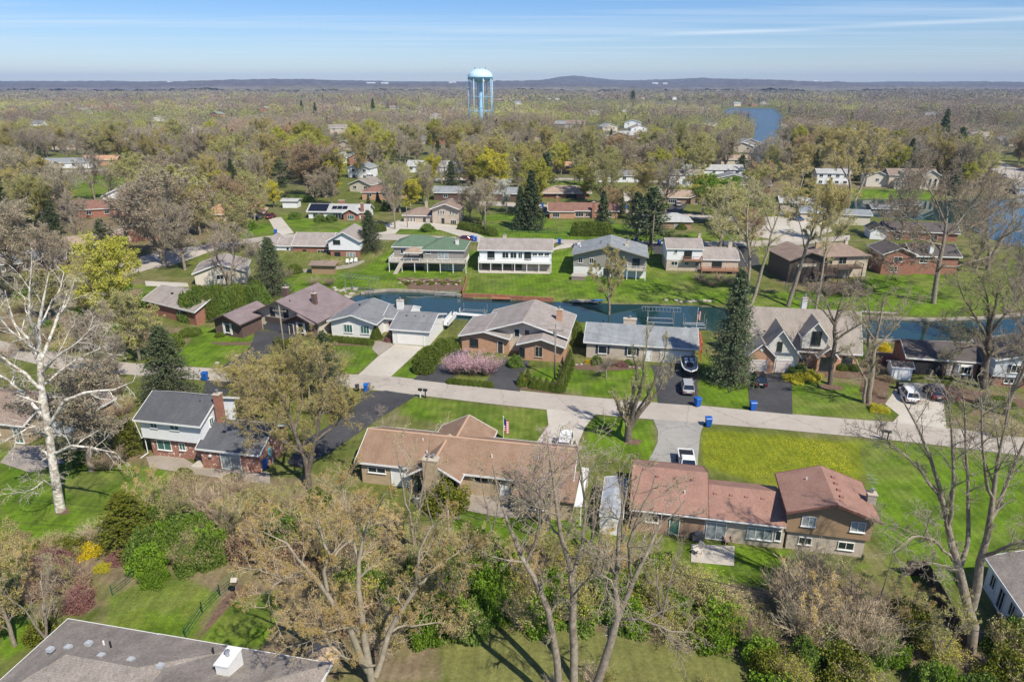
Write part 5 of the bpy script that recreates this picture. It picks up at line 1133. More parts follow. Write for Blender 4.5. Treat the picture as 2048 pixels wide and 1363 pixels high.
for a, w_ in ((5.9, 1.6), (7.9, 1.6), (9.9, 1.0)): h.win(a, 3.2, w_, 1.5, mull=1, frame=WHITEP, glass=GL)
h.win(11.4, 2.9, 1.7, 1.9, name='sliding_door', frame=FRD); 
for a in (13.4, 14.9, 16.4): h.win(a, 3.9, 1.2, .8, mull=1)
for a in (.8, 3.4, 6.0, 8.6): h.win(a, .2, 2.2, 1.9, pos=1.05, frame=FRD, mull=0, sill=False)
h.deck(0, 18.2, -.5, 1.0, 2.55, WHITEP, rail=.95, posts=2.6, rmat=WHITEP, solid=False); h.part('canopy_edge', MB().box(0, 18.2, -.56, -.5, 2.2, 2.75), WHITEP)
h.vents([(2, 6.0, 7.0), (6, 6.0, 7.0), (10, 6.0, 7.0), (14, 6.0, 7.0)], WHITEP, .25, .14); h.chim(5.6, 6.6, 6.2, 7.6, .9, .6, BEIGEW)
h = House('house', 'grey sided house with wide low blue grey gable roof facing the canal', 1145, 550, -9)
h.wing(.1, -.3, 17.5, 10.5, 5.4, 2.3, 'v', GREYS, RF['bluegrey'], ov=.7, og=1.2, low=(2.5, WHITEB, .1), trim=GREYS); h.win(1.3, 3.2, 1.1, 1.4); h.win(4.0, 3.2, 1.0, 1.4); h.win(7.9, 3.2, .9, 1.4); h.win(9.6, 3.2, .9, 1.4); h.win(14.2, 2.8, 1.8, 2.0, frame=FRD, name='sliding_door')
h.win(7.5, .3, 1.5, 1.8, pos=-.2, frame=FRD); h.win(9.8, .3, 1.5, 1.8, pos=-.2, frame=FRD); h.part('solar_tube', MB().lathe([(.2, 0), (.2, .25), (.001, .35)], 10, (1.4, 5, 6.0)), WHITEP)
h.deck(13.0, 17.5, -2.6, -.3, 2.5, DECKG, rail=1.0, posts=2.2, rmat=WHITEP); h.chim(12.3, 3.4, 5.8, 7.8, .9, .9, BEIGEW, pot=1); h.chim(.5, 8, 5.3, 6.6, .7, .7, WHITEB)
for v in (4.0, 5.2, 6.4): h.part('roof_vent', MB().box(6.2, 6.7, v, v + .25, 7.1, 7.28), BLK)
h = House('house', 'white two storey house with small balcony and lower wing with taupe roof', 1330, 541, -4)
h.wing(.2, .2, 8.8, 8.4, 5.6, 1.7, 'u', WHITE, RF['taupe'], ov=.5, og=.3, low=(2.7, BRP, .08)); h.win(1.9, 4.4, .8, .9); h.win(4.4, 3.2, 1.9, 1.9, frame=FRD, name='sliding_door'); h.win(1.4, 1.3, 1.6, 1.1, pos=.28); h.win(4.7, 1.4, 1.1, .8, pos=.28); h.win(7.3, 1.2, 1.0, 1.1, pos=.28)
h.deck(4.2, 8.8, -1.0, .2, 3.0, DECKR, rail=.9, posts=4.4, zg=2.6, rmat=DECKR); h.chim(8.4, 5.0, 5.0, 8.2, .6, .6, BEIGEW)
h.wing(8.8, 0, 17.8, 8, 3.1, 2.1, 'u', BRP, RF['taupe'], ov=.5, og=.2); h.win(11.4, .9, 2.4, 1.6, mull=3, frame=FRD); h.chim(15.8, 3.6, 4.0, 6.4, .9, .9, BEIGEW)
h.deck(8.4, 20.0, -2.6, 0, .9, DECKR, rail=.9, posts=3, rmat=DECKR)
h = House('house', 'dark brown house with brown roof and angled raised deck near the right bank', 1560, 548, 6, z=1)
h.wing(.2, -3.4, 9.6, 7, 5.3, 1.7, 'v', DBROWN, RF['brown'], ov=.8, og=.8, trim=TR); h.win(2.2, 3.6, 4.6, .7, frame=BEIGEW, glass=M('tan_awning', (0.55, 0.47, 0.36)), mull=3, sill=False)
h.wing(8.0, -.6, 21.5, 8.5, 5.3, 2.0, 'u', STONET, RF['brown'], ov=.9, hip=True, trim=TR); h.win(10.5, 3.2, 2.0, 1.8, frame=BEIGEW); h.win(14, 3.2, 2.0, 1.8, frame=BEIGEW)
h.deck(8.0, 18.5, -3.8, -.6, 3.0, DECKB, rail=1.0, posts=3, zg=-1.5); h.deck(6.0, 11.5, -5.8, -3.4, 2.2, DECKB, rail=1.0, posts=2.6, zg=-1.5); h.chim(9.8, 3, 5.5, 7.8, 1.6, .8, BRT); h.chim(17.5, 3.5, 5.5, 8.0, .7, .7, BEIGEW)
h = House('house', 'red brick house with grey roof behind the big bare tree on the right bank', 1770, 540, -6, z=1)
h.wing(-1, 0, 6.5, 9, 5.0, 1.6, 'v', BRR, RF['dark'], ov=.6); h.win(1.5, 3.2, 2.0, 1.2); h.win(1.2, .6, 1.6, 1.4); h.wing(6.5, 1, 17, 10, 4.6, 1.9, 'u', BRR, RF['dark'], ov=.7); h.win(8, 2.8, 2.0, 1.4); h.chim(10.0, 1.2, 1, 7.8, .9, .8, WHITEB); h.chim(7, 4, 5, 7.0, .8, .8, BRR)
h = House('house', 'dark roofed house with white corner walls on the lake shore', 1735, 478, -14, z=1)
h.wing(.5, 0, 5, 7, 3.6, 1.4, 'v', WHITE, RF['dark'], ov=.5); h.wing(5, 2, 24, 10, 3.6, 1.9, 'u', BRR, RF['dark'], ov=.7); h.win(7, 1.2, 2, 1.4); h.win(12, 1.2, 2, 1.4); h.win(17, 1.2, 2, 1.4)
# --- beyond the street
h = House('house', 'sprawling house with orange tan hip roof left of the straight driveway', 455, 448, 12, z=1, zb=1)
h.wing(-1, 0, 4.2, 8, 2.7, 1.5, 'v', BEIGEW, RF['orange'], ov=.5, trim=TR); h.win(1.4, .9, 1.0, 1.2); h.wing(-8, 3, 11, 13, 2.9, 2.4, 'u', BRO, RF['orange'], ov=.8, hip=True); h.wing(6.5, 1.0, 11, 6, 2.7, 1.4, 'v', BEIGEW, RF['orange'], ov=.5, trim=TR); h.win(7.6, .9, 2, 1.2)
h = House('house', 'white and brick ranch with pale grey roof carrying dark solar panels', 617, 440, -4, z=2, zb=2)
h.wing(0, .5, 19.5, 8, 2.8, 1.8, 'u', WHITE, RF['light'], ov=.7); h.win(1.5, .8, 1.6, 1.4); h.door(4.0, 1.0, 2.0, mat=DOORR); h.win(8.0, .4, 3.8, 1.8, mull=3); h.wing(12.3, -1.6, 17.0, 4, 2.7, 1.3, 'v', BRR, RF['light'], ov=.4); h.win(13.6, .7, 2.2, 1.4, glass=GLT, mull=2)
PV = M('solar_panel', (0.012, 0.014, 0.022), rough=.15, spec=.6)
def panel(hh, u0, u1, va, vb, za, zb_): hh.part('solar_panel', MB().add([(u0,va,za),(u1,va,za),(u1,vb,zb_),(u0,vb,zb_),(u0,va,za-.05),(u1,va,za-.05),(u1,vb,zb_-.05),(u0,vb,zb_-.05)], [(0,1,2,3),(7,6,5,4),(0,4,5,1),(1,5,6,2),(2,6,7,3),(3,7,4,0)]), PV)
panel(h, .0, 6.2, .3, 3.8, 3.0, 4.72)
for k in range(3): panel(h, 7.6 + k * 1.75, 9.2 + k * 1.75, 1.4, 2.9, 3.52, 4.26)
h.chim(9.0, 4.4, 4.2, 5.7, 2.0, .9, BRR, pot=0); h.chim(17.6, .2, 0, 5.6, .9, .8, BRR)
h = House('house', 'beige brick split level with brown hip roof and curved front driveway', 808, 447, -6, z=2, zb=2)
h.wing(0, 0, 10.5, 8, 2.8, 1.7, 'u', BRP, RF['brown'], ov=.7, hip=True); h.win(1.2, .6, .5, 1.7, mull=0); h.win(2.2, .6, .5, 1.7, mull=0); h.win(3.2, .6, .5, 1.7, mull=0); h.door(6.2, 1.0, 2.0, mat=FRD)
h.wing(9.6, -1.2, 18, 8, 5.2, 1.5, 'v', BRP, RF['brown'], ov=.8, og=.9); 
for a in (11.4, 12.2, 13.0, 15.2, 16.0): h.win(a, 3.4, .5, 1.3, mull=0)
h.win(12.5, .3, .9, 1.9, mull=0, frame=FRD); h.win(15.4, .4, 1.8, 1.3, mull=2); h.chim(6.0, 4.6, 4, 6.2, .8, .8, BRP)
h = House('house', 'orange brick ranch with maroon roof and two brick chimneys in a wide lawn', 1098, 438, -3, z=2, zb=2)
h.wing(0, 0, 22.4, 8.4, 2.9, 1.8, 'u', BRO, RF['maroon'], ov=.6); h.wing(.2, -1.6, 8, 5, 2.8, 1.4, 'v', BRO, RF['maroon'], ov=.5, hip=True); h.win(1.2, .9, 2.2, 1.4, mull=2); h.win(8.7, .9, 2.6, 1.4, pos=0, mull=2); h.win(12.0, .9, 1.4, 1.4, pos=0); h.win(19, .9, 1.4, 1.2, pos=0)
h.chim(2.2, 4.6, 3.5, 6.4, .9, .8, BRR); h.chim(14.0, -.9, 0, 5.8, .9, .8, BRR)
h = House('house', 'low brick house with wide tan brown hip roof behind round shrubs', 1085, 398, 0, z=2, zb=2)
h.wing(0, -1, 18, 9, 2.7, 1.8, 'u', BRR, RF['tan'], ov=1.4, hip=True); h.win(9, .5, 4, 1.7, frame=FRD, mull=3)
h = House('house', 'grey hip roofed house with white gable behind the tall pines', 1325, 460, -4, z=2, zb=2)
h.wing(-1, 0, 8.5, 8, 2.8, 1.7, 'u', BRB, RF['light'], ov=.7, hip=True); h.wing(-7, 1.4, 2.4, 9, 2.8, 1.5, 'v', WHITE, RF['light'], ov=.5); h.win(3.4, .3, 1.1, 1.8, glass=GLL, pos=0)
h = House('house', 'long brown brick ranch with tan brown roof and white window surrounds', 1380, 410, -8, z=2, zb=2)
h.wing(-13, 0, 0, 8.5, 2.8, 1.9, 'u', BRB, RF['tan'], ov=.8); h.wing(0, -1, 8, 8, 2.9, 1.7, 'v', BRB, RF['greybrown'], ov=.7); h.win(1.5, .6, 2.6, 1.5, mull=2); h.win(-8, .7, 3, 1.4, mull=3)
h = House('house', 'sand coloured mansion with brown roof and tall arched windows across the lake', 1775, 375, -10, z=1, zb=1)
h.wing(0, 0, 19, 9, 5.5, 2.2, 'u', BEIGEW, RF['brown'], ov=.6); h.wing(11.5, -4.5, 18.5, 4, 6.2, 2.0, 'v', BEIGEW, RF['brown'], ov=.5); 
for a in (12.3, 14.4, 16.5): h.win(a, 1.2, 1.1, 3.6, mull=0, frame=WHITEP, name='arched_window')
h.wing(-8.5, 2, .5, 10, 4.6, 2.0, 'v', CREAM, RF['brown'], ov=.5); h.win(-4.8, 2.4, 1.4, 1.2)
h.wing(1.5, -3.5, 8.5, 1, 3.0, 1.6, 'u', BEIGEW, RF['brown'], ov=.5, hip=True)
for a in (2.0, 3.2, 4.4, 5.6): h.win(a, .8, .6, 1.9, mull=0)

def simple(label, px, py, ang, wd, dp, he, rise, wall, roof, z=2, hip=False, wins=3, gar=False, two=False, name='house', cat='house', group=None, face=None):
    x, y = W(px, py, z); zt = TZ(x, y); label = ' '.join(label.split()[:16]); h = House(name, label, px, py, ang, xy=(x, y), zb=zt, cat=cat, group=group)
    ax = face or 'u'; h.wing(0, 0, wd, dp, he, rise, ax, wall, roof, ov=.6, hip=hip)
    n_ = wins + (1 if gar else 0)
    for k in range(wins):
        a = wd * (k + .5) / n_ - .8; h.win(a, he - 1.8, 1.6, 1.2, mull=1)
        if two: h.win(a, he - 4.6, 1.6, 1.3, mull=1)
    if gar: h.door(wd - 5.6, 4.8, 2.1, mat=GARW, name='garage_door')
    return h
S = simple
S('small white garden shed beside the straight concrete driveway', 566, 418, -4, 5.2, 4, 2.5, .5, WHITE, RF['light'], wins=0, name='garden_shed', cat='shed')
S('long low pink walled garage with blue grey roof by the lake', 1665, 448, -14, 11, 9, 3.2, 1.0, CREAM, RF['bluegrey'], z=1, wins=1)
S('dark blue roofed boathouse standing on the lake shore', 1745, 421, -10, 9, 8, 3.4, .9, GREYS, RF['grey'], z=0, wins=1, name='boathouse', cat='boathouse')
S('small dark hut at the water edge behind the bare trees', 1795, 418, -10, 7, 6, 4.4, .9, TANS, RF['dark'], z=0, wins=1, name='boathouse', cat='boathouse')
S('white house above red brick on the far bank left of the mansion', 1632, 368, -10, 14, 8, 5, 1.4, WHITE, RF['light'], z=1, wins=4, two=True)
S('long orange brown roofed house at the left edge above the yellow green tree', 75, 525, 38, 22, 9, 3, 1.8, BRD, RF['tan'], z=0, wins=4)
S('maroon roofed ranch behind the tall spruce on the left', 125, 440, 16, 22, 10, 3, 2.0, BRR, RF['maroon'], z=1, wins=4)
S('white gabled two storey house with pale roof behind bare trees on the left', 212, 428, 16, 10, 9, 5.4, 2.2, WHITE, RF['light'], z=1, wins=2, two=True, face='v')
S('brick house with brown roof between the bare trees on the left', 228, 492, 14, 12, 9, 3, 2.0, BRR, RF['greybrown'], z=0, wins=2, face='v')
S('cream walled house with brown roof beside the pale driveway and bare trees', 392, 572, 14, 11, 10, 3, 1.9, CREAM, RF['taupe'], z=0, wins=1, face='v')
S('grey roofed house at the left edge with dark windows', -20, 555, 26, 16, 9, 3, 1.8, BRD, RF['grey'], z=0, wins=3)
S('small white gabled house with garage just above the solar panel roof', 700, 385, -20, 10, 10, 3, 2.0, CREAM, RF['greybrown'], wins=2, face='v')
S('maroon roofed brick house with blue spruces in front', 725, 402, 0, 17, 9, 2.9, 1.8, BRO, RF['maroon'], wins=3, hip=True)
S('grey roofed white house with boat parked beside it', 697, 357, -12, 11, 9, 4.6, 2.0, WHITE, RF['bluegrey'], wins=2, face='v', two=True)
S('white house with wide pale roof in the middle distance', 815, 347, -6, 20, 9, 3.2, 2.2, WHITE, RF['light'], wins=4, gar=True)
S('blue grey roofed ranch with dark garage', 910, 347, 8, 16, 9, 3, 1.8, WHITE, RF['bluegrey'], wins=2, gar=True)
S('dark blue roofed house behind yellow green tree', 990, 405, -10, 16, 9, 3, 1.6, BRD, RF['bluegrey'], wins=2)
S('blue grey roofed low house beside the leaning bare tree', 868, 403, -4, 18, 9, 2.9, 1.7, BRD, RF['bluegrey'], wins=2)
S('orange brick ranch with orange roof and white windows', 1086, 346, -4, 17, 8, 3, 1.7, BRO, RF['orange'], wins=3, two=False)
S('low brick house with orange roof right of the red leaved tree', 1175, 346, -2, 16, 8, 2.9, 1.7, BRR, RF['orange'], wins=3)
S('white ranch with dark roof above the lawn and street', 1192, 366, -6, 20, 8, 3, 1.8, WHITE, RF['grey'], wins=4)
S('white walled brick house with pale blossom tree beside it', 1338, 375, -4, 14, 8, 5.2, 1.5, WHITE, RF['greybrown'], wins=2, two=True)
S('white house with grey roof and tall bare tree in front', 1393, 350, -4, 22, 8, 3.2, 1.8, WHITE, RF['light'], wins=4)
S('grey roofed house with pale arched gable beside the bright green tree', 1432, 370, -6, 14, 9, 3.4, 1.7, CREAM, RF['grey'], wins=2, face='v')
S('dark roofed low house in front of the evergreen clump', 1475, 380, -8, 13, 8, 2.9, 1.4, BRD, RF['dark'], wins=2)
S('tan roofed house on the rise behind the evergreen clump', 1442, 330, -4, 16, 9, 4, 2, BEIGEW, RF['tan'], wins=3)
S('grey roofed low house at the turning circle left of the lake', 1560, 418, -10, 16, 9, 3, 1.7, BRP, RF['light'], wins=2)
S('pale house with dark blue roof beside the covered boat', 1600, 438, -10, 12, 8, 3, 1.6, BEIGEW, RF['bluegrey'], wins=2)
S('white house with green gables at the right behind the mansion', 1850, 322, -16, 14, 10, 5, 3, WHITE, RF['light'], z=1, wins=2, two=True, face='v')
S('brick house with white gable beside the highway', 1885, 326, -16, 12, 10, 5, 2.6, WHITE, RF['brown'], z=1, wins=2, face='v')
S('small house with white wall at the right edge by the highway', 2035, 385, -20, 14, 9, 3, 1.6, WHITE, RF['grey'], z=1, wins=2)
S('beige school building with flat pale roof in the distance', 1150, 305, -3, 40, 14, 5, .6, BEIGEW, RF['light'], wins=8, name='school_building', cat='building')
S('white ranch with long roof at the left edge of the far lawn', 10, 345, 4, 22, 9, 3, 1.8, CREAM, RF['greybrown'], wins=4)
S('grey roofed white ranch with chimney beyond the left lawn', 75, 338, 6, 26, 9, 3, 1.8, WHITE, RF['bluegrey'], wins=4, gar=True)
S('orange brick house beyond the left lawn', 165, 332, 4, 18, 9, 3, 1.9, BRO, RF['orange'], wins=3)
# far houses: white, beige and brick dots between the trees, every one a house with walls, roof and windows
far_px = [(20,292),(105,300),(210,300),(262,292),(300,286),(372,262),(388,270),(345,215),(480,262),(552,262),(560,292),(600,288),(612,292),(660,268),(672,300),(740,290),(798,284),(842,290),(860,292),(905,282),(930,300),
          (985,290),(1010,292),(1060,300),(1110,258),(1130,262),(1205,262),(1215,282),(1235,280),(1248,255),(1262,262),(1302,288),(1335,262),(1372,262),(1395,262),(1408,250),(1462,300),(1478,292),(990,205),(1022,200),(1092,200),(1110,202),(1185,200),(1262,202),(1278,200),(1345,200),(1400,215),(1425,212),(1468,210),(1485,209),(1503,210),(1520,209),(300,240),(420,235),(520,225),(700,225),(780,220),(1080,225),(1180,230),(1240,222),(160,235),(60,250),(860,235),(1650,270),(1700,262),(250,215),(450,205),(620,200),(820,195),(1030,210),(1600,200),(1700,215),(1850,230),
          (1840,300),(1855,302),(1930,282),(1945,284),(2000,288),(2018,290),(2030,288),(2044,290),(700,335),(640,330),(1000,325),(1240,300),(1290,300)]
walls_ = [WHITE, CREAM, BRR, BRP, BEIGEW, GREYS]; roofs_ = [RF['grey'], RF['light'], RF['brown'], RF['bluegrey'], RF['greybrown'], RF['dark']]
wn_ = ['white', 'cream', 'red brick', 'pale brick', 'beige', 'grey']; rn_ = ['grey', 'pale grey', 'brown', 'blue grey', 'grey brown', 'dark']
rh = random.Random(5); zones_ = lambda px, py: ('in the far left woods' if px < 500 else 'in the woods left of the water tower' if px < 930 else 'in the woods right of the water tower' if px < 1300 else 'by the far lake' if px < 1650 else 'beside the far right highway')
for i, (px, py) in enumerate(far_px):
    a, b_ = rh.randrange(6), rh.randrange(6); dist_ = W(px, py, 2)[1]
    S(f'distant {wn_[a]} house, {rn_[b_]} roof, {zones_(px, py)}', px, py, rh.uniform(-25, 25), rh.uniform(12, 18), 9, rh.choice([3.0, 3.4, 5.2]), 2.6, walls_[a], roofs_[b_], wins=2, face=rh.choice(['u', 'v']), group='distant houses among the trees')

# ------------------------------------------------------------------ water tower
TB = M('tower_pale_blue_paint', (0.38, 0.62, 0.78), (0.32, 0.56, 0.74), scale=.3, rough=.45); TBD = M('tower_tank_top_paint', (0.58, 0.76, 0.86), (0.50, 0.70, 0.82), scale=.2, rough=.4)
tx, ty = W(962, 259, 2)
tw_ = thing('water_tower', 'pale blue multi legged water tower rising above the woods', 'water tower', (tx, ty, TZ(tx, ty)))
Dm = ty / math.cos(0) / FPX
rt = 24.5 * (ty * cP + 42 * sP) / FPX; top = WY(962, 149, ty)[2]; mid = WY(962, 165, ty)[2]; bot = WY(962, 177, ty)[2]
mb = MB(); prof = []
for k in range(9):
    a = math.pi / 2 * k / 8; prof.append((rt * math.cos(a) + .001, mid + (top - mid) * math.sin(a)))
mb.lathe(prof, 40); t_ = mb.build('tank', TBD, tw_, smooth=True)
mb = MB(); prof = [(.001, bot)] + [(rt * math.sin(math.pi / 2 * k / 6), mid - (mid - bot) * math.cos(math.pi / 2 * k / 6)) for k in range(1, 7)]
mb.lathe(prof, 40); mb.build('tank_bowl', TB, tw_, smooth=True)
MB().lathe([(rt + .05, mid - .5), (rt + .9, mid - .5), (rt + .9, mid - .35), (rt + .05, mid - .35)], 40).build('walkway', TB, tw_)
MB().lathe([(2.4, -2), (2.0, 8), (1.8, 20), (1.8, bot + .5)], 24).build('riser_pipe', TB, tw_, smooth=True)
for k in range(8):
    a = 2 * math.pi * (k + .35) / 8; c_, s_ = math.cos(a), math.sin(a)
    MB().tube((c_ * rt * 1.02, s_ * rt * 1.02, -2), (c_ * rt * .98, s_ * rt * .98, mid - .3), .42, .42, 10).build('leg', TB, tw_, smooth=True)
for z in (14, 27):
    q = MB()
    for k in range(8):
        a, b_ = 2 * math.pi * (k + .35) / 8, 2 * math.pi * (k + 1.35) / 8
        q.tube((math.cos(a) * rt, math.sin(a) * rt, z), (math.cos(b_) * rt, math.sin(b_) * rt, z), .16, .16, 5)
        q.tube((math.cos(a) * rt, math.sin(a) * rt, z), (0, 0, z), .12, .12, 5)
    q.build('strut_ring', TB, tw_)
q = MB(); q.tube((-5, 0, top - 1.5), (-5, 0, top + 1.6), .3).tube((5, 0, top - 1.5), (5, 0, top + 1.6), .3).tube((0, 0, top - .5), (0, 0, top + .8), .7, .5, 10); q.build('antenna', GALV, tw_)
MB().lathe([(.8, 0), (.8, 1.5), (.001, 2)], 12, (rt * .3, -rt * .93, bot + .6)).build('floodlight', WHITEP, tw_)

# ------------------------------------------------------------------ vehicles
RUB = M('tyre_rubber', (0.015, 0.015, 0.016), rough=.8); RIM = M('alloy_rim', (0.45, 0.45, 0.47), rough=.3, metal=.8); CG = M('car_glass', (0.012, 0.02, 0.035), rough=.04, spec=.8)
HL = M('headlight_lens', (0.6, 0.6, 0.58), rough=.1); TL = M('taillight_red', (0.35, 0.01, 0.01), rough=.2); PLT = M('licence_plate', (0.7, 0.7, 0.68))
def paint(nm, c, r=.18): 
    m = M(nm, c, rough=r, spec=.6)
    m.node_tree.nodes['Principled BSDF'].inputs['Coat Weight'].default_value = .6; return m
def loft(mb, secs):
    """secs: list of (y, [(x,z)...]) half-outline mirrored"""
    n = len(secs[0][1]); vs = []
    for y_, pr in secs: vs += [(x, y_, z) for x, z in pr] + [(-x, y_, z) for x, z in pr[::-1]]
    m_ = 2 * n; fs = []
    for k in range(len(secs) - 1):
        for j in range(m_): fs.append((k*m_+j, k*m_+(j+1)%m_, (k+1)*m_+(j+1)%m_, (k+1)*m_+j))
    fs.append(tuple(range(m_-1, -1, -1))); fs.append(tuple(range((len(secs)-1)*m_, len(secs)*m_)))
    return mb.add(vs, fs)
def car(name, label, px, py, heading, col, kind='suv', z=0.06, group=None):
    """heading: degrees, 0 = nose away from the camera"""
    x, y, zt = G(px, py); t = thing(name, label, 'car' if kind != 'pickup' else 'pickup truck', (x, y, zt + z), R(heading), group)
    L, wd, ht = {'suv': (4.7, .93, 1.68), 'sedan': (4.8, .92, 1.45), 'pickup': (5.7, 1.0, 1.88), 'van': (5.0, 1.0, 1.95)}[kind]
    hl = L / 2; bt = {'suv': 1.0, 'sedan': .92, 'pickup': 1.12, 'van': 1.1}[kind]
    def sec(y_, w_, zb, zt_): return (y_, [(w_ * .55, zb), (w_ * .96, zb + .06), (w_, zb + .3), (w_, zt_ - .16), (w_ * .93, zt_), (w_ * .5, zt_ + .02)])
    mb = MB(); bk = bt - .02
    if kind == 'pickup': ss = [sec(-hl, wd * .9, .45, bt - .1), sec(-hl + .12, wd * .97, .32, bt), sec(hl - .25, wd * .95, .32, bt - .12), sec(hl, wd * .82, .42, bt - .32)]
    else: ss = [sec(-hl, wd * .86, .42, bt - .22), sec(-hl + .15, wd * .95, .26, bk), sec(-hl * .4, wd, .22, bk), sec(hl * .42, wd, .22, bk), sec(hl - .45, wd * .94, .24, bt - .16), sec(hl - .05, wd * .84, .34, bt - .32)]
    loft(mb, ss); body = mb.build('body', col, t, smooth=False)
    if kind == 'pickup': c0, c1, r0_, r1_ = -.35, 1.7, -.2, .95
    elif kind == 'sedan': c0, c1, r0_, r1_ = -hl + .55, hl * .48, -hl + 1.15, .45
    elif kind == 'van': c0, c1, r0_, r1_ = -hl + .1, hl * .6, -hl + .25, 1.0
    else: c0, c1, r0_, r1_ = -hl + .18, hl * .50, -hl + .55, .62
    q = MB(); zb = bt - .06
    def gs(y_, w_, zt_): return (y_, [(w_, zb), (w_ * .86, zt_)])
    vs = [(-wd*.9,c0,zb),(wd*.9,c0,zb),(wd*.9,c1,zb),(-wd*.9,c1,zb),(-wd*.74,r0_,ht-.05),(wd*.74,r0_,ht-.05),(wd*.74,r1_,ht-.05),(-wd*.74,r1_,ht-.05)]
    q.add(vs, [(0,3,2,1),(4,5,6,7),(0,1,5,4),(1,2,6,5),(2,3,7,6),(3,0,4,7)]); q.build('glasshouse', CG, t)
    q = MB(); q.add([(-wd*.76,r0_-.05,ht-.06),(wd*.76,r0_-.05,ht-.06),(wd*.76,r1_+.04,ht-.06),(-wd*.76,r1_+.04,ht-.06),(-wd*.70,r0_+.08,ht+.02),(wd*.70,r0_+.08,ht+.02),(wd*.70,r1_-.12,ht+.02),(-wd*.70,r1_-.12,ht+.02)], [(4,5,6,7),(0,1,5,4),(1,2,6,5),(2,3,7,6),(3,0,4,7)])
    for sx in (-1, 1):
        for ya, yb in ((c0, r0_), (c1, r1_), ((c0 + c1) / 2, (r0_ + r1_) / 2)): q.tube((sx * wd * .905, ya, zb), (sx * wd * .755, yb, ht - .04), .05, .05, 4)
    q.build('roof', col, t)
    if kind == 'pickup':
        q = MB().box(-wd*.84, wd*.84, -hl + .15, -.45, bt + .01, bt + .03); q.build('bed_liner', BLK, t)
        q = MB().box(-wd*.97, -wd*.85, -hl + .05, -.4, bt - .1, bt + .16).box(wd*.85, wd*.97, -hl + .05, -.4, bt - .1, bt + .16).box(-wd*.97, wd*.97, -hl, -hl + .12, bt - .1, bt + .16); q.build('bed_rail', col, t)
    for sx in (-1, 1):
        for yy in (-hl + .95, hl - .95):
            wh = MB().lathe([(.001, 0), (.34, 0), (.36, .05), (.36, .2), (.34, .24), (.001, .24)], 18).build('wheel', RUB, t, loc=(sx * (wd - .1), yy, .36)); wh.rotation_euler = (0, R(90 * sx), 0)
            MB().lathe([(.001, .245), (.22, .245), (.22, .25), (.001, .25)], 14).build('rim', RIM, wh)
        MB().box(sx * wd * .62 - .17, sx * wd * .62 + .17, hl - .12, hl - .0, bt - .48, bt - .33).build('headlight', HL, t)
        MB().box(sx * wd * .74 - .12, sx * wd * .74 + .12, -hl - .02, -hl + .1, bt - .42, bt - .2).build('taillight', TL, t)
        MB().box(sx * (wd + .02) - .1, sx * (wd + .02) + .1, c1 - .35, c1 - .2, bt, bt + .15).build('mirror', col, t)
    MB().box(-.26, .26, -hl - .03, -hl - .01, .62, .76).build('licence_plate', PLT, t)
    MB().box(-wd*.8, wd*.8, -hl - .05, -hl + .08, .34, .5).build('bumper', BLK, t)
    return t
PB = paint('paint_black', (0.012, 0.013, 0.016)); PW = paint('paint_white', (0.80, 0.80, 0.79)); PR = paint('paint_dark_red', (0.10, 0.012, 0.02)); PS = paint('paint_silver', (0.38, 0.37, 0.36)); PM = paint('paint_maroon', (0.17, 0.02, 0.025)); PG = paint('paint_dark_grey', (0.05, 0.055, 0.07)); PBL = paint('paint_blue', (0.05, 0.12, 0.25))
car('parked_car', 'black SUV parked nose in before the pink garage doors', 1517, 765, -11, PB)
car('parked_car', 'white SUV parked on the pale concrete drive beside the small shed', 1815, 796, -13, PW)
car('parked_car', 'dark red SUV parked beside the white one before the carport', 1866, 791, -13, PR)
car('parked_car', 'silver grey SUV parked behind the boat on the black driveway', 1374, 780, -9, PS)
car('parked_pickup', 'white pickup truck parked behind the pink brown garage roof', 1373, 938, 172, PW, 'pickup')
car('parked_van', 'white van parked on the concrete drive behind the brown red roof', 1128, 903, 168, PW, 'van')
car('parked_car', 'dark red car parked at the head of the straight concrete driveway', 542, 436, -6, PM)
car('parked_car', 'maroon car parked on the street behind the green roofed house', 927, 482, 88, PM, 'sedan')
car('parked_car', 'dark car parked beyond the striped lawn near the blue grey roof', 1163, 494, 80, PG, 'sedan')
car('parked_car', 'dark blue car parked under the yellow green tree on the left', 228, 676, 70, PG, 'sedan')
car('parked_car', 'black car on the drive beside the orange brick ranch', 1089, 424, -4, PB); car('parked_car', 'white car beside the black one left of the orange brick ranch', 1097, 430, -4, PW)
car('parked_car', 'black car in front of the tan roofed brick ranch', 1262, 408, 80, PB, 'sedan')
car('parked_car', 'silver car on the driveway of the brown brick ranch', 1356, 412, -6, PS); car('parked_car', 'white car parked beside the grey roofed house left of the lawn', 738, 356, 60, PW)
car('parked_car', 'white van on the highway at the right edge', 2008, 355, -35, PW, 'van'); car('parked_car', 'dark car beside the turning circle left of the lake', 1592, 441, 80, PBL, 'sedan')

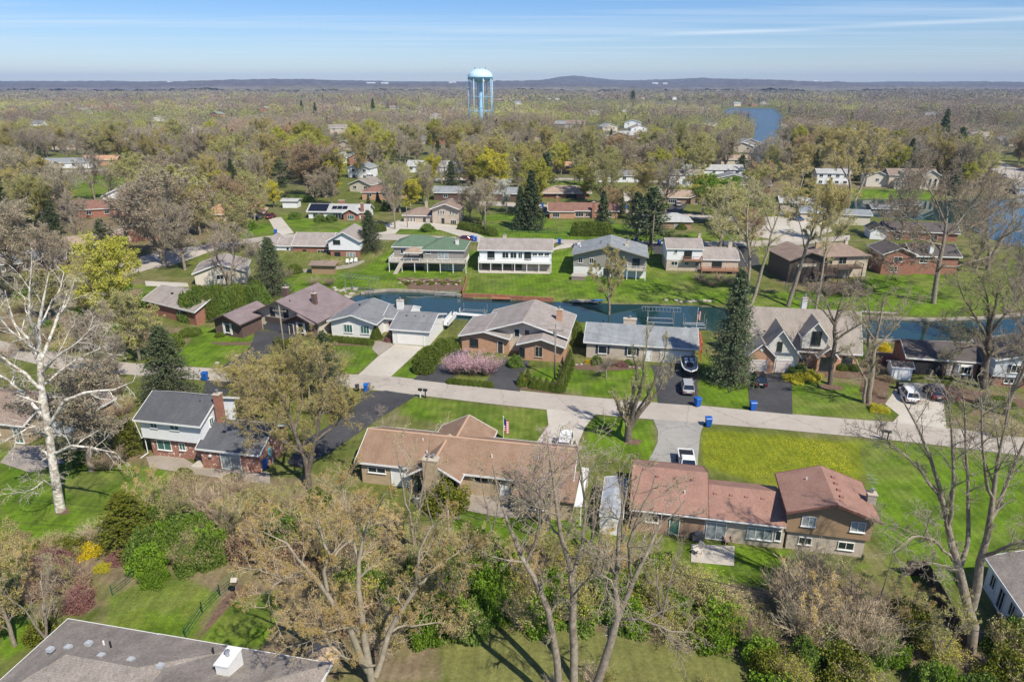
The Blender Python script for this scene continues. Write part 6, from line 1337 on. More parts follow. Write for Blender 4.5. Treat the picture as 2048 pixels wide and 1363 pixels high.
# boat on a trailer on the black driveway
x, y, z = G(1377, 745)
b_ = thing('boat', 'black and white wakeboard boat on a trailer on the black driveway', 'boat', (x, y, z + .06), R(-9))
mb = MB(); ss = []
for k in range(9):
    f = k / 8; yy = 3.2 - 6.4 * f; wd = 1.22 * min(1, (1 - (1 - f / .45) ** 2.4) ** .5 if f < .45 else 1); wd = max(wd, .06)
    ss.append((yy, [(wd * .2, .55 + .25 * (1 - f) ** 2), (wd * .85, .75 + .2 * (1 - f) ** 2), (wd, 1.5)]))
ss = [(-a, p) for a, p in ss][::-1]; loft(mb, ss); mb.build('hull', PB, b_)
q = MB(); out_ = []
for s in (-1, 1):
    pts = [(s * p[2][0] * 1.0, a, 1.5) for a, p in ss]; q.path(pts, .11, 6)
q.build('gunwale', WHITEP, b_); MB().box(-.8, .8, -.6, 2.6, 1.45, 1.52).build('cockpit_floor', M('boat_vinyl', (0.05, 0.05, 0.055)), b_)
for yy in (-.2, 1.2): MB().box(-.7, -.15, yy, yy + .6, 1.5, 1.85).box(.15, .7, yy, yy + .6, 1.5, 1.85).build('seat', WHITEP, b_)
MB().path([(-1.15, .2, 1.5), (-1.1, -.3, 2.6), (-.8, -.5, 3.1), (.8, -.5, 3.1), (1.1, -.3, 2.6), (1.15, .2, 1.5)], .06).build('tower_frame', BLK, b_)
MB().box(-.5, .5, -.45, -.4, 1.5, 1.95).build('windscreen', CG, b_)
tr = thing('boat_trailer', 'black trailer under the boat on the driveway', 'trailer', (x, y, z + .06), R(-9))
MB().box(-.9, -.8, -2.8, 2.8, .4, .5).box(.8, .9, -2.8, 2.8, .4, .5).box(-.9, .9, -1.0, -.9, .4, .5).box(-.9, .9, 1.6, 1.7, .4, .5).tube((0, -4.2, .45), (-.85, -2.8, .45), .05).tube((0, -4.2, .45), (.85, -2.8, .45), .05).build('frame', BLK, tr)
for sx in (-1, 1):
    for yy in (.4, 1.2):
        o = MB().lathe([(.001, 0), (.32, 0), (.33, .2), (.001, .2)], 14).build('wheel', RUB, tr, loc=(sx * .95, yy, .33)); o.rotation_euler = (0, R(90 * sx), 0)
# covered boat by the cul-de-sac and white metal roofed shed near the front
def covered(label, px, py, rz, col):
    x, y, z = G(px, py); t = thing('covered_boat', label, 'boat', (x, y, z), R(rz))
    q = MB(); loft(q, [(-2.8, [(.6, .5), (.95, 1.0), (.6, 1.25)]), (0, [(.7, .5), (1.1, 1.1), (.5, 1.7)]), (2.0, [(.5, .55), (.8, 1.1), (.3, 1.5)]), (3.0, [(.05, .9), (.1, 1.1), (.05, 1.2)])]); q.build('cover', col, t)
    MB().box(-.8, .8, -2, 2, .3, .45).build('trailer', BLK, t)
BLUEC = M('blue_tarpaulin', (0.02, 0.16, 0.45), (0.03, 0.22, 0.55), scale=3, rough=.5)
covered('boat under a bright blue cover beside the turning circle', 1576, 434, 80, BLUEC); covered('small white boat parked on the grass near the pond', 1090, 357, 80, WHITEP)
x, y, z = G(1197, 1066)
sh = House('garden_shed', 'long white shed with streaked metal roof beside the pink brown roofed ranch', 1197, 1066, -11.5, cat='shed')
sh.w = None; METR = M('weathered_metal_roof', (0.50, 0.52, 0.55), (0.34, 0.36, 0.40), scale=1.3, rough=.5, metal=.2)
sh.wing(.1, 0, 2.35, 7.2, 2.2, .28, 'v', WHITE, METR, ov=.12, og=.1, trim=WHITEP)

# ------------------------------------------------------------------ bins, mailboxes, hydrant, poles, flags
BINB = M('recycling_bin_blue', (0.010, 0.105, 0.42), rough=.4); BINK = M('rubbish_bin_black', (0.02, 0.02, 0.022), rough=.5)
def bin_(label, px, py, mat, rz=0, s=1.25, group='wheeled bins put out along the street'):
    x, y, z = G(px, py); t = thing('wheeled_bin', label, 'bin', (x, y, z + .05), R(rz), group); t.scale = (s,) * 3
    MB().add([(-.26,-.28,.06),(.26,-.28,.06),(.26,.24,.06),(-.26,.24,.06),(-.32,-.36,.98),(.32,-.36,.98),(.32,.34,.98),(-.32,.34,.98)], [(0,3,2,1),(4,5,6,7),(0,1,5,4),(1,2,6,5),(2,3,7,6),(3,0,4,7)]).build('body', mat, t)
    MB().ext([(-.40, .99), (.38, .99), (.36, 1.06), (-.3, 1.10)], -.35, .35, 'u').build('lid', mat, t)
    MB().tube((-.28, .42, .95), (.28, .42, .95), .025).build('handle', BLK, t)
    for sx in (-1, 1): o = MB().lathe([(.001, 0), (.13, 0), (.13, .06), (.001, .06)], 12).build('wheel', RUB, t, loc=(sx * .27, .26, .13)); o.rotation_euler = (0, R(90 * sx), 0)
for a in (('blue recycling bin at the road by the spruce and black driveway on the left', 411, 760), ('blue recycling bin at the mouth of the wide black driveway', 734, 784), ('blue recycling bin at the end of the driveway with the boat', 1394, 812),
          ('blue recycling bin at the end of the black driveway with the black SUV', 1505, 820), ('open blue recycling bin on the near edge of the road above the dandelion lawn', 1416, 852), ('blue bin behind the taupe balcony house on the street', 951, 483),
          ('blue bin beyond the striped lawn near the taupe roof corner', 1119, 487), ('blue bin on the street above the dark parked car', 1187, 489), ('blue bin at the foot of the big pine by the street', 1272, 483), ('blue bin on the street left of the white two storey house', 1318, 489),
          ('blue bin on the street behind the lower wing of the white house', 1444, 491), ('left one of two blue bins above the orange brick ranch', 1085, 414), ('right one of two blue bins above the orange brick ranch', 1120, 412), ('blue bin by the tan roofed ranch driveway', 1252, 419),
          ('blue bin at the foot of the straight concrete driveway', 552, 468), ('blue bin standing at the corner of the white and brick house', 528, 938)):
    bin_(a[0], a[1], a[2], BINB, rnd.uniform(-25, 25))
bin_('tipped open blue bin lying on the street behind the green roofed house', 944, 481, BINB, 60)
bin_('small black rubbish bin at the road beside the blue one', 715, 781, BINK, 10, .9); bin_('dark green bin standing by the small white shed', 1797, 778, BINK, 0, 1.1)
def mailbox(label, px, py, white=False):
    x, y, z = G(px, py); t = thing('mailbox', label, 'mailbox', (x, y, z), R(-11), 'mailboxes along the near edge of the road')
    MB().box(-.07, .07, -.07, .07, 0, 1.25).build('post', WHITEP if white else BLK, t)
    MB().ext([(-.16, 1.2), (.16, 1.2), (.16, 1.42), (.1, 1.52), (-.1, 1.52), (-.16, 1.42)], -.3, .3, 'u').build('box', BLK, t)
for a in (('black mailbox on a white post at the near edge of the road', 841, 795, True), ('black mailbox right of the one on the white post', 851, 796, False), ('left one of two black mailboxes beside the pruned tree', 1240, 834, False), ('right one of two black mailboxes beside the pruned tree', 1249, 835, False),
          ('left one of two mailboxes at the right end of the dandelion lawn', 1763, 879, False), ('right one of two mailboxes at the right end of the dandelion lawn', 1774, 881, False)): mailbox(*a)
x, y, z = G(1048, 770); t = thing('fire_hydrant', 'orange fire hydrant in front of the clipped cedar hedge', 'hydrant', (x, y, z)); HY = M('hydrant_orange', (0.75, 0.28, 0.06), rough=.5)
MB().lathe([(.2, 0), (.2, .08), (.14, .1), (.14, .75), (.19, .76), (.17, .9), (.08, 1.0), (.001, 1.05)], 14).build('body', HY, t); MB().tube((-.26, 0, .62), (.26, 0, .62), .07, .07, 8).tube((0, -.22, .55), (0, 0, .55), .09, .09, 8).build('outlet', HY, t); t.scale = (1.3,) * 3
POLEW = M('weathered_pole_wood', (0.30, 0.25, 0.20), (0.22, 0.18, 0.14), scale=3)
def pole(label, px, py, ptop, r=.15, arm=True, trans=False, lean=0, z=None):
    x, y, zz_ = G(px, py); zt = WY(px, ptop, y)[2]; t = thing('utility_pole', label, 'utility pole', (x, y, zz_), R(-12), 'utility poles')
    MB().tube((0, 0, 0), (0, 0, zt - zz_), r, r * .7, 10).build('pole', POLEW, t, smooth=True); H_ = zt - zz_
    if arm: MB().box(-1.2, 1.2, -.06, .06, H_ - .9, H_ - .75).build('crossarm', POLEW, t); MB().lathe([(.05, 0), (.07, .2), (.001, .22)], 6, (-1.1, 0, H_ - .75)).lathe([(.05, 0), (.07, .2), (.001, .22)], 6, (1.1, 0, H_ - .75)).lathe([(.05, 0), (.07, .25), (.001, .27)], 6, (0, 0, H_)).build('insulator', GALV, t)
    if trans: MB().lathe([(.001, -.1), (.28, 0), (.28, .9), (.001, 1.0)], 12, (-.05, -.42, H_ - 1.7)).build('transformer', GALV, t)
    return Vector((x, y, zt))
p1 = pole('wooden utility pole standing before the dark brown house', 572, 725, 612, trans=False); p2 = pole('wooden utility pole with grey transformer inside the cedar hedge', 1109, 758, 650, trans=True)
p3 = pole('wooden utility pole rising above the thicket near the middle of the photo', 900, 1120, 1018, r=.14, trans=False)
p4 = pole('utility pole standing behind the maroon car on the street', 971, 470, 405); p5 = pole('tall utility pole beside the big pine at the street', 1124, 505 + 0, 430) if 0 else None
p6 = pole('utility pole right of the solar panel house', 815, 455, 410, r=.12, arm=False); p7 = pole('white tipped utility pole in front of the big pine', 1303, 507, 430, r=.14, arm=False)
p8 = pole('utility pole on the left beyond the lawn', 88, 345, 305); p9 = pole('utility pole beside the highway at the right', 1988, 350, 318); p10 = pole('pale pole beside the bent road on the left', 437, 492, 448, r=.12, arm=False)
WIRE = M('wire_black', (0.02, 0.02, 0.02))
def wire(label, a, b_, sag=1.2, r=.016, group='overhead wires'):
    pts = [a.lerp(b_, k / 14) - Vector((0, 0, sag * 4 * (k / 14) * (1 - k / 14))) for k in range(15)]
    tag(MB().path(pts, r, 4).build('overhead_wire', WIRE), label, 'wire', group)
V3 = lambda px, py, Y: Vector(WY(px, py, Y))
wire('overhead wire across the near thicket toward the right edge', p3, V3(2100, 1283, 40), 1.4, .028); wire('overhead wire from the left edge to the pole above the thicket', V3(-60, 985, 66), p3, 1.4, .022)
wire('lower overhead wire across the grass at the left edge', V3(-60, 1035, 60), p3 - Vector((0, 0, 1)), 1.5, .022); wire('long wire between the poles north of the road', p1, p2, 1.2, .012); wire('wire running right from the transformer pole', p2, V3(2100, 800, 96), 1.5, .012)
wire('wire running left from the pole before the dark brown house', V3(-60, 600, 130), p1, 1.5, .012); wire('wire from the transformer pole to the long pale brick ranch', p2 - Vector((0, 0, .8)), V3(1390, 712, 108), .8, .012)
# flags
def flag(label, px, py, ptop, fw=1.5, droopy=True):
    x, y, z = G(px, py); zt = WY(px, ptop, y)[2]; t = thing('flagpole', label, 'flagpole', (x, y, z)); H_ = zt - z
    MB().tube((0, 0, 0), (0, 0, H_), .05, .035, 8).lathe([(.001, H_), (.08, H_ + .06), (.001, H_ + .14)], 8, (0, 0, 0)).build('pole', WHITEP, t)
    RD = M('flag_red', (0.55, 0.03, 0.05)); WH = M('flag_white', (0.8, 0.8, 0.8)); BL = M('flag_blue', (0.03, 0.05, 0.25))
    q = MB(); fh = 1.9; n_ = 13; zt_ = H_ - .2
    for k in range(n_):
        for j in range(8):
            f0, f1 = j / 8, (j + 1) / 8
            def pt(f, zf): return (.06 + fw * f * .45, .12 * math.sin(f * 9) , zt_ - zf * fh - f * .55)
            q.mat(2 if (k < 7 and j < 3) else (0 if k % 2 == 0 else 1)).add([pt(f0, k / n_), pt(f1, k / n_), pt(f1, (k + 1) / n_), pt(f0, (k + 1) / n_)], [(0, 1, 2, 3)])
    q.build('flag', [RD, WH, BL], t)
flag('white flagpole with hanging striped flag on the lawn behind the brown red roof', 1007, 882, 833); flag('thin flagpole with small striped flag at the canal edge by the spruce', 1392, 663, 616, 1.2)
# patio furniture
def barbecue(label, px, py):
    x, y, z = G(px, py); t = thing('barbecue', label, 'barbecue', (x, y, z + .06), R(-11))
    MB().box(-.55, .55, -.25, .25, .1, .85).build('cabinet', M('grill_grey', (0.12, 0.12, 0.13), rough=.4), t); MB().ext([(-.3, .86), (.3, .86), (.3, 1.0), (.1, 1.2), (-.2, 1.15)], -.4, .4, 'u').build('lid', M('grill_grey', (0.12, 0.12, 0.13)), t)
barbecue('grey barbecue beside the sliding door of the pink brown roofed ranch', 1395, 1082)
PCH = M('plastic_chair_beige', (0.60, 0.54, 0.48), rough=.5)
def chair(label, px, py, rz, mat=PCH):
    x, y, z = G(px, py); t = thing('patio_chair', label, 'chair', (x, y, z + .07), R(rz)); t.scale = (1.15,) * 3
    MB().box(-.3, .3, -.3, .3, .38, .43).build('seat', mat, t); MB().add([(-.3,.28,.42),(.3,.28,.42),(.3,.48,1.05),(-.3,.48,1.05),(-.3,.33,.42),(.3,.33,.42),(.3,.53,1.05),(-.3,.53,1.05)], [(0,1,2,3),(7,6,5,4),(0,4,5,1),(1,5,6,2),(2,6,7,3),(3,7,4,0)]).build('backrest', mat, t)
    for sx in (-1, 1):
        MB().box(sx * .32 - .04, sx * .32 + .04, -.3, .34, .6, .65).build('armrest', mat, t)
        for sy in (-.26, .24): MB().box(sx * .28 - .03, sx * .28 + .03, sy - .03, sy + .03, 0, .6).build('leg', mat, t)
chair('beige patio chair at the left side of the concrete patio', 1394, 1108, -60); chair('brown patio chair by the wall at the back of the concrete patio', 1455, 1088, 0, M('chair_brown', (0.30, 0.22, 0.18)))
for i, (px, py, rz) in enumerate(((695, 528, 10), (703, 527, -10), (712, 526, 5))): chair(['left', 'middle', 'right'][i] + ' one of three white chairs on the brick terrace of the split level house', px, py, rz, WHITEP)
x, y, z = G(835, 1005); t = thing('air_conditioner', 'beige air conditioning unit at the foot of the wide tan chimney', 'air conditioner', (x, y, z)); MB().lathe([(.45, 0), (.45, .85), (.38, .9), (.001, .9)], 16).build('casing', GALV, t); MB().lathe([(.001, .92), (.3, .92), (.3, .94)], 14).build('fan_grille', BLK, t)
x, y, z = G(529, 930); t = thing('towel', 'turquoise patterned towel hanging at the corner of the white and brick house', 'towel', (x, y, z), R(20)); MB().box(-.9, .9, -.03, .03, .9, 2.5).build('cloth', M('towel_turquoise', (0.03, 0.28, 0.42), (0.10, 0.50, 0.60), scale=4), t); MB().tube((-1, 0, 2.5), (1, 0, 2.5), .03).tube((-1, 0, 0), (-1, 0, 2.5), .03).tube((1, 0, 0), (1, 0, 2.5), .03).build('rail', WHITEP, t)
x, y, z = G(655, 1345); t = thing('patio_umbrella', 'closed tan parasol near the bottom edge behind the near grey brown roof', 'parasol', (x, y, z)); MB().lathe([(.001, 2.9), (1.4, 2.2), (1.45, 2.1), (.001, 2.5)], 8).build('canopy', M('umbrella_tan', (0.45, 0.33, 0.22)), t); MB().tube((0, 0, 0), (0, 0, 2.6), .04).build('pole', POLEW, t)
x, y, z = G(475, 1195); t = thing('birdhouse', 'small birdhouse on a pole beside the garden path', 'birdhouse', (x, y, z)); MB().tube((0, 0, 0), (0, 0, 1.6), .05).build('pole', POLEW, t); MB().box(-.2, .2, -.2, .2, 1.6, 2.0).build('box', DECKB, t); MB().ext([(-.3, 2.0), (0, 2.3), (.3, 2.0)][::-1], -.28, .28, 'u').build('roof', M('birdhouse_roof', (0.5, 0.45, 0.38)), t)
# fences
def fence(name, label, pts, h, mat, board=False, wiremesh=False, cat='fence', z=None):
    P_ = [G(a, b_) for a, b_ in pts]; o = P_[0]; t = thing(name, label, cat, o)
    loc = [Vector(p) - Vector(o) for p in P_]; rails = MB(); bd = MB()
    for a, b_ in zip(loc[:-1], loc[1:]):
        L_ = (b_ - a).length; n_ = max(1, int(L_ / 2.4))
        for k in range(n_ + 1):
            p = a.lerp(b_, k / n_); MB().tube(p, p + Vector((0, 0, h + .1)), .05, .05, 6).build('post', mat, t)
        for f in ((.25, .85) if board else (.98, .5, .08)): rails.tube(a + Vector((0, 0, h * f)), b_ + Vector((0, 0, h * f)), .03, .03, 4)
        if board:
            m_ = int(L_ / .16)
            d = (b_ - a).normalized(); nn = Vector((-d.y, d.x, 0)) * .02
            for k in range(m_):
                p = a + d * (k * .16); q_ = p + d * .14; u_ = Vector((0, 0, h))
                bd.add([p-nn, q_-nn, q_+nn, p+nn, p-nn+u_, q_-nn+u_, q_+nn+u_, p+nn+u_], [(0,3,2,1),(4,5,6,7),(0,1,5,4),(1,2,6,5),(2,3,7,6),(3,0,4,7)])
        if wiremesh:
            m_ = int(L_ / .5)
            for k in range(m_): p = a.lerp(b_, k / m_); bd.tube(p, p + Vector((0, 0, h)), .008, .008, 3)
    rails.build('rail', mat, t)
    if bd.v: bd.build('board' if board else 'mesh', mat, t)
GREENM = M('green_fence_coating', (0.03, 0.10, 0.06)); DARKW = M('dark_fence_wood', (0.045, 0.038, 0.033), (0.08, 0.065, 0.055), scale=3)
fence('wooden_fence', 'dark wooden board fence running toward the camera beside the big forked tree', [(1845, 1150), (1905, 1260), (1925, 1300)], 1.9, DARKW, board=True)
fence('wooden_fence', 'short dark wooden fence turning back from the longer one', [(1808, 1150), (1845, 1150)], 1.7, DARKW, board=True)
fence('wire_fence', 'thin green wire fence along the garden path at the lower left', [(372, 1275), (405, 1225), (440, 1190), (470, 1165)], 1.1, GREENM, wiremesh=True); fence('wire_fence', 'thin green wire fence from the hedge down to the dry border', [(225, 1190), (270, 1155), (290, 1145)], 1.1, GREENM, wiremesh=True)
fence('wire_fence', 'green wire fence across the lawn below the orange brick ranch', [(985, 462), (1060, 466), (1200, 466), (1230, 445)], 1.3, GREENM, wiremesh=True)
fence('wire_fence', 'dark wire fence curving down the bank behind the leaning tree trunk', [(1570, 572), (1590, 595), (1640, 608)], 1.2, GREENM, wiremesh=True)
# seawalls along the canal
def wall_line(name, label, pts, z0, z1, wd, mat, cat='seawall'):
    P_ = [W(a, b_, WL) for a, b_ in pts]; q = MB()
    for (x0, y0), (x1, y1) in zip(P_[:-1], P_[1:]):
        d = Vector((x1 - x0, y1 - y0)).normalized(); n_ = Vector((-d.y, d.x)) * wd / 2
        q.prism([(x0 - n_.x - d.x*.05, y0 - n_.y - d.y*.05), (x1 - n_.x + d.x*.05, y1 - n_.y + d.y*.05), (x1 + n_.x + d.x*.05, y1 + n_.y + d.y*.05), (x0 + n_.x - d.x*.05, y0 + n_.y - d.y*.05)], z0, z1)
    return tag(q.build(name, mat), label, cat)
RUSTW = M('rusty_brown_timber', (0.26, 0.10, 0.055), (0.34, 0.17, 0.10), scale=1.5); CONW = M('seawall_concrete', (0.42, 0.37, 0.30), (0.30, 0.26, 0.22), scale=1.2)
wall_line('seawall', 'rust brown timber seawall below the striped lawn', [(926, 594), (990, 596), (1045, 600), (1107, 603)], -1.4, .1, .5, RUSTW)
wall_line('seawall', 'pale concrete seawall below the green roofed house', [(722, 588), (775, 582), (835, 584), (880, 588), (922, 593)], -1.4, -.25, .5, CONW)
wall_line('seawall', 'low pale concrete seawall along the right bank', [(1500, 621), (1600, 628), (1715, 635), (1850, 641), (1960, 638), (2050, 630)], -1.4, -.3, .5, CONW)
wall_line('seawall', 'concrete seawall along the near bank behind the carport house', [(1720, 683), (1850, 687), (2050, 694)], -1.4, -.2, .5, CONW)
wall_line('garden_wall', 'brown timber edging climbing the lawn right of the terraced bank', [(926, 592), (932, 574), (934, 560)], -.6, .6, .3, RUSTW, 'wall')
wall_line('garden_wall', 'grey stone retaining wall around the split level house terrace', [(578, 552), (640, 549), (700, 541), (728, 532)], -.5, .75, .4, STONE, 'wall')
# docks, lifts, kayaks
def dock(label, pts, mat=DECKG):
    P_ = [W(a, b_, WL) for a, b_ in pts]; cx_ = sum(p[0] for p in P_) / len(P_); cy_ = sum(p[1] for p in P_) / len(P_); t = thing('dock', label, 'dock', (cx_, cy_, WL))
    q = MB().prism([(p[0] - cx_, p[1] - cy_) for p in P_], .35, .5); q.build('deck', mat, t)
    for p in P_: MB().tube((p[0] - cx_, p[1] - cy_, -1.5), (p[0] - cx_, p[1] - cy_, .9), .07, .07, 6).build('post', GALV, t)
dock('narrow white slatted dock reaching into the canal from the grey roofed house', [(905, 632), (968, 637), (972, 633), (908, 628)], WHITEP); dock('small cluttered dock in front of the grey sided house', [(1145, 603), (1195, 603), (1196, 608), (1145, 607)])
dock('brown landing stage built into the timber seawall', [(985, 596), (1022, 597), (1022, 602), (982, 601)], RUSTW)
dock('grey dock slab on the far right bank', [(1722, 628), (1795, 632), (1795, 629), (1724, 625)], CONW)
def lift(label, px, py, rz, canopy=False, wheel=True, s=1.0, h=1.7, L_=5.0):
    x, y = W(px, py, WL); t = thing('boat_lift', label, 'boat lift', (x, y, WL + (.2 if TZ(x, y) < WL else max(0, TZ(x, y) - WL))), R(rz)); t.scale = (s,) * 3; q = MB()
    for sx in (-L_/2, L_/2):
        for sy in (-1.4, 1.4): MB().tube((sx, sy, -1), (sx, sy, h), .07, .07, 6).build('post', GALV, t)
    q.tube((-L_/2, -1.4, .3), (L_/2, -1.4, .3), .07).tube((-L_/2, 1.4, .3), (L_/2, 1.4, .3), .07).tube((-L_/2, -1.4, .3), (-L_/2, 1.4, .3), .06).tube((L_/2, -1.4, .3), (L_/2, 1.4, .3), .06).tube((-L_/2, 0, .45), (L_/2, 0, .45), .07); q.build('cradle', GALV, t)
    if wheel:
        pts = [(-L_/2 - .1, -1.5 + .55 * math.cos(a), .9 + .55 * math.sin(a)) for a in [2 * math.pi * k / 16 for k in range(17)]]; q = MB().path(pts, .04, 5)
        for k in range(0, 16, 4): q.tube((-L_/2 - .1, -1.5, .9), pts[k], .025)
        q.build('winch_wheel', WHITEP, t)
    if canopy:
        q = MB(); LL = L_ * .75
        for sy in (-1.3, 1.3): q.tube((-LL, sy, h), (LL, sy, h), .05); q.tube((-LL, sy, h + .5 if sy == 0 else h), (LL, sy, h), .05)
        for k in range(12): xx = -LL + 2 * LL * k / 11; q.path([(xx, -1.3, h), (xx, 0, h + .45), (xx, 1.3, h)], .035, 4)
        q.tube((-LL, 0, h + .45), (LL, 0, h + .45), .04); q.build('canopy_frame', GALV, t)
lift('boat lift with round winch wheel standing in the canal', 948, 628, -10); lift('boat lift with long white canopy frame behind the blue grey roof', 1320, 645, -8, canopy=True, h=2.6); lift('tall boat lift frame without canvas on the left bank', 723, 583, -20, canopy=True, wheel=False, h=3.2, L_=6.5)
lift('teal based boat lift loaded with gear below the green roofed house', 893, 590, 0, wheel=False, h=1.2, L_=5); lift('white boat lift posts at the near bank behind the dark spruce', 1388, 655, -8, wheel=False, h=2.2, L_=4)
def kayak(label, px, py, z, col, L_=3.6, rz=-4, cat='kayak', name='kayak', y=None):
    x, yy = W(px, py, z); t = MB()
    loft(t, [(-L_/2, [(.03, .2), (.05, .3)]), (-L_/4, [(.22, .05), (.33, .28)]), (0, [(.26, .03), (.38, .27)]), (L_/4, [(.22, .05), (.33, .28)]), (L_/2, [(.03, .2), (.05, .3)])]); tag(t.build(name, col, None, (x, yy, z), R(rz + 90)), label, cat)
kayak('lime green kayak stored under the white deck', 877, 531, 1.1, M('kayak_lime', (0.20, 0.65, 0.03))); kayak('white kayak above the lime green one under the white deck', 878, 527, 1.5, WHITEP); kayak('white kayak at the right end under the white deck', 918, 527, 1.4, WHITEP)
kayak('red kayak on the left rack under the white deck', 804, 531, 1.0, M('kayak_red', (0.55, 0.10, 0.05))); kayak('pale kayak above the red one on the left rack', 804, 527, 1.4, WHITEP); kayak('blue kayak on the grass beside the cluttered dock', 1196, 602, -.3, BLUEC, 3, 0)
kayak('blue paddle craft under the balcony of the grey sided house', 1272, 546, .9, BLUEC); kayak('turquoise paddle craft beside the blue one under the balcony', 1262, 549, .5, M('turquoise_plastic', (0.05, 0.45, 0.55)))
x, y, z = G(1157, 558); t = thing('hot_tub', 'square hot tub with brown cover beside the grey sided house', 'hot tub', (x, y, z), R(-9)); MB().box(-1.6, 1.6, -1.2, 1.2, 0, .9).build('tub', M('hot_tub_side', (0.25, 0.20, 0.17)), t); MB().box(-1.7, 1.7, -1.3, 1.3, .9, 1.05).build('cover', M('hot_tub_cover', (0.40, 0.35, 0.32)), t)
x, y, z = G(640, 553); t = thing('garden_bar', 'small outdoor bar with brown roof on the split level house terrace', 'garden hut', (x - 1, y + 3, z), R(-4)); MB().box(-1.6, 4.0, -.6, 1.2, 0, 2.2).build('counter', TANS, t); MB().ext([(-1.2, 2.2), (1.6, 2.7), (1.6, 2.85), (-1.2, 2.35)], -2.2, 4.6, 'u').build('roof', RF['brown'], t)
# rocks
ROCK = M('pale_boulder', (0.45, 0.41, 0.34), (0.30, 0.27, 0.23), scale=2, bump=.4)
def rock(label, px, py, s, group=None):
    x, y, z = G(px, py); rg = np.random.default_rng(int(px * 7 + py)); q = MB(); n_ = 8; prof = []
    vs, fs = [], []
    for k, (rr, zz_) in enumerate(((.55, -.1), (1, .1), (.9, .45), (.5, .7), (.05, .78))):
        for j in range(n_): a = 2 * math.pi * j / n_; m_ = 1 + rg.uniform(-.22, .22); vs.append((math.cos(a) * rr * s * m_, math.sin(a) * rr * s * m_ * .8, zz_ * s))
    for k in range(4):
        for j in range(n_): fs.append((k*n_+j, k*n_+(j+1)%n_, (k+1)*n_+(j+1)%n_, (k+1)*n_+j))
    q.add(vs, fs); tag(q.build('boulder', ROCK, None, (x, y, z)), label, 'rock', group)
rock('pale boulder at the edge of the road on the left lawn', 434, 727, .45); rock('pale boulder beside the black driveway on the left', 473, 712, .4); rock('pale boulder behind the pointed spruce near the road', 667, 718, .8)
rr_ = random.Random(3)
for k in range(26): rock('pale boulder on the rocky left end of the canal', 655 + rr_.uniform(0, 60), 600 - rr_.uniform(0, 24), rr_.uniform(.3, .75), 'boulders on the rocky canal end')
for k in range(18): rock('pale stone on the bank below the white two storey house', 1330 + rr_.uniform(0, 90), 604 + rr_.uniform(-4, 3), rr_.uniform(.25, .6), 'stones on the far bank')
for k in range(14): rock('pale stone edging the flower bed of the long pale brick ranch', 1153 + k * 9.6, 731 - 5 * math.sin(k * .24 + .3) + (4 if k > 8 else 0), .28, 'stones edging the flower bed')
for k in range(16): rock('pale stone in the terraced bank below the green roofed house', 800 + k * 8, 563 + rr_.uniform(-4, 8), rr_.uniform(.3, .6), 'stones in the terraced bank')

# ------------------------------------------------------------------ large near trees, limbs measured one by one
def hero(name, label, base, stems, seed, one_r=1.0, **kw):
    bx, by, bz = G(*base); Y0 = by; K = 10; P_, Rr = [], []
    for st in stems:
        pts = [np.array(WY(px, py, Y0 + dy)) - np.array((bx, by, bz)) for px, py, dy, r in st]; rs = [r for *_, r in st]
        d = np.r_[0, np.cumsum([np.linalg.norm(b_ - a) for a, b_ in zip(pts[:-1], pts[1:])])]; q = np.linspace(0, d[-1], K)
        A = np.array(pts); p = np.stack([np.interp(q, d, A[:, k]) for k in range(3)], 1); rg = np.random.default_rng(seed); p[1:-1] += rg.normal(0, .06, (K - 2, 3))
        P_.append(p); Rr.append(np.interp(q, d, rs) * one_r)
    P_ = np.stack(P_); Rr = np.stack(Rr)
    a, b_ = tree_mesh(name, seed, stems=(P_, Rr), **kw)
    t = thing(name, label, 'tree', (bx, by, bz)); link('trunk', a, t); link('crown', b_, t); return t
# white sycamore, left
hero('sycamore_tree', 'tall white barked leafless sycamore on the left lawn', (122, 1020), [
    [(122,1024,0,.62),(112,960,0,.50),(98,870,0,.44),(88,790,0,.38),(78,700,0,.30),(76,640,0,.20),(92,585,0,.10),(98,545,0,.05)],
    [(97,850,0,.26),(130,800,-1,.22),(180,783,-2,.17),(225,781,-2,.12),(268,762,-3,.06)],
    [(92,835,0,.22),(60,800,1,.2),(25,765,2,.15),(-30,735,3,.08)], [(85,780,0,.22),(50,745,-1,.18),(0,712,-2,.12),(-40,690,-2,.07)],
    [(108,905,0,.20),(145,890,-2,.16),(190,897,-3,.12),(232,905,-4,.06)], [(80,730,0,.20),(60,680,1,.17),(25,640,2,.12),(10,580,2,.05)],
    [(82,720,0,.2),(110,650,1,.16),(138,600,2,.1),(150,556,2,.04)], [(84,745,0,.18),(105,720,-2,.14),(150,690,-3,.09),(190,650,-3,.04)],
    [(76,690,0,.16),(62,640,-2,.12),(58,590,-2,.09),(62,550,-2,.04)], [(78,660,0,.14),(95,620,2,.1),(120,580,2,.07),(128,545,3,.03)],
    [(80,705,0,.15),(40,675,-2,.12),(0,640,-3,.08),(-20,600,-3,.04)], [(100,870,0,.14),(70,850,-2,.1),(35,868,-3,.07),(10,880,-3,.03)], [(117,980,0,.12),(90,960,-2,.09),(70,975,-3,.06),(50,985,-3,.03)],
    [(86,770,0,.14),(120,740,2,.11),(160,715,3,.08),(215,690,3,.03)]],
    301, .88, bark=SYC, twig=TWW, limbs=100, br=5, tw=5, tt=4, lo=.25, cr=2.6, ang=48, up=.1, tw_r=.011, droop=.05, twL=(.5,.35,.25))
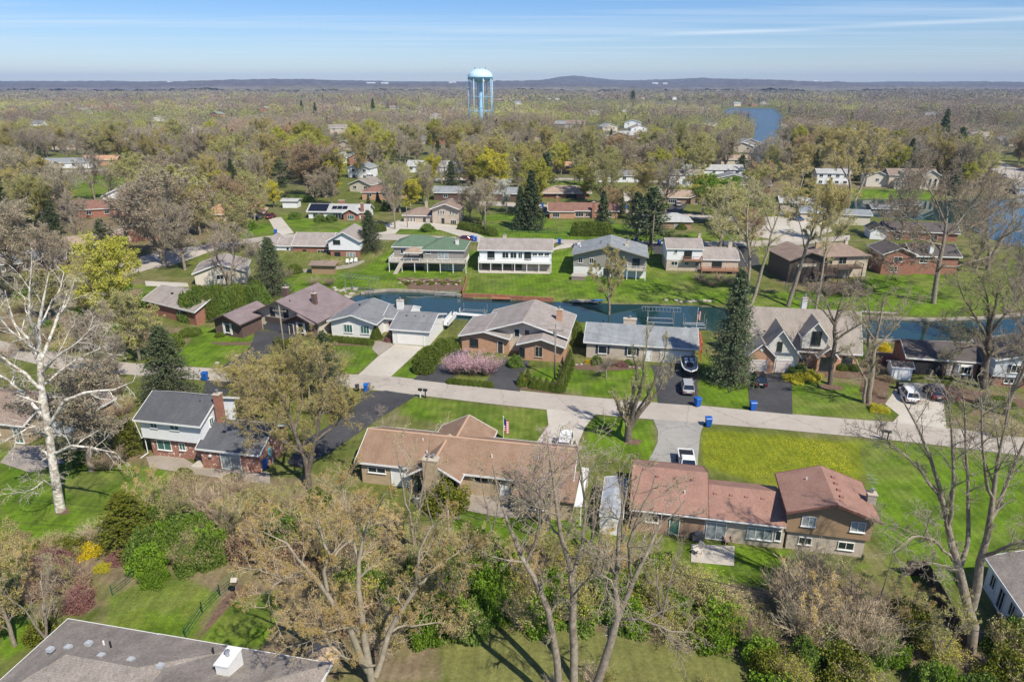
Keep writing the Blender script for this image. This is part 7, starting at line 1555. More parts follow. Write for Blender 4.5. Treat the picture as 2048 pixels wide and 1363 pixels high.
hero('maple_tree', 'broad multi stemmed tree with orange buds at the bottom left of centre', (748, 1372), [
    [(748,1385,0,.40),(735,1310,0,.38),(723,1262,0,.33),(718,1180,0,.26),(716,1100,1,.18),(740,1040,1,.10),(770,985,1,.04)],
    [(735,1340,0,.34),(700,1260,-1,.30),(670,1220,-2,.24),(650,1170,-2,.20),(612,1140,-2,.15),(575,1090,-3,.09),(520,1060,-3,.04)],
    [(655,1180,-2,.18),(648,1140,-2,.16),(658,1105,-2,.13),(640,1065,-2,.08),(630,1010,-2,.04)], [(653,1125,-2,.13),(690,1090,-1,.10),(715,1060,0,.07),(735,1020,0,.03)],
    [(752,1350,0,.32),(782,1255,1,.26),(812,1200,1,.22),(838,1168,1,.18),(833,1125,1,.13),(845,1080,1,.10),(885,1025,2,.04)],
    [(838,1168,1,.15),(862,1145,1,.12),(890,1120,2,.09),(950,1083,2,.03)], [(722,1262,0,.16),(690,1250,-2,.12),(650,1265,-3,.09),(610,1262,-4,.05)], [(770,1262,1,.14),(820,1250,3,.10),(870,1245,4,.06),(905,1250,4,.03)],
    [(716,1110,1,.14),(700,1060,3,.1),(690,1010,3,.06),(680,960,3,.03)], [(612,1140,-2,.12),(585,1145,-4,.09),(545,1170,-5,.06),(530,1215,-5,.03)],[(748,1330,0,.14),(700,1320,-2,.1),(655,1290,-3,.06),(640,1230,-3,.03)]],
    302, .78, bark=BARKT, twig=TWT, leaf='orange', nleaf=2, lsize=.040, limbs=88, br=8, tw=6, tt=6, lo=.3, cr=2.4, ang=48, up=.25, tw_r=.011)
hero('elm_tree', 'tall bare two trunked tree in the middle of the bottom edge', (1140, 1420), [
    [(1124,1420,0,.36),(1106,1250,0,.30),(1078,1172,0,.24),(1052,1126,0,.20),(1024,1068,1,.15),(1000,1010,1,.09),(985,930,1,.04)],
    [(1150,1420,0,.40),(1147,1250,1,.34),(1146,1150,1,.27),(1125,1080,1,.20),(1112,1010,1,.14),(1100,930,1,.08),(1095,880,1,.04)],
    [(1146,1150,1,.2),(1165,1090,2,.16),(1172,1010,2,.12),(1160,930,2,.08),(1150,880,2,.04)], [(1052,1126,0,.12),(1075,1070,0,.09),(1085,1000,-1,.06),(1060,930,-1,.03)], [(1146,1190,0,.12),(1190,1140,-2,.09),(1220,1155,-3,.06),(1235,1200,-3,.03)],
    [(1120,1070,1,.10),(1080,1030,3,.07),(1050,960,3,.03)]],
    303, .85, bark=BARK, twig=TW, limbs=60, br=6, tw=5, tt=5, lo=.35, cr=2.6, ang=50, up=.1, tw_r=.011, droop=.04, leaf='olive', nleaf=.4, lsize=.04)
hero('elm_tree', 'leaning bare forked tree just right of the bottom middle', (1190, 1410), [
    [(1180,1420,0,.42),(1215,1300,0,.36),(1238,1235,0,.30),(1228,1170,0,.22),(1240,1100,0,.17),(1245,1010,1,.10),(1262,930,1,.04)],
    [(1238,1235,0,.26),(1262,1170,0,.21),(1290,1110,0,.15),(1320,1055,1,.09),(1370,1000,1,.04)], [(1242,1235,0,.14),(1290,1240,-2,.10),(1340,1262,-3,.07),(1385,1262,-3,.03)], [(1262,1150,0,.14),(1255,1080,-2,.1),(1290,1010,-2,.06),(1310,950,-2,.03)], [(1235,1150,0,.1),(1200,1100,-1,.08),(1165,1075,-1,.04)]],
    304, .85, bark=BARK, twig=TW, limbs=42, br=6, tw=5, tt=5, lo=.3, cr=2.6, ang=50, up=.1, tw_r=.011, droop=.04, leaf='olive', nleaf=.4, lsize=.04)
hero('oak_tree', 'large bare forked tree with thick pale trunk at the lower right', (1940, 1300), [
    [(1940,1305,0,.46),(1944,1230,0,.40),(1926,1180,0,.34),(1919,1130,0,.30),(1900,1080,0,.25),(1893,1040,0,.20),(1878,970,0,.15),(1850,890,0,.10),(1800,790,0,.04)],
    [(1944,1215,0,.34),(1958,1130,0,.30),(1974,1085,0,.24),(1985,1000,0,.18),(1995,920,0,.12),(2015,820,0,.06),(2020,760,0,.03)], [(1968,1110,0,.16),(2000,1100,-1,.13),(2030,1085,-2,.10),(2090,1070,-3,.05)],
    [(1922,1130,0,.20),(1938,1060,1,.16),(1937,980,1,.12),(1930,880,1,.08),(1925,780,1,.03)], [(1895,1050,0,.17),(1908,980,-1,.13),(1905,900,-1,.09),(1895,800,-1,.03)], [(1905,1120,0,.12),(1870,1080,-1,.10),(1830,1068,-2,.07),(1785,1105,-3,.03)],
    [(1980,1040,0,.17),(2010,980,1,.13),(2040,900,1,.08),(2080,820,1,.03)], [(1885,1010,0,.13),(1850,950,1,.10),(1800,900,2,.06),(1740,860,2,.03)], [(1983,1010,0,.14),(1970,940,-2,.1),(1962,860,-2,.06),(1960,780,-2,.03)], [(1915,1140,0,.08),(1890,1130,-2,.06),(1850,1125,-3,.03)]],
    305, bark=BARK, twig=TW, limbs=90, br=6, tw=6, tt=5, lo=.35, cr=2.8, ang=42, up=.25, tw_r=.012, leaf='brownbud', nleaf=.5, lsize=.035)
hero('maple_tree', 'dense tree with ochre buds right of the white and brick house', (618, 975), [
    [(618,985,0,.42),(617,935,0,.34),(602,900,0,.26),(585,850,0,.2),(565,800,0,.12),(550,740,0,.05)], [(618,940,0,.28),(628,895,0,.22),(640,830,0,.16),(645,760,0,.09),(640,700,0,.04)],
    [(604,905,0,.16),(560,880,-2,.12),(520,860,-3,.07),(490,840,-3,.03)], [(632,880,0,.14),(670,850,2,.1),(695,820,2,.06),(710,800,2,.03)], [(590,860,0,.14),(605,800,2,.1),(600,740,2,.06),(590,690,2,.03)], [(580,840,0,.12),(535,800,2,.08),(500,770,2,.04)]],
    306, bark=BARKD, twig=TWB, leaf='ochre', nleaf=2, lsize=.058, limbs=78, br=8, tw=6, tt=6, lo=.3, cr=3.0, ang=52, up=.25, tw_r=.014)
hero('pruned_tree', 'squat pruned bare tree with thick stubs beside the grey drive', (1256, 882), [
    [(1256,884,0,.55),(1257,860,0,.50),(1255,835,0,.34),(1248,800,0,.16)], [(1262,852,0,.34),(1285,815,0,.26),(1310,790,0,.16),(1340,750,1,.07),(1352,720,1,.03)], [(1260,850,0,.34),(1272,800,-1,.24),(1285,760,-1,.15),(1290,700,-1,.06),(1295,660,-1,.03)],
    [(1256,850,0,.3),(1262,800,1,.22),(1275,750,1,.14),(1262,700,1,.05)], [(1254,845,0,.24),(1235,815,-1,.18),(1232,800,-1,.15)], [(1270,830,0,.2),(1300,780,-2,.13),(1325,720,-2,.07),(1335,670,-2,.03)]],
    307, bark=BARKD, twig=TW, leaf='olive', nleaf=.5, lsize=.05, limbs=70, br=6, tw=5, tt=5, lo=.3, cr=2.0, ang=35, up=.5, tw_r=.012)
hero('oak_tree', 'bare tree with dark mottled trunk right of the big taupe gables', (1660, 768), [
    [(1660,770,0,.42),(1662,730,0,.36),(1670,690,0,.3),(1668,650,0,.22),(1680,610,0,.13),(1690,570,0,.05)], [(1668,680,0,.2),(1700,660,-1,.15),(1730,640,-1,.08),(1760,630,-1,.03)], [(1668,645,0,.16),(1655,610,1,.12),(1640,580,1,.05)], [(1669,650,0,.18),(1655,630,-1,.12),(1625,600,-2,.08),(1610,575,-2,.04)], [(1672,640,0,.15),(1700,600,1,.1),(1715,565,1,.04)]],
    308, bark=BARKD, twig=TW, leaf='brownbud', nleaf=.5, lsize=.05, limbs=40, br=6, tw=6, tt=5, lo=.3, cr=2.6, ang=50, up=.15, tw_r=.015)
hero('cottonwood_tree', 'tall bare tree with paired trunks on the lawn left of the mulch bed', (1735, 806), [
    [(1737,810,0,.40),(1745,740,0,.32),(1750,690,0,.25),(1760,640,0,.16),(1770,590,0,.06)], [(1728,808,0,.22),(1732,760,0,.2),(1720,735,-1,.14),(1705,712,-1,.08),(1695,690,-1,.03)], [(1745,740,0,.2),(1735,690,1,.16),(1740,640,1,.1),(1735,590,1,.04)], [(1750,700,0,.18),(1785,660,0,.12),(1810,630,0,.07),(1830,600,0,.03)], [(1752,680,0,.14),(1720,640,0,.1),(1700,610,0,.05)]],
    309, bark=BARK, twig=TW, leaf='olive', nleaf=.7, lsize=.05, limbs=46, br=7, tw=6, tt=5, lo=.3, cr=2.8, ang=48, up=.2, tw_r=.015)
hero('oak_tree', 'huge dark trunked bare oak in front of the carport house', (1968, 775), [
    [(1966,780,0,.62),(1968,745,0,.55),(1975,710,0,.46),(1978,670,0,.34),(1990,620,0,.2),(2000,560,0,.08)], [(1974,715,0,.32),(2010,695,0,.24),(2050,690,1,.14),(2090,680,1,.06)], [(1972,715,0,.3),(1960,690,-1,.22),(1935,690,-2,.14),(1905,700,-2,.07)], [(1976,680,0,.28),(1955,640,1,.18),(1930,600,1,.1),(1915,560,1,.04)],
    [(1978,670,0,.26),(2010,630,-1,.18),(2040,590,-1,.1),(2060,540,-1,.05)], [(1976,690,0,.2),(1950,665,2,.14),(1900,650,2,.08),(1870,640,2,.04)], [(1980,650,0,.2),(1975,600,2,.12),(1965,550,2,.05)]],
    310, bark=BARKD, twig=TW, leaf='olive', nleaf=.7, lsize=.06, limbs=80, br=7, tw=7, tt=5, lo=.3, cr=3.4, ang=52, up=.15, tw_r=.016)
hero('oak_tree', 'great spreading bare grey tree on the right bank lawn', (1866, 606), [
    [(1866,610,0,.55),(1872,560,0,.48),(1880,510,0,.42),(1890,470,0,.30),(1895,420,0,.2),(1890,370,0,.1),(1885,330,0,.04)], [(1876,532,0,.3),(1910,534,-1,.25),(1950,522,-2,.18),(1985,510,-2,.1),(2020,500,-2,.04)], [(1874,525,0,.22),(1850,520,1,.16),(1810,515,1,.1),(1775,530,1,.04)], [(1882,500,0,.26),(1850,460,1,.2),(1810,430,1,.12),(1780,400,1,.05)],
    [(1888,475,0,.26),(1920,440,1,.2),(1950,400,1,.12),(1975,360,1,.05)], [(1892,450,0,.2),(1870,400,-2,.14),(1850,360,-2,.08),(1835,330,-2,.04)], [(1890,470,0,.2),(1930,460,3,.14),(1970,440,3,.08),(2010,410,3,.04)], [(1884,490,0,.2),(1840,480,-3,.14),(1800,470,-3,.08),(1765,455,-3,.04)]],
    311, bark=BARK, twig=TWB, leaf='brownbud', nleaf=.7, lsize=.08, limbs=90, br=8, tw=7, tt=6, lo=.25, cr=5.0, ang=50, up=.15, tw_r=.024)
hero('poplar_tree', 'tall forked bare poplar rising behind the dark spruce', (1486, 648), [
    [(1484,655,0,.50),(1490,610,0,.42),(1500,540,0,.32),(1495,480,0,.25),(1492,430,0,.16),(1500,385,0,.05)], [(1488,640,0,.42),(1510,590,1,.34),(1530,520,1,.26),(1545,460,1,.18),(1560,420,1,.1),(1575,385,1,.04)], [(1500,545,0,.18),(1478,500,0,.14),(1450,465,-1,.09),(1420,450,-1,.04)], [(1544,465,1,.14),(1530,420,2,.1),(1520,380,2,.05)], [(1495,480,0,.14),(1470,440,2,.1),(1440,400,2,.05)]],
    312, bark=BARKT, twig=TWT, leaf='olive', nleaf=1, lsize=.09, limbs=44, br=7, tw=6, tt=5, lo=.5, cr=4.2, ang=50, up=.2, tw_r=.022)
hero('poplar_tree', 'tall leaning poplar with orange buds right of the white chimney', (1582, 612), [
    [(1576,612,0,.45),(1592,560,0,.38),(1610,500,0,.30),(1625,460,0,.22),(1645,420,0,.12),(1650,385,0,.05)], [(1610,500,0,.14),(1600,450,1,.1),(1585,400,1,.05)], [(1630,450,0,.14),(1660,430,-1,.1),(1672,405,-1,.04)]],
    313, bark=BARK, twig=TWT, leaf='ochre', nleaf=2, lsize=.10, limbs=34, br=8, tw=6, tt=6, lo=.55, cr=4.0, ang=48, up=.25, tw_r=.022)
hero('poplar_tree', 'slim bare poplar in front of the deck of the dark brown house', (1632, 622), [
    [(1630,625,0,.32),(1640,570,0,.26),(1648,520,0,.18),(1655,470,0,.1),(1660,430,0,.04)], [(1648,520,0,.1),(1670,480,1,.07),(1690,450,1,.03)]], 314, bark=BARKT, twig=TWT, leaf='olive', nleaf=1, lsize=.08, limbs=26, br=7, tw=6, tt=5, lo=.5, cr=3.2, ang=45, up=.25, tw_r=.02)
hero('budding_tree', 'budding tree with thin crown standing in the canal bank', (1217, 645), [
    [(1217,648,0,.26),(1219,610,0,.22),(1216,570,0,.16),(1214,530,0,.09),(1212,495,0,.04)], [(1218,600,0,.14),(1235,560,0,.1),(1245,530,0,.04)], [(1218,605,0,.14),(1200,570,1,.1),(1190,535,1,.04)], [(1217,590,0,.12),(1225,550,-1,.08),(1232,515,-1,.04)]],
    315, bark=BARK, twig=TWT, leaf='ochre', nleaf=2, lsize=.075, limbs=40, br=7, tw=6, tt=5, lo=.25, cr=2.3, ang=42, up=.3, tw_r=.016)
hero('willow_tree', 'pair of thick pale trunks with tan crown on the lake shore', (1700, 410), [
    [(1697,412,0,.7),(1703,385,0,.6),(1697,350,0,.45),(1700,310,0,.25),(1705,270,0,.1)], [(1706,412,0,.6),(1722,375,1,.45),(1735,340,1,.3),(1750,300,1,.18),(1760,270,1,.08)], [(1698,360,0,.3),(1680,330,-2,.2),(1665,300,-2,.1)], [(1730,350,1,.25),(1760,320,3,.15),(1785,300,3,.08)]],
    316, bark=BARKT, twig=TWT, leaf='ochre', nleaf=2, lsize=.14, limbs=60, br=8, tw=7, tt=6, lo=.4, cr=6.0, ang=50, up=.2, tw_r=.035)

# ------------------------------------------------------------------ individually placed trees: (kind, px, base y, top y, width factor, label)
HK = {'column': 12}
def height_for(px, pb, pt):
    x, y, z = G(px, pb); return (x, y, z), WY(px, pt, y)[2] - z
def T(key, px, pb, pt, label, wf=1.0, name=None, one=None, group=None):
    loc, hh = height_for(px, pb, pt); s = hh / 12.0
    nm = name or {'spruce': 'spruce_tree', 'pine': 'pine_tree', 'column': 'cedar_tree', 'bare': 'bare_tree', 'thin': 'bare_tree', 'grey': 'bare_tree', 'brown': 'budding_tree', 'ochre': 'budding_tree', 'olive': 'budding_tree', 'yg': 'leafing_tree', 'yellow': 'flowering_tree', 'rust': 'budding_tree', 'green': 'leafing_tree', 'white': 'flowering_tree', 'magenta': 'flowering_tree', 'purple': 'plum_tree', 'willow': 'willow_tree'}[key.rstrip('0123456789')]
    if key[-1] not in '0123456789': key += str(rnd.randrange(3 if key in ('bare', 'brown', 'ochre', 'olive') else 2) if key in ('bare', 'brown', 'ochre', 'olive', 'yg', 'yellow', 'rust', 'spruce', 'pine', 'grey') else 0)
    one = (loc[1] > 215) if one is None else one
    TREES.append(loc[:2]); return plant(key, nm, loc, (s * wf, s * wf, s), label, 'tree', group, one=one)
TREES = []
proto('bigspruce', lambda: conifer_mesh('bigspruce', 220, H=16, cr=4.4, leaf='everb', lsize=.15, dens=2.3, shape=.75, droop=.09), ('trunk', 'crown'))
proto('nearspruce', lambda: conifer_mesh('nearspruce', 221, H=12, cr=3.9, leaf='ever', lsize=.13, dens=1.6, shape=.75, droop=.06), ('trunk', 'crown'))
proto('olivespruce', lambda: conifer_mesh('olivespruce', 222, H=12, cr=3.6, leaf='every', lsize=.17, dens=1.3, shape=.6, droop=.04), ('trunk', 'crown'))
def big(key, nm, px, pb, pt, label, H=12, wf=1.0):
    loc, hh = height_for(px, pb, pt); s = hh / H; TREES.append(loc[:2]); return plant(key, nm, loc, (s * wf, s * wf, s), label, 'tree')
big('bigspruce', 'spruce_tree', 1458, 765, 536, 'large dense green spruce left of the pink garage doors', 16, .82)
big('nearspruce', 'spruce_tree', 343, 800, 652, 'dark spruce behind the white and brick house by the road', 12, 1.3)
big('nearspruce', 'spruce_tree', 655, 780, 662, 'pointed dark spruce near the road above the ochre budded tree', 12, 1.1)
big('nearspruce', 'spruce_tree', 690, 822, 772, 'small dark spruce beside the black asphalt drive', 12, 1.4)
big('nearspruce', 'pine_tree', 741, 500, 420, 'dark bushy pine right of the white gabled split level house', 12, 1.15)
big('nearspruce', 'spruce_tree', 548, 590, 474, 'green spruce at the left end of the canal behind the grey shrub', 12, 1.1)
big('olivespruce', 'cedar_tree', 262, 1085, 985, 'big olive green bushy cedar on the left lawn edge', 12, 1.7)
big('olivespruce', 'cedar_tree', 262, 905, 832, 'yellow green cedar at the left corner of the white and brick house', 12, 1.2)
T('spruce', 1062, 458, 340, 'tallest dark spruce left of the orange brick ranch', 1.15); T('spruce', 1040, 458, 372, 'dark spruce just left of the tallest one', 1.0)
T('spruce', 1205, 458, 380, 'pointed dark spruce right of the orange brick ranch', 1.2); T('spruce', 1241, 428, 374, 'slim dark spruce beside the tan roofed ranch', 1.0)
T('pine', 1300, 492, 375, 'big open dark pine by the street in front of the grey hip roof', 1.35); T('pine', 1272, 470, 385, 'smaller open pine left of the big street pine', 1.2)
T('spruce', 104, 395 + 20, 352, 'tall dark spruce on the far left lawn', 1.1); T('spruce', 112, 470, 400, 'dark spruce below the tall one on the left', 1.4); T('spruce', 5, 430, 330, 'dark spruce at the left edge', 1.2)
T('spruce', 88, 345, 292, 'dark spruce by the left street', 1.1)
T('pine', 542, 350, 290, 'clump of tall dark pines with bare lower trunks'); T('pine', 528, 352, 298, 'left pine of the tall dark clump'); T('pine', 556, 352, 296, 'right pine of the tall dark clump')
T('spruce', 586, 300, 244, 'dark spruce in the left middle distance'); T('spruce', 632, 240, 205, 'small dark spruce far left of the tower'); T('spruce', 605, 232, 200, 'second small dark spruce far left of the tower'); T('spruce', 747, 230, 196, 'lone dark spruce against the woods left of the tower')
T('spruce', 831, 308, 270, 'dark spruce beside the white far house below the tower'); T('spruce', 876, 305, 270, 'dark blue spruce below the tower'); T('pine', 1171, 335, 268, 'dark pine beside the bare field')
T('spruce', 1123, 290, 258, 'dark spruce among white blossom trees', .9); T('spruce', 1149, 282, 250, 'second dark spruce among white blossom trees'); T('spruce', 1221, 290, 258, 'blue green spruce beside the far white house', 1.2); T('spruce', 1340, 310, 278, 'dark spruce right of the bare field'); T('spruce', 1378, 330, 290, 'dark spruce at the right of the bare field')
T('pine', 1265, 210, 180, 'dark pine on the skyline near the far lake'); T('spruce', 1880, 300, 218, 'tall dark spruce on the right skyline woods', 1.1); T('pine', 1915, 310, 255, 'dark pine behind the white gabled house at right', 1.2)
T('spruce', 1608, 395, 330, 'dense dark green pine by the lake left shore', 1.6); T('spruce', 1612, 340, 290, 'dark spruce behind the dense pine near the lake', 1.2); T('pine', 1482, 345, 310, 'dark evergreen clump behind the tan roofed house', 1.6); T('pine', 1505, 350, 315, 'right half of the dark evergreen clump', 1.5)
T('spruce', 738, 420, 388, 'blue spruce before the maroon roofed brick house'); T('spruce', 757, 420, 384, 'second blue spruce before the maroon roofed brick house', 1.2)
T('yg0', 240, 655, 512, 'bright yellow green tree in front of the brown grey roof at left', 1.15, one=False); T('ochre', 180, 640, 560, 'ochre budded tree left of the bright yellow green one', 1.2, one=False); T('olive', 100, 640, 560, 'olive budded tree behind the white sycamore', 1.3, one=False)
T('olive', 280, 720, 610, 'olive budded tree over the left part of the road', 1.2, one=False); T('ochre', 585, 795, 718, 'ochre budded tree beside the black driveway of the dark brown house', 1.2, one=False); T('olive', 620, 800, 712, 'second olive budded tree beside the road above the charcoal roof', 1.2, one=False); T('ochre', 500, 860, 745, 'thin ochre tree behind the charcoal roofed house', 1.2, one=False)
T('bare', 185, 760, 640, 'bare tree leaning over the left end of the road', 1.2, one=False); T('bare', 240, 775, 690, 'thin bare tree beside the left end of the road', .9, one=False); T('brown0', 185, 940, 770, 'brown leafed spreading tree behind the white sycamore', 1.5, one=False)
T('grey0', 650, 395, 305, 'broad rust topped tree above the solar panel house', 1.9, one=False); T('rust', 625, 398, 308, 'rust budded crown left half above the solar panel house', 1.7); T('yellow', 668, 392, 318, 'yellow green crown right half above the solar panel house', 1.2)
T('yellow', 822, 425, 368, 'bright yellow green tree above the beige split level', 1.25); T('olive', 800, 425, 345, 'olive tree behind the bright yellow green one', 1.2); T('bare', 790, 458, 352, 'slim bare tree at the street beside the curved drive', .8, one=False)
T('yellow', 985, 400, 318, 'large yellow tree above the dark blue roof', 1.2); T('yg', 965, 385, 322, 'yellow green tree left of the large yellow tree', 1.2); T('brown', 965, 450, 375, 'brown budded tree right of the beige split level', 1.3); T('brown', 940, 440, 385, 'second brown budded tree right of the beige split level', 1.2)
T('green0', 1435, 450, 372, 'brightest green leafy tree above the street', 1.5); T('yg', 1405, 430, 362, 'yellow green tree left of the brightest green one', 1.5); T('yellow', 548, 415, 372, 'small yellow green pointed tree left of the garden shed', 1.1)
T('olive', 1440, 500, 395, 'thin olive budded tree behind the lower wing of the white house', 1.5, one=False); T('bare', 1330, 425, 330, 'bare tree with upright limbs behind the pines', 1.1); T('ochre', 1280, 420, 345, 'ochre budded tree over the tan roofed ranch', 1.3); T('yg', 1168, 400, 345, 'fresh green tree beside the low tan hip roof', 1.4)
T('magenta0', 1150, 362, 325, 'small dark pink blossom tree above the lawn', 1.1); T('white0', 1375, 375, 335, 'pale blossom tree beside the white walled brick house', 1.0); T('white0', 1303, 440, 385, 'white blossom tree left of the long brown brick ranch', 1.0); T('white0', 1792, 385, 345, 'white blossom shrub tree before the mansion', .8)
T('brown', 1245, 360, 300, 'dark rounded brown tree at the right of the bare field', 1.6); T('grey', 1330, 355, 290, 'grey rounded tree right of the bare field', 1.5); T('rust', 1225, 430, 385, 'rounded rust brown tree between the two spruces', 1.2); T('bare', 1430, 350, 280, 'thin pale olive tree before the far right roofs', 1.1)
T('grey1', 1975, 540, 380, 'large bare tree behind the great grey one near the lake', 1.3, one=False); T('bare', 1950, 545, 430, 'second bare tree behind the great grey one', .9, one=False); T('grey0', 2040, 700, 520, 'bare tree crown hanging in at the right edge by the canal', 1.2, one=False); T('bare', 1800, 480, 360, 'bare tree left of the great grey one by the lake', .9)
T('willow0', 1590, 420, 330, 'tan budded willow left of the lake', 1.2); T('ochre', 1640, 480, 395, 'orange budded tree left of the pink garage wall', 1.2); T('purple0', 1490, 470, 425, 'dark purple budding tree by the turning circle', 1.5); T('rust', 1500, 500, 440, 'reddish budding tree by the street at the turning circle', 1.4)
T('grey0', 260, 520, 400, 'wide bare tree above the yellow green one on the left', 1.3, one=False); T('brown', 330, 530, 380, 'brown budded tree behind the bent road', 1.4, one=False); T('olive', 350, 450, 355, 'large yellow olive tree left of the orange tan roof', 1.8); T('ochre', 400, 470, 390, 'ochre tree touching the orange tan roof', 1.4); T('brown', 300, 480, 380, 'brown bare tree in the left cluster', 1.4)
T('grey1', 460, 585, 470, 'grey bare spreading tree before the cream walled house', 1.3, one=False); T('grey0', 530, 570, 500, 'grey bare shrubby tree left of the canal', 1.6, one=False); T('bare', 370, 540, 430, 'dark bare tree at the bend of the left road', 1.2, one=False); T('brown', 40, 600, 440, 'dark bare tree at the left edge behind the sycamore', 1.2, one=False)
T('brown', 120, 600, 480, 'brownish bare tree before the long orange brown roof', 1.3, one=False); T('bare', 145, 450, 345, 'bare tree before the maroon roof on the left'); T('bare', 190, 400, 320, 'bare tree on the far left lawn'); T('bare', 60, 400, 310, 'bare tree at the far left street', 1.2)
T('magenta0', 760, 830, 812, 'small magenta redbud beside the wide black drive', 1.6, one=False); T('thin1', 770, 905, 820, 'fine grey twigged tree at the left end of the brown red roof', 1.1, one=False); T('thin0', 830, 1110, 860, 'slender bare tree in front of the wide chimney', .8, one=False); T('thin0', 880, 1130, 930, 'thin bare tree in the thicket right of the wide chimney', .7, one=False)
T('magenta0', 1095, 1060, 895, 'purple pink budding redbud over the brown red roof', 1.2, one=False); T('thin1', 1080, 1080, 915, 'twiggy bare tree in front of the brown red roof right end', 1.2, one=False); T('thin0', 1240, 1120, 900, 'bare tree before the long white shed', .9, one=False); T('thin0', 1180, 1110, 900, 'thin grey bare tree left of the long white shed', .8, one=False)
T('thin0', 985, 1090, 930, 'small bare tree over the paved patio', .7, one=False); T('thin0', 1760, 1200, 1040, 'thin bare sapling beside the two storey tan gable', .5, one=False); T('grey0', 1212, 755, 720, 'tiny round ornamental tree on the lawn before the pale ranch', 1.6, one=False)
T('grey1', 2010, 830, 600, 'bare tree at the right edge beside the carport house', .9, one=False); T('magenta0', 1612, 738, 700, 'pink blossoming magnolia at the door of the big gabled house', 1.4, one=False)
T('thin1', 1320, 1260, 1090, 'budding tree rising from the thicket below the concrete patio', .7, one=False); T('thin1', 100, 1300, 1130, 'olive budded tree at the lower left edge', 1.0, one=False); T('ochre', 30, 1290, 1120, 'orange budded tree in the lower left corner', .9, one=False)

# ------------------------------------------------------------------ shrubs and hedges
def B(key, px, py, r, h, label, name='shrub', group=None, cat='shrub', dx=0, dy=0):
    x, y, z = G(px, py); x += dx; y += dy; k = 1.0
    if key.startswith('brush'): return plant(key, 'bare_bush' if name == 'shrub' else name, (x, y, z), (r / 2, r / 2, h / 3.5), label, 'bush', group)
    return plant(key, name, (x, y, z), (r, r, h), label, cat, group)
B('shrub_arb', 369, 962, 1.3, 1.7, 'left one of two clipped round evergreen shrubs on the paved strip'); B('shrub_arb', 465, 975, 1.4, 1.8, 'right one of two clipped round evergreen shrubs on the paved strip')
proto('magnolia', lambda: brush_mesh('magnolia', 230, r=3.0, h=3.5, n=110, leaf='pink', lsize=.075, nleaf=1, spread=.6), ('stems', 'blossom'))
for dx, s_ in ((-2.6, .8), (0, 1.0), (2.6, .85)): 
    x, y, z = G(946, 748); plant('magnolia', 'magnolia_shrub', (x + dx, y + .3 * dx * -1 * .2, z), (s_, s_ * .8, s_ * 1.05), 'pink blossoming magnolia clump between the two black driveways', 'shrub', 'magnolia stems between the black driveways')
for k in range(9): B('shrub_arb', 900 + k * 10, 766 + k * .9, .62, .95, 'low round cedar bush in the row below the pink magnolia', group='low cedar bushes below the magnolia')
for k in range(7): B('shrub_arbcone', 1043 + k * 12.5, 770 + k * 2.0 - (6 if k == 1 else 0), .95, 2.0 + (.6 if k < 2 else 0), 'pointed cedar bush in the row along the road around the pole', 'cedar_bush', 'pointed cedar bushes along the road')
for k in range(7): B('shrub_arbcone', 1120 + k * 3.2, 779 - k * 8, 1.0, 2.3 + .12 * k, 'pointed cedar bush in the line climbing beside the orange brick gable', 'cedar_bush', 'pointed cedar bushes beside the brick gable')
for i, (px, py, r) in enumerate(((848, 742, 1.9), (862, 722, 1.9), (885, 705, 1.8), (905, 697, 1.5), (843, 725, 1.4))): B('shrub_arb', px, py, r, r * 1.5, ['large rounded yellow green cedar nearest the road beside the concrete drive', 'large rounded cedar behind the nearest one', 'rounded cedar halfway up to the taupe house', 'rounded cedar under the taupe eave', 'rounded cedar at the left of the cedar group'][i])
for k in range(17): B('shrub_arb' if k % 2 else 'shrub_green', 378 + k * 9.5, 640 - k * .9 + (k % 3) * 2, 1.9, 5.6 + (k % 4) * .5, 'tall dark green cedar in the dense hedge behind the dark brown house', 'cedar_tree', 'tall cedars in the hedge', 'tree')
for k in range(8): B('shrub_arb', 662 + k * 11, 681 + k * 1.0, .85, 1.1, 'clipped hedge bush below the windows of the white brick ranch', 'hedge_bush', 'clipped hedge of the white ranch')
B('shrub_arbcone', 753, 676, 1.2, 3.0, 'pointed cedar beside the dark red door'); B('shrub_purple', 776, 683, .8, 1.1, 'dark red shrub left of the white garage door'); B('shrub_green', 1030, 732, 1.3, 1.9, 'dark rounded shrub at the corner of the orange brick gable'); B('shrub_arb', 440, 672, 1.0, .8, 'low clipped shrub below the trapezoid window'); B('shrub_arb', 380, 668, 2.2, 1.2, 'low hedge left of the dark brown house'); B('shrub_arb', 340, 690, 2.6, 2.2, 'rounded green hedge beside the left lawn')
B('shrub_yellow', 1588, 760, 1.8, .9, 'bright yellow green low shrub beside the black driveway'); B('shrub_yellow', 1618, 755, 2.0, 1.1, 'bright yellow low shrub before the pink magnolia'); B('shrub_green', 1592, 745, 1.9, 1.6, 'dark green shrub at the garage corner'); B('shrub_arb', 1683, 738, 1.0, 1.1, 'left round shrub under the brick wall right of the big trunk'); B('shrub_arb', 1703, 738, 1.3, 1.2, 'right round shrub under the brick wall right of the big trunk')
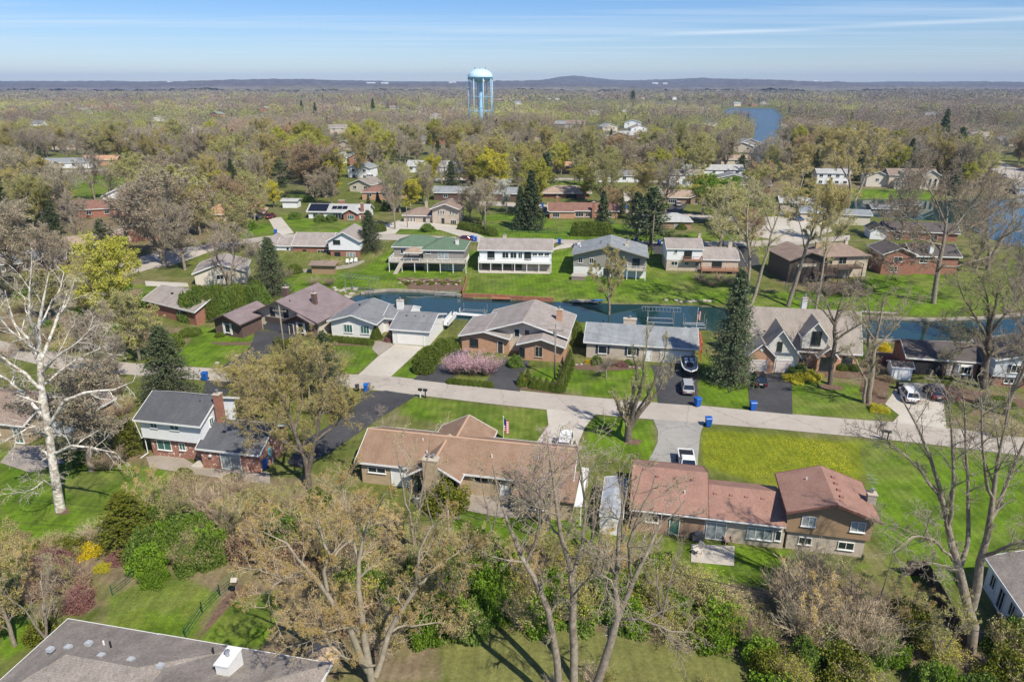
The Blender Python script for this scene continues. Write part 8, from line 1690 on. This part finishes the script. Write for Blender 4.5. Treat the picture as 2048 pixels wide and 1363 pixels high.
B('shrub_yellow', 1752, 820, 1.1, 1.0, 'yellow green shrub in the stone edged corner bed'); B('shrub_yellow', 1768, 823, .9, .8, 'second yellow green shrub in the stone edged corner bed'); B('shrub_fors', 1765, 700, 1.5, 1.4, 'yellow forsythia beyond the mulch slope'); B('shrub_purple', 1775, 725, 1.6, 1.2, 'reddish shrub on the mulch slope'); B('shrub_purple', 1900, 795, 1.4, 1.3, 'dark red shrub beside the concrete drive'); B('shrub_arb', 2005, 808, 1.8, 1.1, 'low clipped hedge before the pale blue siding'); B('shrub_arb', 1980, 806, 1.6, 1.1, 'low clipped hedge beside the huge oak trunk'); B('brush_brown', 1888, 742, 2.2, 2.4, 'bare brown bush beside the carport opening'); B('brush_bud', 2010, 862, 2.4, 1.4, 'low budding shrub in the round bed at the right edge'); B('brush_yg', 1990, 872, 1.4, 1.0, 'small yellow green shrub in the round bed')
B('shrub_green', 1193, 727, 1.0, 1.4, 'round dark bush below the left shuttered window'); B('brush_brown', 1222, 731, 1.5, 1.7, 'purplish bare bush between the shuttered windows'); B('shrub_fors', 1175, 726, .7, .7, 'small yellow bush at the corner of the flower bed'); B('shrub_purple', 1245, 730, 1.4, .6, 'low dark red ground shrub in the flower bed'); B('shrub_green', 1258, 728, .9, .8, 'small green shrub near the door of the pale ranch'); B('shrub_arb', 1160, 690, 1.5, 2.4, 'green bush between the taupe house and the pale ranch'); B('shrub_arb', 1145, 662, 1.8, 2.4, 'yellowish bush on the canal bank behind the taupe house'); B('shrub_arbcone', 1152, 672, 1.4, 3.0, 'pointed green bush behind the orange brick gable')
B('shrub_olive', 893, 1015, 2.5, 3.2, 'large yellow green shrub right of the wide tan chimney'); B('shrub_green', 855, 462, 2.2, 2.2, 'round dark green shrub in the lawn of the curved driveway'); 
for k in range(9): B('shrub_arb', 925 + k * 7.6, 458 + k * 1.6, 1.7, 2.4, 'clipped dark hedge bush along the drive right of the beige split level', 'hedge_bush', 'hedge right of the beige split level')
for k in range(8): B('shrub_arb', 1155 + k * 8, 470, 2.2, 4.0, 'rounded green cedar in the hedge across the lawn', 'cedar_tree', 'cedars in the lawn hedge', 'tree')
for k in range(7): B('shrub_arbcone', 745 + k * 6, 424 - k, 1.5, 3.4, 'pointed cedar in the row before the maroon roofed house', 'cedar_tree', 'cedar row by the maroon roof', 'tree')
for k in range(6): B('shrub_green', 580 + k * 8, 404, 1.7, 2.6, 'dark shrub in the row behind the garden shed', 'shrub', 'dark shrubs behind the garden shed')
for i, (px, py, k_) in enumerate(((490, 460, 'shrub_fresh'), (500, 452, 'shrub_fresh'), (590, 437, 'shrub_green'), (640, 443, 'shrub_green'), (662, 443, 'shrub_green'), (760, 462, 'shrub_arb'), (1100, 388, 'shrub_dry'), (1088, 392, 'shrub_olive'), (1113, 395, 'shrub_purple'), (1362, 458, 'shrub_arbcone'), (640, 535, 'brush_brown'), (575, 555, 'brush_brown'), (660, 570, 'brush_brown'), (628, 570, 'brush_brown'), (675, 535, 'brush_bud'), (590, 545, 'shrub_arb')), ):
    B(k_, px, py, 2.0, 2.2, ['fresh green bush left of the straight driveway', 'second fresh green bush before the orange tan roof', 'dark bush before the solar panel roof', 'left foundation bush of the solar panel house', 'right foundation bush of the solar panel house', 'rounded hedge beside the dark bushy pine', 'dry brown bush before the tan hip roof', 'olive bush before the tan hip roof', 'dark red bush before the tan hip roof', 'round cedar beside the grey hip roof', 'brown bare bush on the terrace wall', 'brown bush at the left end of the terrace', 'low brown bush on the lower lawn', 'second low brown bush on the lower lawn', 'pale budding bush on the terrace', 'green bush at the left of the terrace'][i])
for k in range(7): B('brush_brown', 1395 + k * 14, 560 + (k % 3) * 6, 2.0, 1.9, 'reddish brown bare bush below the deck of the white house', 'shrub', 'brown bushes below the deck')
for k in range(9): B('brush_brown', 1640 + k * 10, 580 + (k % 3) * 6, 2.2, 2.2, 'brown bare bush on the slope below the angled deck', 'shrub', 'brown bushes below the angled deck')
for k in range(8): B('shrub_green' if k % 2 else 'brush_bud', 1735 + k * 7, 530 - (k % 3) * 12, 2.2, 2.8, 'bush in the dark cluster left of the brick house behind the trees', 'shrub', 'bushes left of the brick house')
for k in range(16): B(['brush_brown', 'brush_bud', 'shrub_olive'][k % 3], 800 + k * 8, 560 + (k % 3) * 4, .8, .7, 'small dry plant on the terraced bank', 'shrub', 'plants on the terraced bank')
rs = random.Random(21)
LEFTBED = [('shrub_fors', 180, 1108, 1.2, 1.1, 'bright yellow forsythia in the lower left flower bed'), ('shrub_yellow', 205, 1138, .8, .6, 'yellow green tuft in the lower left flower bed'), ('shrub_purple', 235, 1120, 1.2, .7, 'purple flowering patch in the lower left flower bed'), ('brush_tan', 190, 1080, 1.6, 2.2, 'upright pale dead looking shrub at the lawn edge'), ('shrub_fresh', 310, 1165, 1.2, 1.9, 'small bright green tree shrub at the top of the dandelion lawn'), ('shrub_olive', 90, 1275, 1.5, 1.6, 'yellow green shrub at the far left roof corner')]
for k_, px, py, r, h_, lb in LEFTBED: B(k_, px, py, r, h_, lb)
def area(keys, poly, n_, r0, r1, h0, h1, label, group, name='shrub'):
    xs = [p[0] for p in poly]; yq = [p[1] for p in poly]; got = 0; tries = 0
    while got < n_ and tries < n_ * 40:
        tries += 1; px, py = rs.uniform(min(xs), max(xs)), rs.uniform(min(yq), max(yq))
        if sdist(poly, np.array([px]), np.array([py]))[0] > 0: continue
        k_ = rs.choice(keys); r = rs.uniform(r0, r1); B(k_, px, py, r, rs.uniform(h0, h1), label[k_] if isinstance(label, dict) else label, name, group[k_] if isinstance(group, dict) else group); got += 1
def LB(where): 
    d = {'shrub_green': 'dark green leafy bush', 'shrub_fresh': 'fresh green leafy bush', 'shrub_olive': 'olive green bush', 'shrub_purple': 'dark reddish bush', 'shrub_dry': 'dry brown leaved bush', 'brush_brown': 'bare brown twiggy bush', 'brush_bud': 'budding twiggy bush', 'brush_tan': 'tan bare many stemmed bush', 'brush_yg': 'yellow green budding bush', 'shrub_arb': 'rounded cedar bush', 'shrub_yellow': 'bright yellow green bush'}
    return {k: v + ' ' + where for k, v in d.items()}, {k: v.replace('bush', 'bushes') + ' ' + where for k, v in d.items()}
for keys, poly, n_, r0, r1, h0, h1, where in (
    (['shrub_purple', 'brush_brown', 'shrub_dry', 'brush_brown'], [(100,1120),(200,1150),(225,1180),(150,1225),(40,1215),(60,1150)], 17, 1.0, 1.7, 1.3, 2.3, 'in the reddish border above the near left roof'),
    (['shrub_green', 'shrub_fresh', 'brush_bud', 'shrub_green'], [(270,1075),(350,1010),(430,1040),(440,1130),(400,1160),(300,1150)], 20, 1.2, 2.0, 1.8, 3.4, 'in the green clump at the top of the dandelion lawn'),
    (['brush_bud', 'brush_brown', 'brush_tan'], [(320,975),(440,985),(520,1000),(540,1060),(430,1060),(340,1000)], 16, 1.6, 2.4, 2.0, 3.2, 'before the white and brick house'),
    (['brush_bud', 'brush_tan', 'shrub_dry', 'shrub_green', 'brush_yg'], [(430,1060),(640,1020),(780,1080),(870,1180),(860,1280),(760,1300),(620,1200),(450,1150)], 44, 1.5, 2.6, 1.8, 3.6, 'in the thicket around the orange budded tree'),
    (['shrub_green', 'shrub_fresh', 'brush_bud', 'shrub_fresh', 'shrub_green'], [(880,1080),(1000,1110),(1040,1230),(960,1260),(880,1330),(830,1320),(870,1200)], 26, 1.4, 2.3, 1.8, 3.4, 'in the green thicket below the paved patio'),
    (['shrub_green', 'brush_bud', 'shrub_fresh', 'brush_brown', 'brush_yg'], [(1030,1120),(1200,1120),(1330,1150),(1420,1190),(1520,1290),(1380,1290),(1200,1240),(1040,1250)], 56, 1.3, 2.2, 1.4, 2.9, 'in the thicket below the white shed'),
    (['brush_tan', 'brush_tan', 'brush_brown', 'brush_tan'], [(1560,1190),(1620,1170),(1740,1190),(1780,1240),(1720,1330),(1600,1330)], 18, 2.0, 3.2, 3.0, 4.8, 'in the tan thicket below the tan gable'),
    (['shrub_fresh', 'shrub_green', 'brush_yg', 'brush_bud', 'shrub_olive'], [(1500,1270),(1640,1300),(1800,1220),(1890,1290),(1900,1400),(1500,1420)], 34, 1.1, 1.9, 1.4, 2.8, 'in the green thicket at the lower right'),
    (['shrub_green', 'shrub_olive', 'brush_bud'], [(1960,1300),(2060,1290),(2080,1420),(1900,1420)], 14, 1.3, 2.0, 1.6, 3.0, 'in the lower right corner'),
    (['brush_yg', 'brush_tan'], [(1080,1330),(1500,1370),(1500,1430),(1100,1430)], 10, .8, 1.4, .8, 1.6, 'along the bottom edge'),
    (['brush_bud', 'shrub_olive', 'shrub_dry', 'brush_yg'], [(0,1075),(100,1080),(170,1095),(160,1120),(0,1110)], 12, .9, 1.5, .9, 1.5, 'along the left lawn edge'),
    (['brush_bud', 'brush_brown', 'shrub_green', 'brush_bud'], [(0,660),(180,640),(330,680),(180,700),(0,720)], 22, 1.8, 2.8, 2.0, 3.6, 'among the trees at the left end of the road'),
    (['brush_brown', 'brush_bud', 'shrub_green'], [(140,780),(260,770),(270,900),(200,960),(130,900)], 16, 1.4, 2.4, 1.6, 3.2, 'between the sycamore and the white and brick house'),
    (['brush_bud', 'brush_yg', 'shrub_olive'], [(470,760),(560,700),(660,700),(700,760),(690,830),(540,840)], 22, 1.2, 2.2, 1.6, 3.0, 'around the pointed spruce by the road'),
    (['brush_bud', 'brush_brown', 'shrub_green'], [(0,560),(200,540),(330,560),(300,640),(0,650)], 26, 2.0, 3.2, 2.2, 4.0, 'in the left woods behind the sycamore'),
    (['brush_bud', 'brush_brown', 'shrub_dry'], [(1760,700),(1790,735),(1770,800),(1735,790),(1745,730)], 9, .7, 1.3, .5, 1.0, 'on the mulch slope left of the small shed')):
    l_, g_ = LB(where); area(keys, poly, n_, r0, r1, h0, h1, l_, g_)

for i, (px, py, hh_) in enumerate(((470,1090,5.5),(530,1140,6.5),(585,1060,5),(640,1130,6),(700,1180,7),(790,1120,5.5),(850,1180,6.5),(900,1230,6),(985,1150,5),(1040,1190,5.5),(1100,1150,5),(1220,1170,6),(1300,1215,4),(1620,1290,6),(1700,1240,5.5),(1800,1260,5),(1870,1330,6),(300,1040,5.5),(370,1060,5),(60,1180,4.5),(140,1190,4.5))):
    x, y, z = G(px, py); TREES.append((x, y)); k_ = 'sapling' + str(i % 2); w_ = 'green olive' if i % 2 == 0 else 'orange budded'
    plant(k_, 'sapling_tree', (x, y, z), (hh_ / 12 * 1.2, hh_ / 12 * 1.2, hh_ / 12), w_ + ' many stemmed small tree in the near thicket', 'tree', w_ + ' small trees in the near thicket')

# ------------------------------------------------------------------ neighbourhood trees beyond the measured ones
def blocked(x, y, margin=2.0):
    px, py = PIX(x, y, TZ(x, y))
    for poly, wl in WATERS:
        if sdist(poly, np.array([x]), np.array([y]))[0] < margin: return True
    for f in FOOT:
        if abs(f[0][0] - x) < 40 and abs(f[0][1] - y) < 40 and sdist(f, np.array([x]), np.array([y]))[0] < margin - .5: return True
    for f in paved:
        if min(abs(p[0] - x) + abs(p[1] - y) for p in f) < 90 and sdist(f, np.array([x]), np.array([y]))[0] < margin: return True
    for ax, ay in TREES:
        if (ax - x) ** 2 + (ay - y) ** 2 < 20: return True
    return False
OPEN = [[(560,425),(780,440),(960,440),(1010,430),(1240,440),(1400,460),(1500,440),(1640,440),(1680,490),(1680,620),(560,620)], [(60,335),(270,335),(290,395),(60,400)], [(1060,350),(1240,350),(1240,366),(1060,366)],
        [(1600,375),(1880,375),(1880,470),(1600,470)], [(1230,290),(1320,295),(1310,322),(1200,318)], [(830,335),(920,335),(920,360),(830,360)], [(790,285),(850,285),(850,310),(780,312)]]
KIND = [('bare', 'grey leafless tree', 25), ('brown', 'brown budding tree', 14), ('ochre', 'ochre budding tree', 20), ('olive', 'olive budding tree', 26), ('yg', 'yellow green leafing tree', 14), ('yellow', 'bright yellow green tree', 2), ('rust', 'reddish budding tree', 4), ('spruce', 'dark conical spruce', 8), ('pine', 'dark open pine', 4), ('white', 'white blossoming tree', 2)]
def zone(px, py):
    if px < 560: return 'in the left neighbourhood behind the sycamore' if py > 330 else 'in the far left woods'
    if px < 930: return 'between the houses left of the water tower' if py > 270 else 'in the woods left of the water tower'
    if px < 1300: return 'between the houses right of the water tower' if py > 270 else 'in the woods right of the water tower'
    if px < 1660: return 'around the houses left of the lake' if py > 300 else 'near the far lake'
    return 'in the right woods behind the lake'
rt_ = random.Random(77); names = {'spruce': 'spruce_tree', 'pine': 'pine_tree', 'bare': 'bare_tree', 'brown': 'budding_tree', 'ochre': 'budding_tree', 'olive': 'budding_tree', 'yg': 'leafing_tree', 'yellow': 'flowering_tree', 'rust': 'budding_tree', 'white': 'flowering_tree'}
FC = [np.mean(f, 0) for f in FOOT]; cnt = 0; tries = 0; NMAX = 430
while cnt < NMAX and tries < 12000:
    tries += 1
    y = 150 + (460 - 150) * rt_.random() ** .75; x = rt_.uniform(-.86, .86) * (y + 12)
    px, py = PIX(x, y, TZ(x, y))
    if px < -60 or px > 2110: continue
    if y < 215 and -62 < x < 125: continue
    if any(sdist(o_, np.array([px]), np.array([py]))[0] < 0 for o_ in OPEN): continue
    if blocked(x, y, 3.0): continue
    if y < 330 and any(0 < c_[1] - y < 42 and abs(x / y - c_[0] / c_[1]) * y < 11 for c_ in FC) and rt_.random() < .8: continue
    if px > 1690 and 395 < py < 560: continue
    if 1470 < px < 1565 and 255 < py < 352: continue
    k_, lb, _ = rt_.choices(KIND, [k[2] for k in KIND])[0]
    if px > 1500 and k_ in ('yellow', 'yg') and rt_.random() < .6: k_, lb = 'brown', 'brown budding tree'
    key = k_ + str(rt_.randrange({'bare': 3, 'brown': 3, 'ochre': 3, 'olive': 3}.get(k_, 2) if k_ != 'white' else 1)); s = rt_.uniform(.75, 1.3) * (1.1 if y > 300 else 1); wf = rt_.uniform(.95, 1.3)
    if k_ in ('yellow', 'white'): s *= .7
    z_ = zone(px, py); TREES.append((x, y)); cnt += 1
    plant(key, names[k_], (x, y, TZ(x, y)), (s * wf, s * wf, s), lb + ' ' + z_, 'tree', lb.replace('tree', 'trees').replace('spruce', 'spruces').replace('pine', 'pines') + ' ' + z_, one=True)

# ------------------------------------------------------------------ far woods (beyond counting): one object of lumpy twig crowns per belt
def woods(name, y0, y1, dens, nb, bl, seed, exclude=True, hmin=8, hmax=15, half=.80):
    rg = np.random.default_rng(seed); A = half * (y1 * y1 - y0 * y0); n_ = int(A / dens)
    y = np.sqrt(rg.uniform(y0 * y0, y1 * y1, n_)); x = rg.uniform(-half, half, n_) * (y + 10)
    keep = fbm(x / 70 + 3, y / 70, 4) > .41
    for poly, wl in WATERS: keep &= sdist(poly, x, y) > 5
    for f in FOOT:
        c_ = np.mean(f, 0)
        if c_[1] > y0 - 30 and c_[1] < y1 * 1.25:
            m_ = (np.abs(x - c_[0] * y / c_[1]) < 40) & (y > c_[1] * .84 - 10) & (y < c_[1] + 20); idx = np.where(m_)[0]
            if len(idx):
                bad = (sdist(f, x[idx], y[idx]) < 4) | ((np.abs(x[idx] - c_[0] * y[idx] / c_[1]) < 11) & (y[idx] < c_[1]) & (rg.random(len(idx)) < .9)); keep[idx[bad]] = False
    for o_ in ([(1230,290),(1320,295),(1310,322),(1200,318)], [(1900,280),(1960,280),(2060,380),(1930,330)]):
        px, py = PIX(x, y, np.full_like(x, 2.)); keep &= sdist(o_, px, py) > 0
    x, y = x[keep], y[keep]; n_ = len(x); z = terr(x, y); hh = rg.uniform(hmin, hmax, n_) * (.55 + .95 * fbm(x / 75 + 2, y / 75, 3)) * np.where(rg.random(n_) < .1, 1.35, 1); rr = hh * rg.uniform(.38, .62, n_)
    pal = np.array([(.36,.28,.20), (.39,.28,.18), (.32,.26,.21), (.44,.38,.15), (.40,.42,.11), (.38,.37,.16), (.50,.52,.07), (.39,.23,.13), (.06,.09,.045), (.34,.28,.22), (.58,.55,.46)])
    pw = np.array([18, 14, 18, 9, 9, 10, 5, 4, 8, 18, 1.6]); k_ = rg.choice(len(pal), n_, p=pw / pw.sum()); pt_ = fbm(x / 130 + 31, y / 130, 3); k_ = np.where((pt_ > .54) & (rg.random(n_) < .7), rg.choice([3, 4, 5, 6, 4], n_), k_); k_ = np.where((pt_ < .44) & (rg.random(n_) < .6), rg.choice([0, 1, 2, 9, 7], n_), k_)
    yy = fbm(x / 220 + 9, y / 220, 3); right = sstep(250, 420, x / y * 700); k_ = np.where((right > .5) & (rg.random(n_) < .6), rg.choice([0, 1, 2, 9], n_), k_)
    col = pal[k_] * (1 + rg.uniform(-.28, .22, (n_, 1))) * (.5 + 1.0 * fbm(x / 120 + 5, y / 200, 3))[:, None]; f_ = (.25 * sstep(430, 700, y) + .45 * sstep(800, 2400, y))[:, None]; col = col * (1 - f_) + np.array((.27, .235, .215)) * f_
    N = n_ * nb; t_ = np.repeat(np.arange(n_), nb); u = nrm(rg.normal(size=(N, 3))); rad = .5 + .5 * rg.random(N) ** .6
    con = (k_ == 8)[t_]
    c = u * rad[:, None]; zrel = .58 + .42 * c[:, 2]; zrel = np.where(con, .08 + .9 * rg.random(N), zrel)
    wid = np.where(con, (1.02 - zrel) * .75, 1.0)
    lump = 1 + .28 * np.sin(np.arctan2(u[:, 1], u[:, 0]) * 3 + t_ * 1.7) * np.cos(u[:, 2] * 4 + t_)
    C0 = np.c_[x[t_] + c[:, 0] * rr[t_] * wid * lump, y[t_] + c[:, 1] * rr[t_] * wid * lump, z[t_] + zrel * hh[t_]]
    a = nrm(u * .6 + rg.normal(size=(N, 3)) * .6 + np.array([0, 0, .5])); b_ = nrm(np.cross(a, rg.normal(size=(N, 3)))); s = bl * rg.uniform(.6, 1.4, (N, 1)); asp = .38
    V = np.stack([C0 - a * s, C0 - b_ * s * asp, C0 + a * s, C0 + b_ * s * asp], 1).reshape(-1, 3); F = np.arange(4 * N).reshape(-1, 4)
    # trunks
    tr = np.zeros((n_, 2, 3)); tr[:, 0] = np.c_[x, y, z]; tr[:, 1] = np.c_[x, y, z + hh * .6]; TV, TF = blades(tr, .22)
    me = npmesh(name, np.r_[V, TV], np.r_[F, TF + len(V)], [WOODM]); cc = np.repeat(col[t_] * (1 + rg.uniform(-.08, .08, (N, 1))), 4, 0); pointcol(me, np.r_[cc, np.tile((.3, .27, .24), (len(TV), 1))])
    return tag(link(name, me), None, None, kind='stuff')
m, n, b = newmat('far_woods'); L = n.links; ac = nd(n, 'ShaderNodeVertexColor', layer_name='Col'); L.new(ac.outputs[0], b.inputs['Base Color']); b.inputs['Roughness'].default_value = .9; b.inputs['Specular IOR Level'].default_value = .1; WOODM = m
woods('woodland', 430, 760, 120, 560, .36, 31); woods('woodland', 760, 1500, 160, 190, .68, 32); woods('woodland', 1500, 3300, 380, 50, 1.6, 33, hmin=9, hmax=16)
# woodland canopy on the far plain and hills: lumpy surface over the terrain
ys2 = []; y = 3150.0
while y < 12500: ys2.append(y); y += y * .0045
X_, Y_ = fan(ys2, np.linspace(-.85, .85, 620), 60.0); a, b_ = X_.shape; X_ = X_.ravel(); Y_ = Y_.ravel()
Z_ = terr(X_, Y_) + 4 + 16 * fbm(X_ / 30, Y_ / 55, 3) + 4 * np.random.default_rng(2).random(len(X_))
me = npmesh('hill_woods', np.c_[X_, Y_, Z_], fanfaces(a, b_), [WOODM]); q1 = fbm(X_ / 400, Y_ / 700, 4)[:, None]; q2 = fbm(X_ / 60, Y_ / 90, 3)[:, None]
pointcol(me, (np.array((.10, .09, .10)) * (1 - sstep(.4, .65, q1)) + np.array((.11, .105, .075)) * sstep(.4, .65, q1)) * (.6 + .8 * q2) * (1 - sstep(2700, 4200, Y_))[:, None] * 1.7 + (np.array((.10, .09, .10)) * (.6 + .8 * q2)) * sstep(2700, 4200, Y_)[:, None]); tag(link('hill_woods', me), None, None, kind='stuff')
# pale fields and roofs on the far hills
for i, (px, py, wd) in enumerate(((742, 167, 60), (770, 167, 50), (905, 166, 50), (1310, 166, 40), (1330, 168, 30), (1630, 168, 25), (340, 163, 30))):
    x, y = W(px, py, 55 if True else 0) if False else (WY(px, py, 5200)[0], 5200.0); z = TZ(x, y)
    o = MB().box(-wd*.5, wd*.5, -12, 12, 0, 22).ext([(-13, 22), (0, 26), (13, 22)][::-1], -wd*.5 - 1, wd*.5 + 1, 'u').build('distant_building', WHITEP, None, (x, y, z)); tag(o, 'large pale building on the far hills ' + ['left of the water tower', 'just left of the water tower hills', 'immediately left of the tower legs', 'right of the pointed hill', 'right of the pointed hill beside another', 'on the right hills', 'on the far left hills'][i], 'building')

# ------------------------------------------------------------------ haze
hz = MB().box(-9500, 9500, -500, 13500, -25, 190).build('haze', newmat('haze_air')[0]); tag(hz, None, None, kind='stuff')
m = MATS['haze_air']; n = m.node_tree; n.nodes.remove(n.nodes['Principled BSDF']); pv = nd(n, 'ShaderNodeVolumePrincipled')
pv.inputs['Color'].default_value = (0.50, 0.70, 1.0, 1); pv.inputs['Density'].default_value = 0.00008; pv.inputs['Anisotropy'].default_value = 0.0
n.links.new(pv.outputs[0], n.nodes['Material Output'].inputs['Volume'])
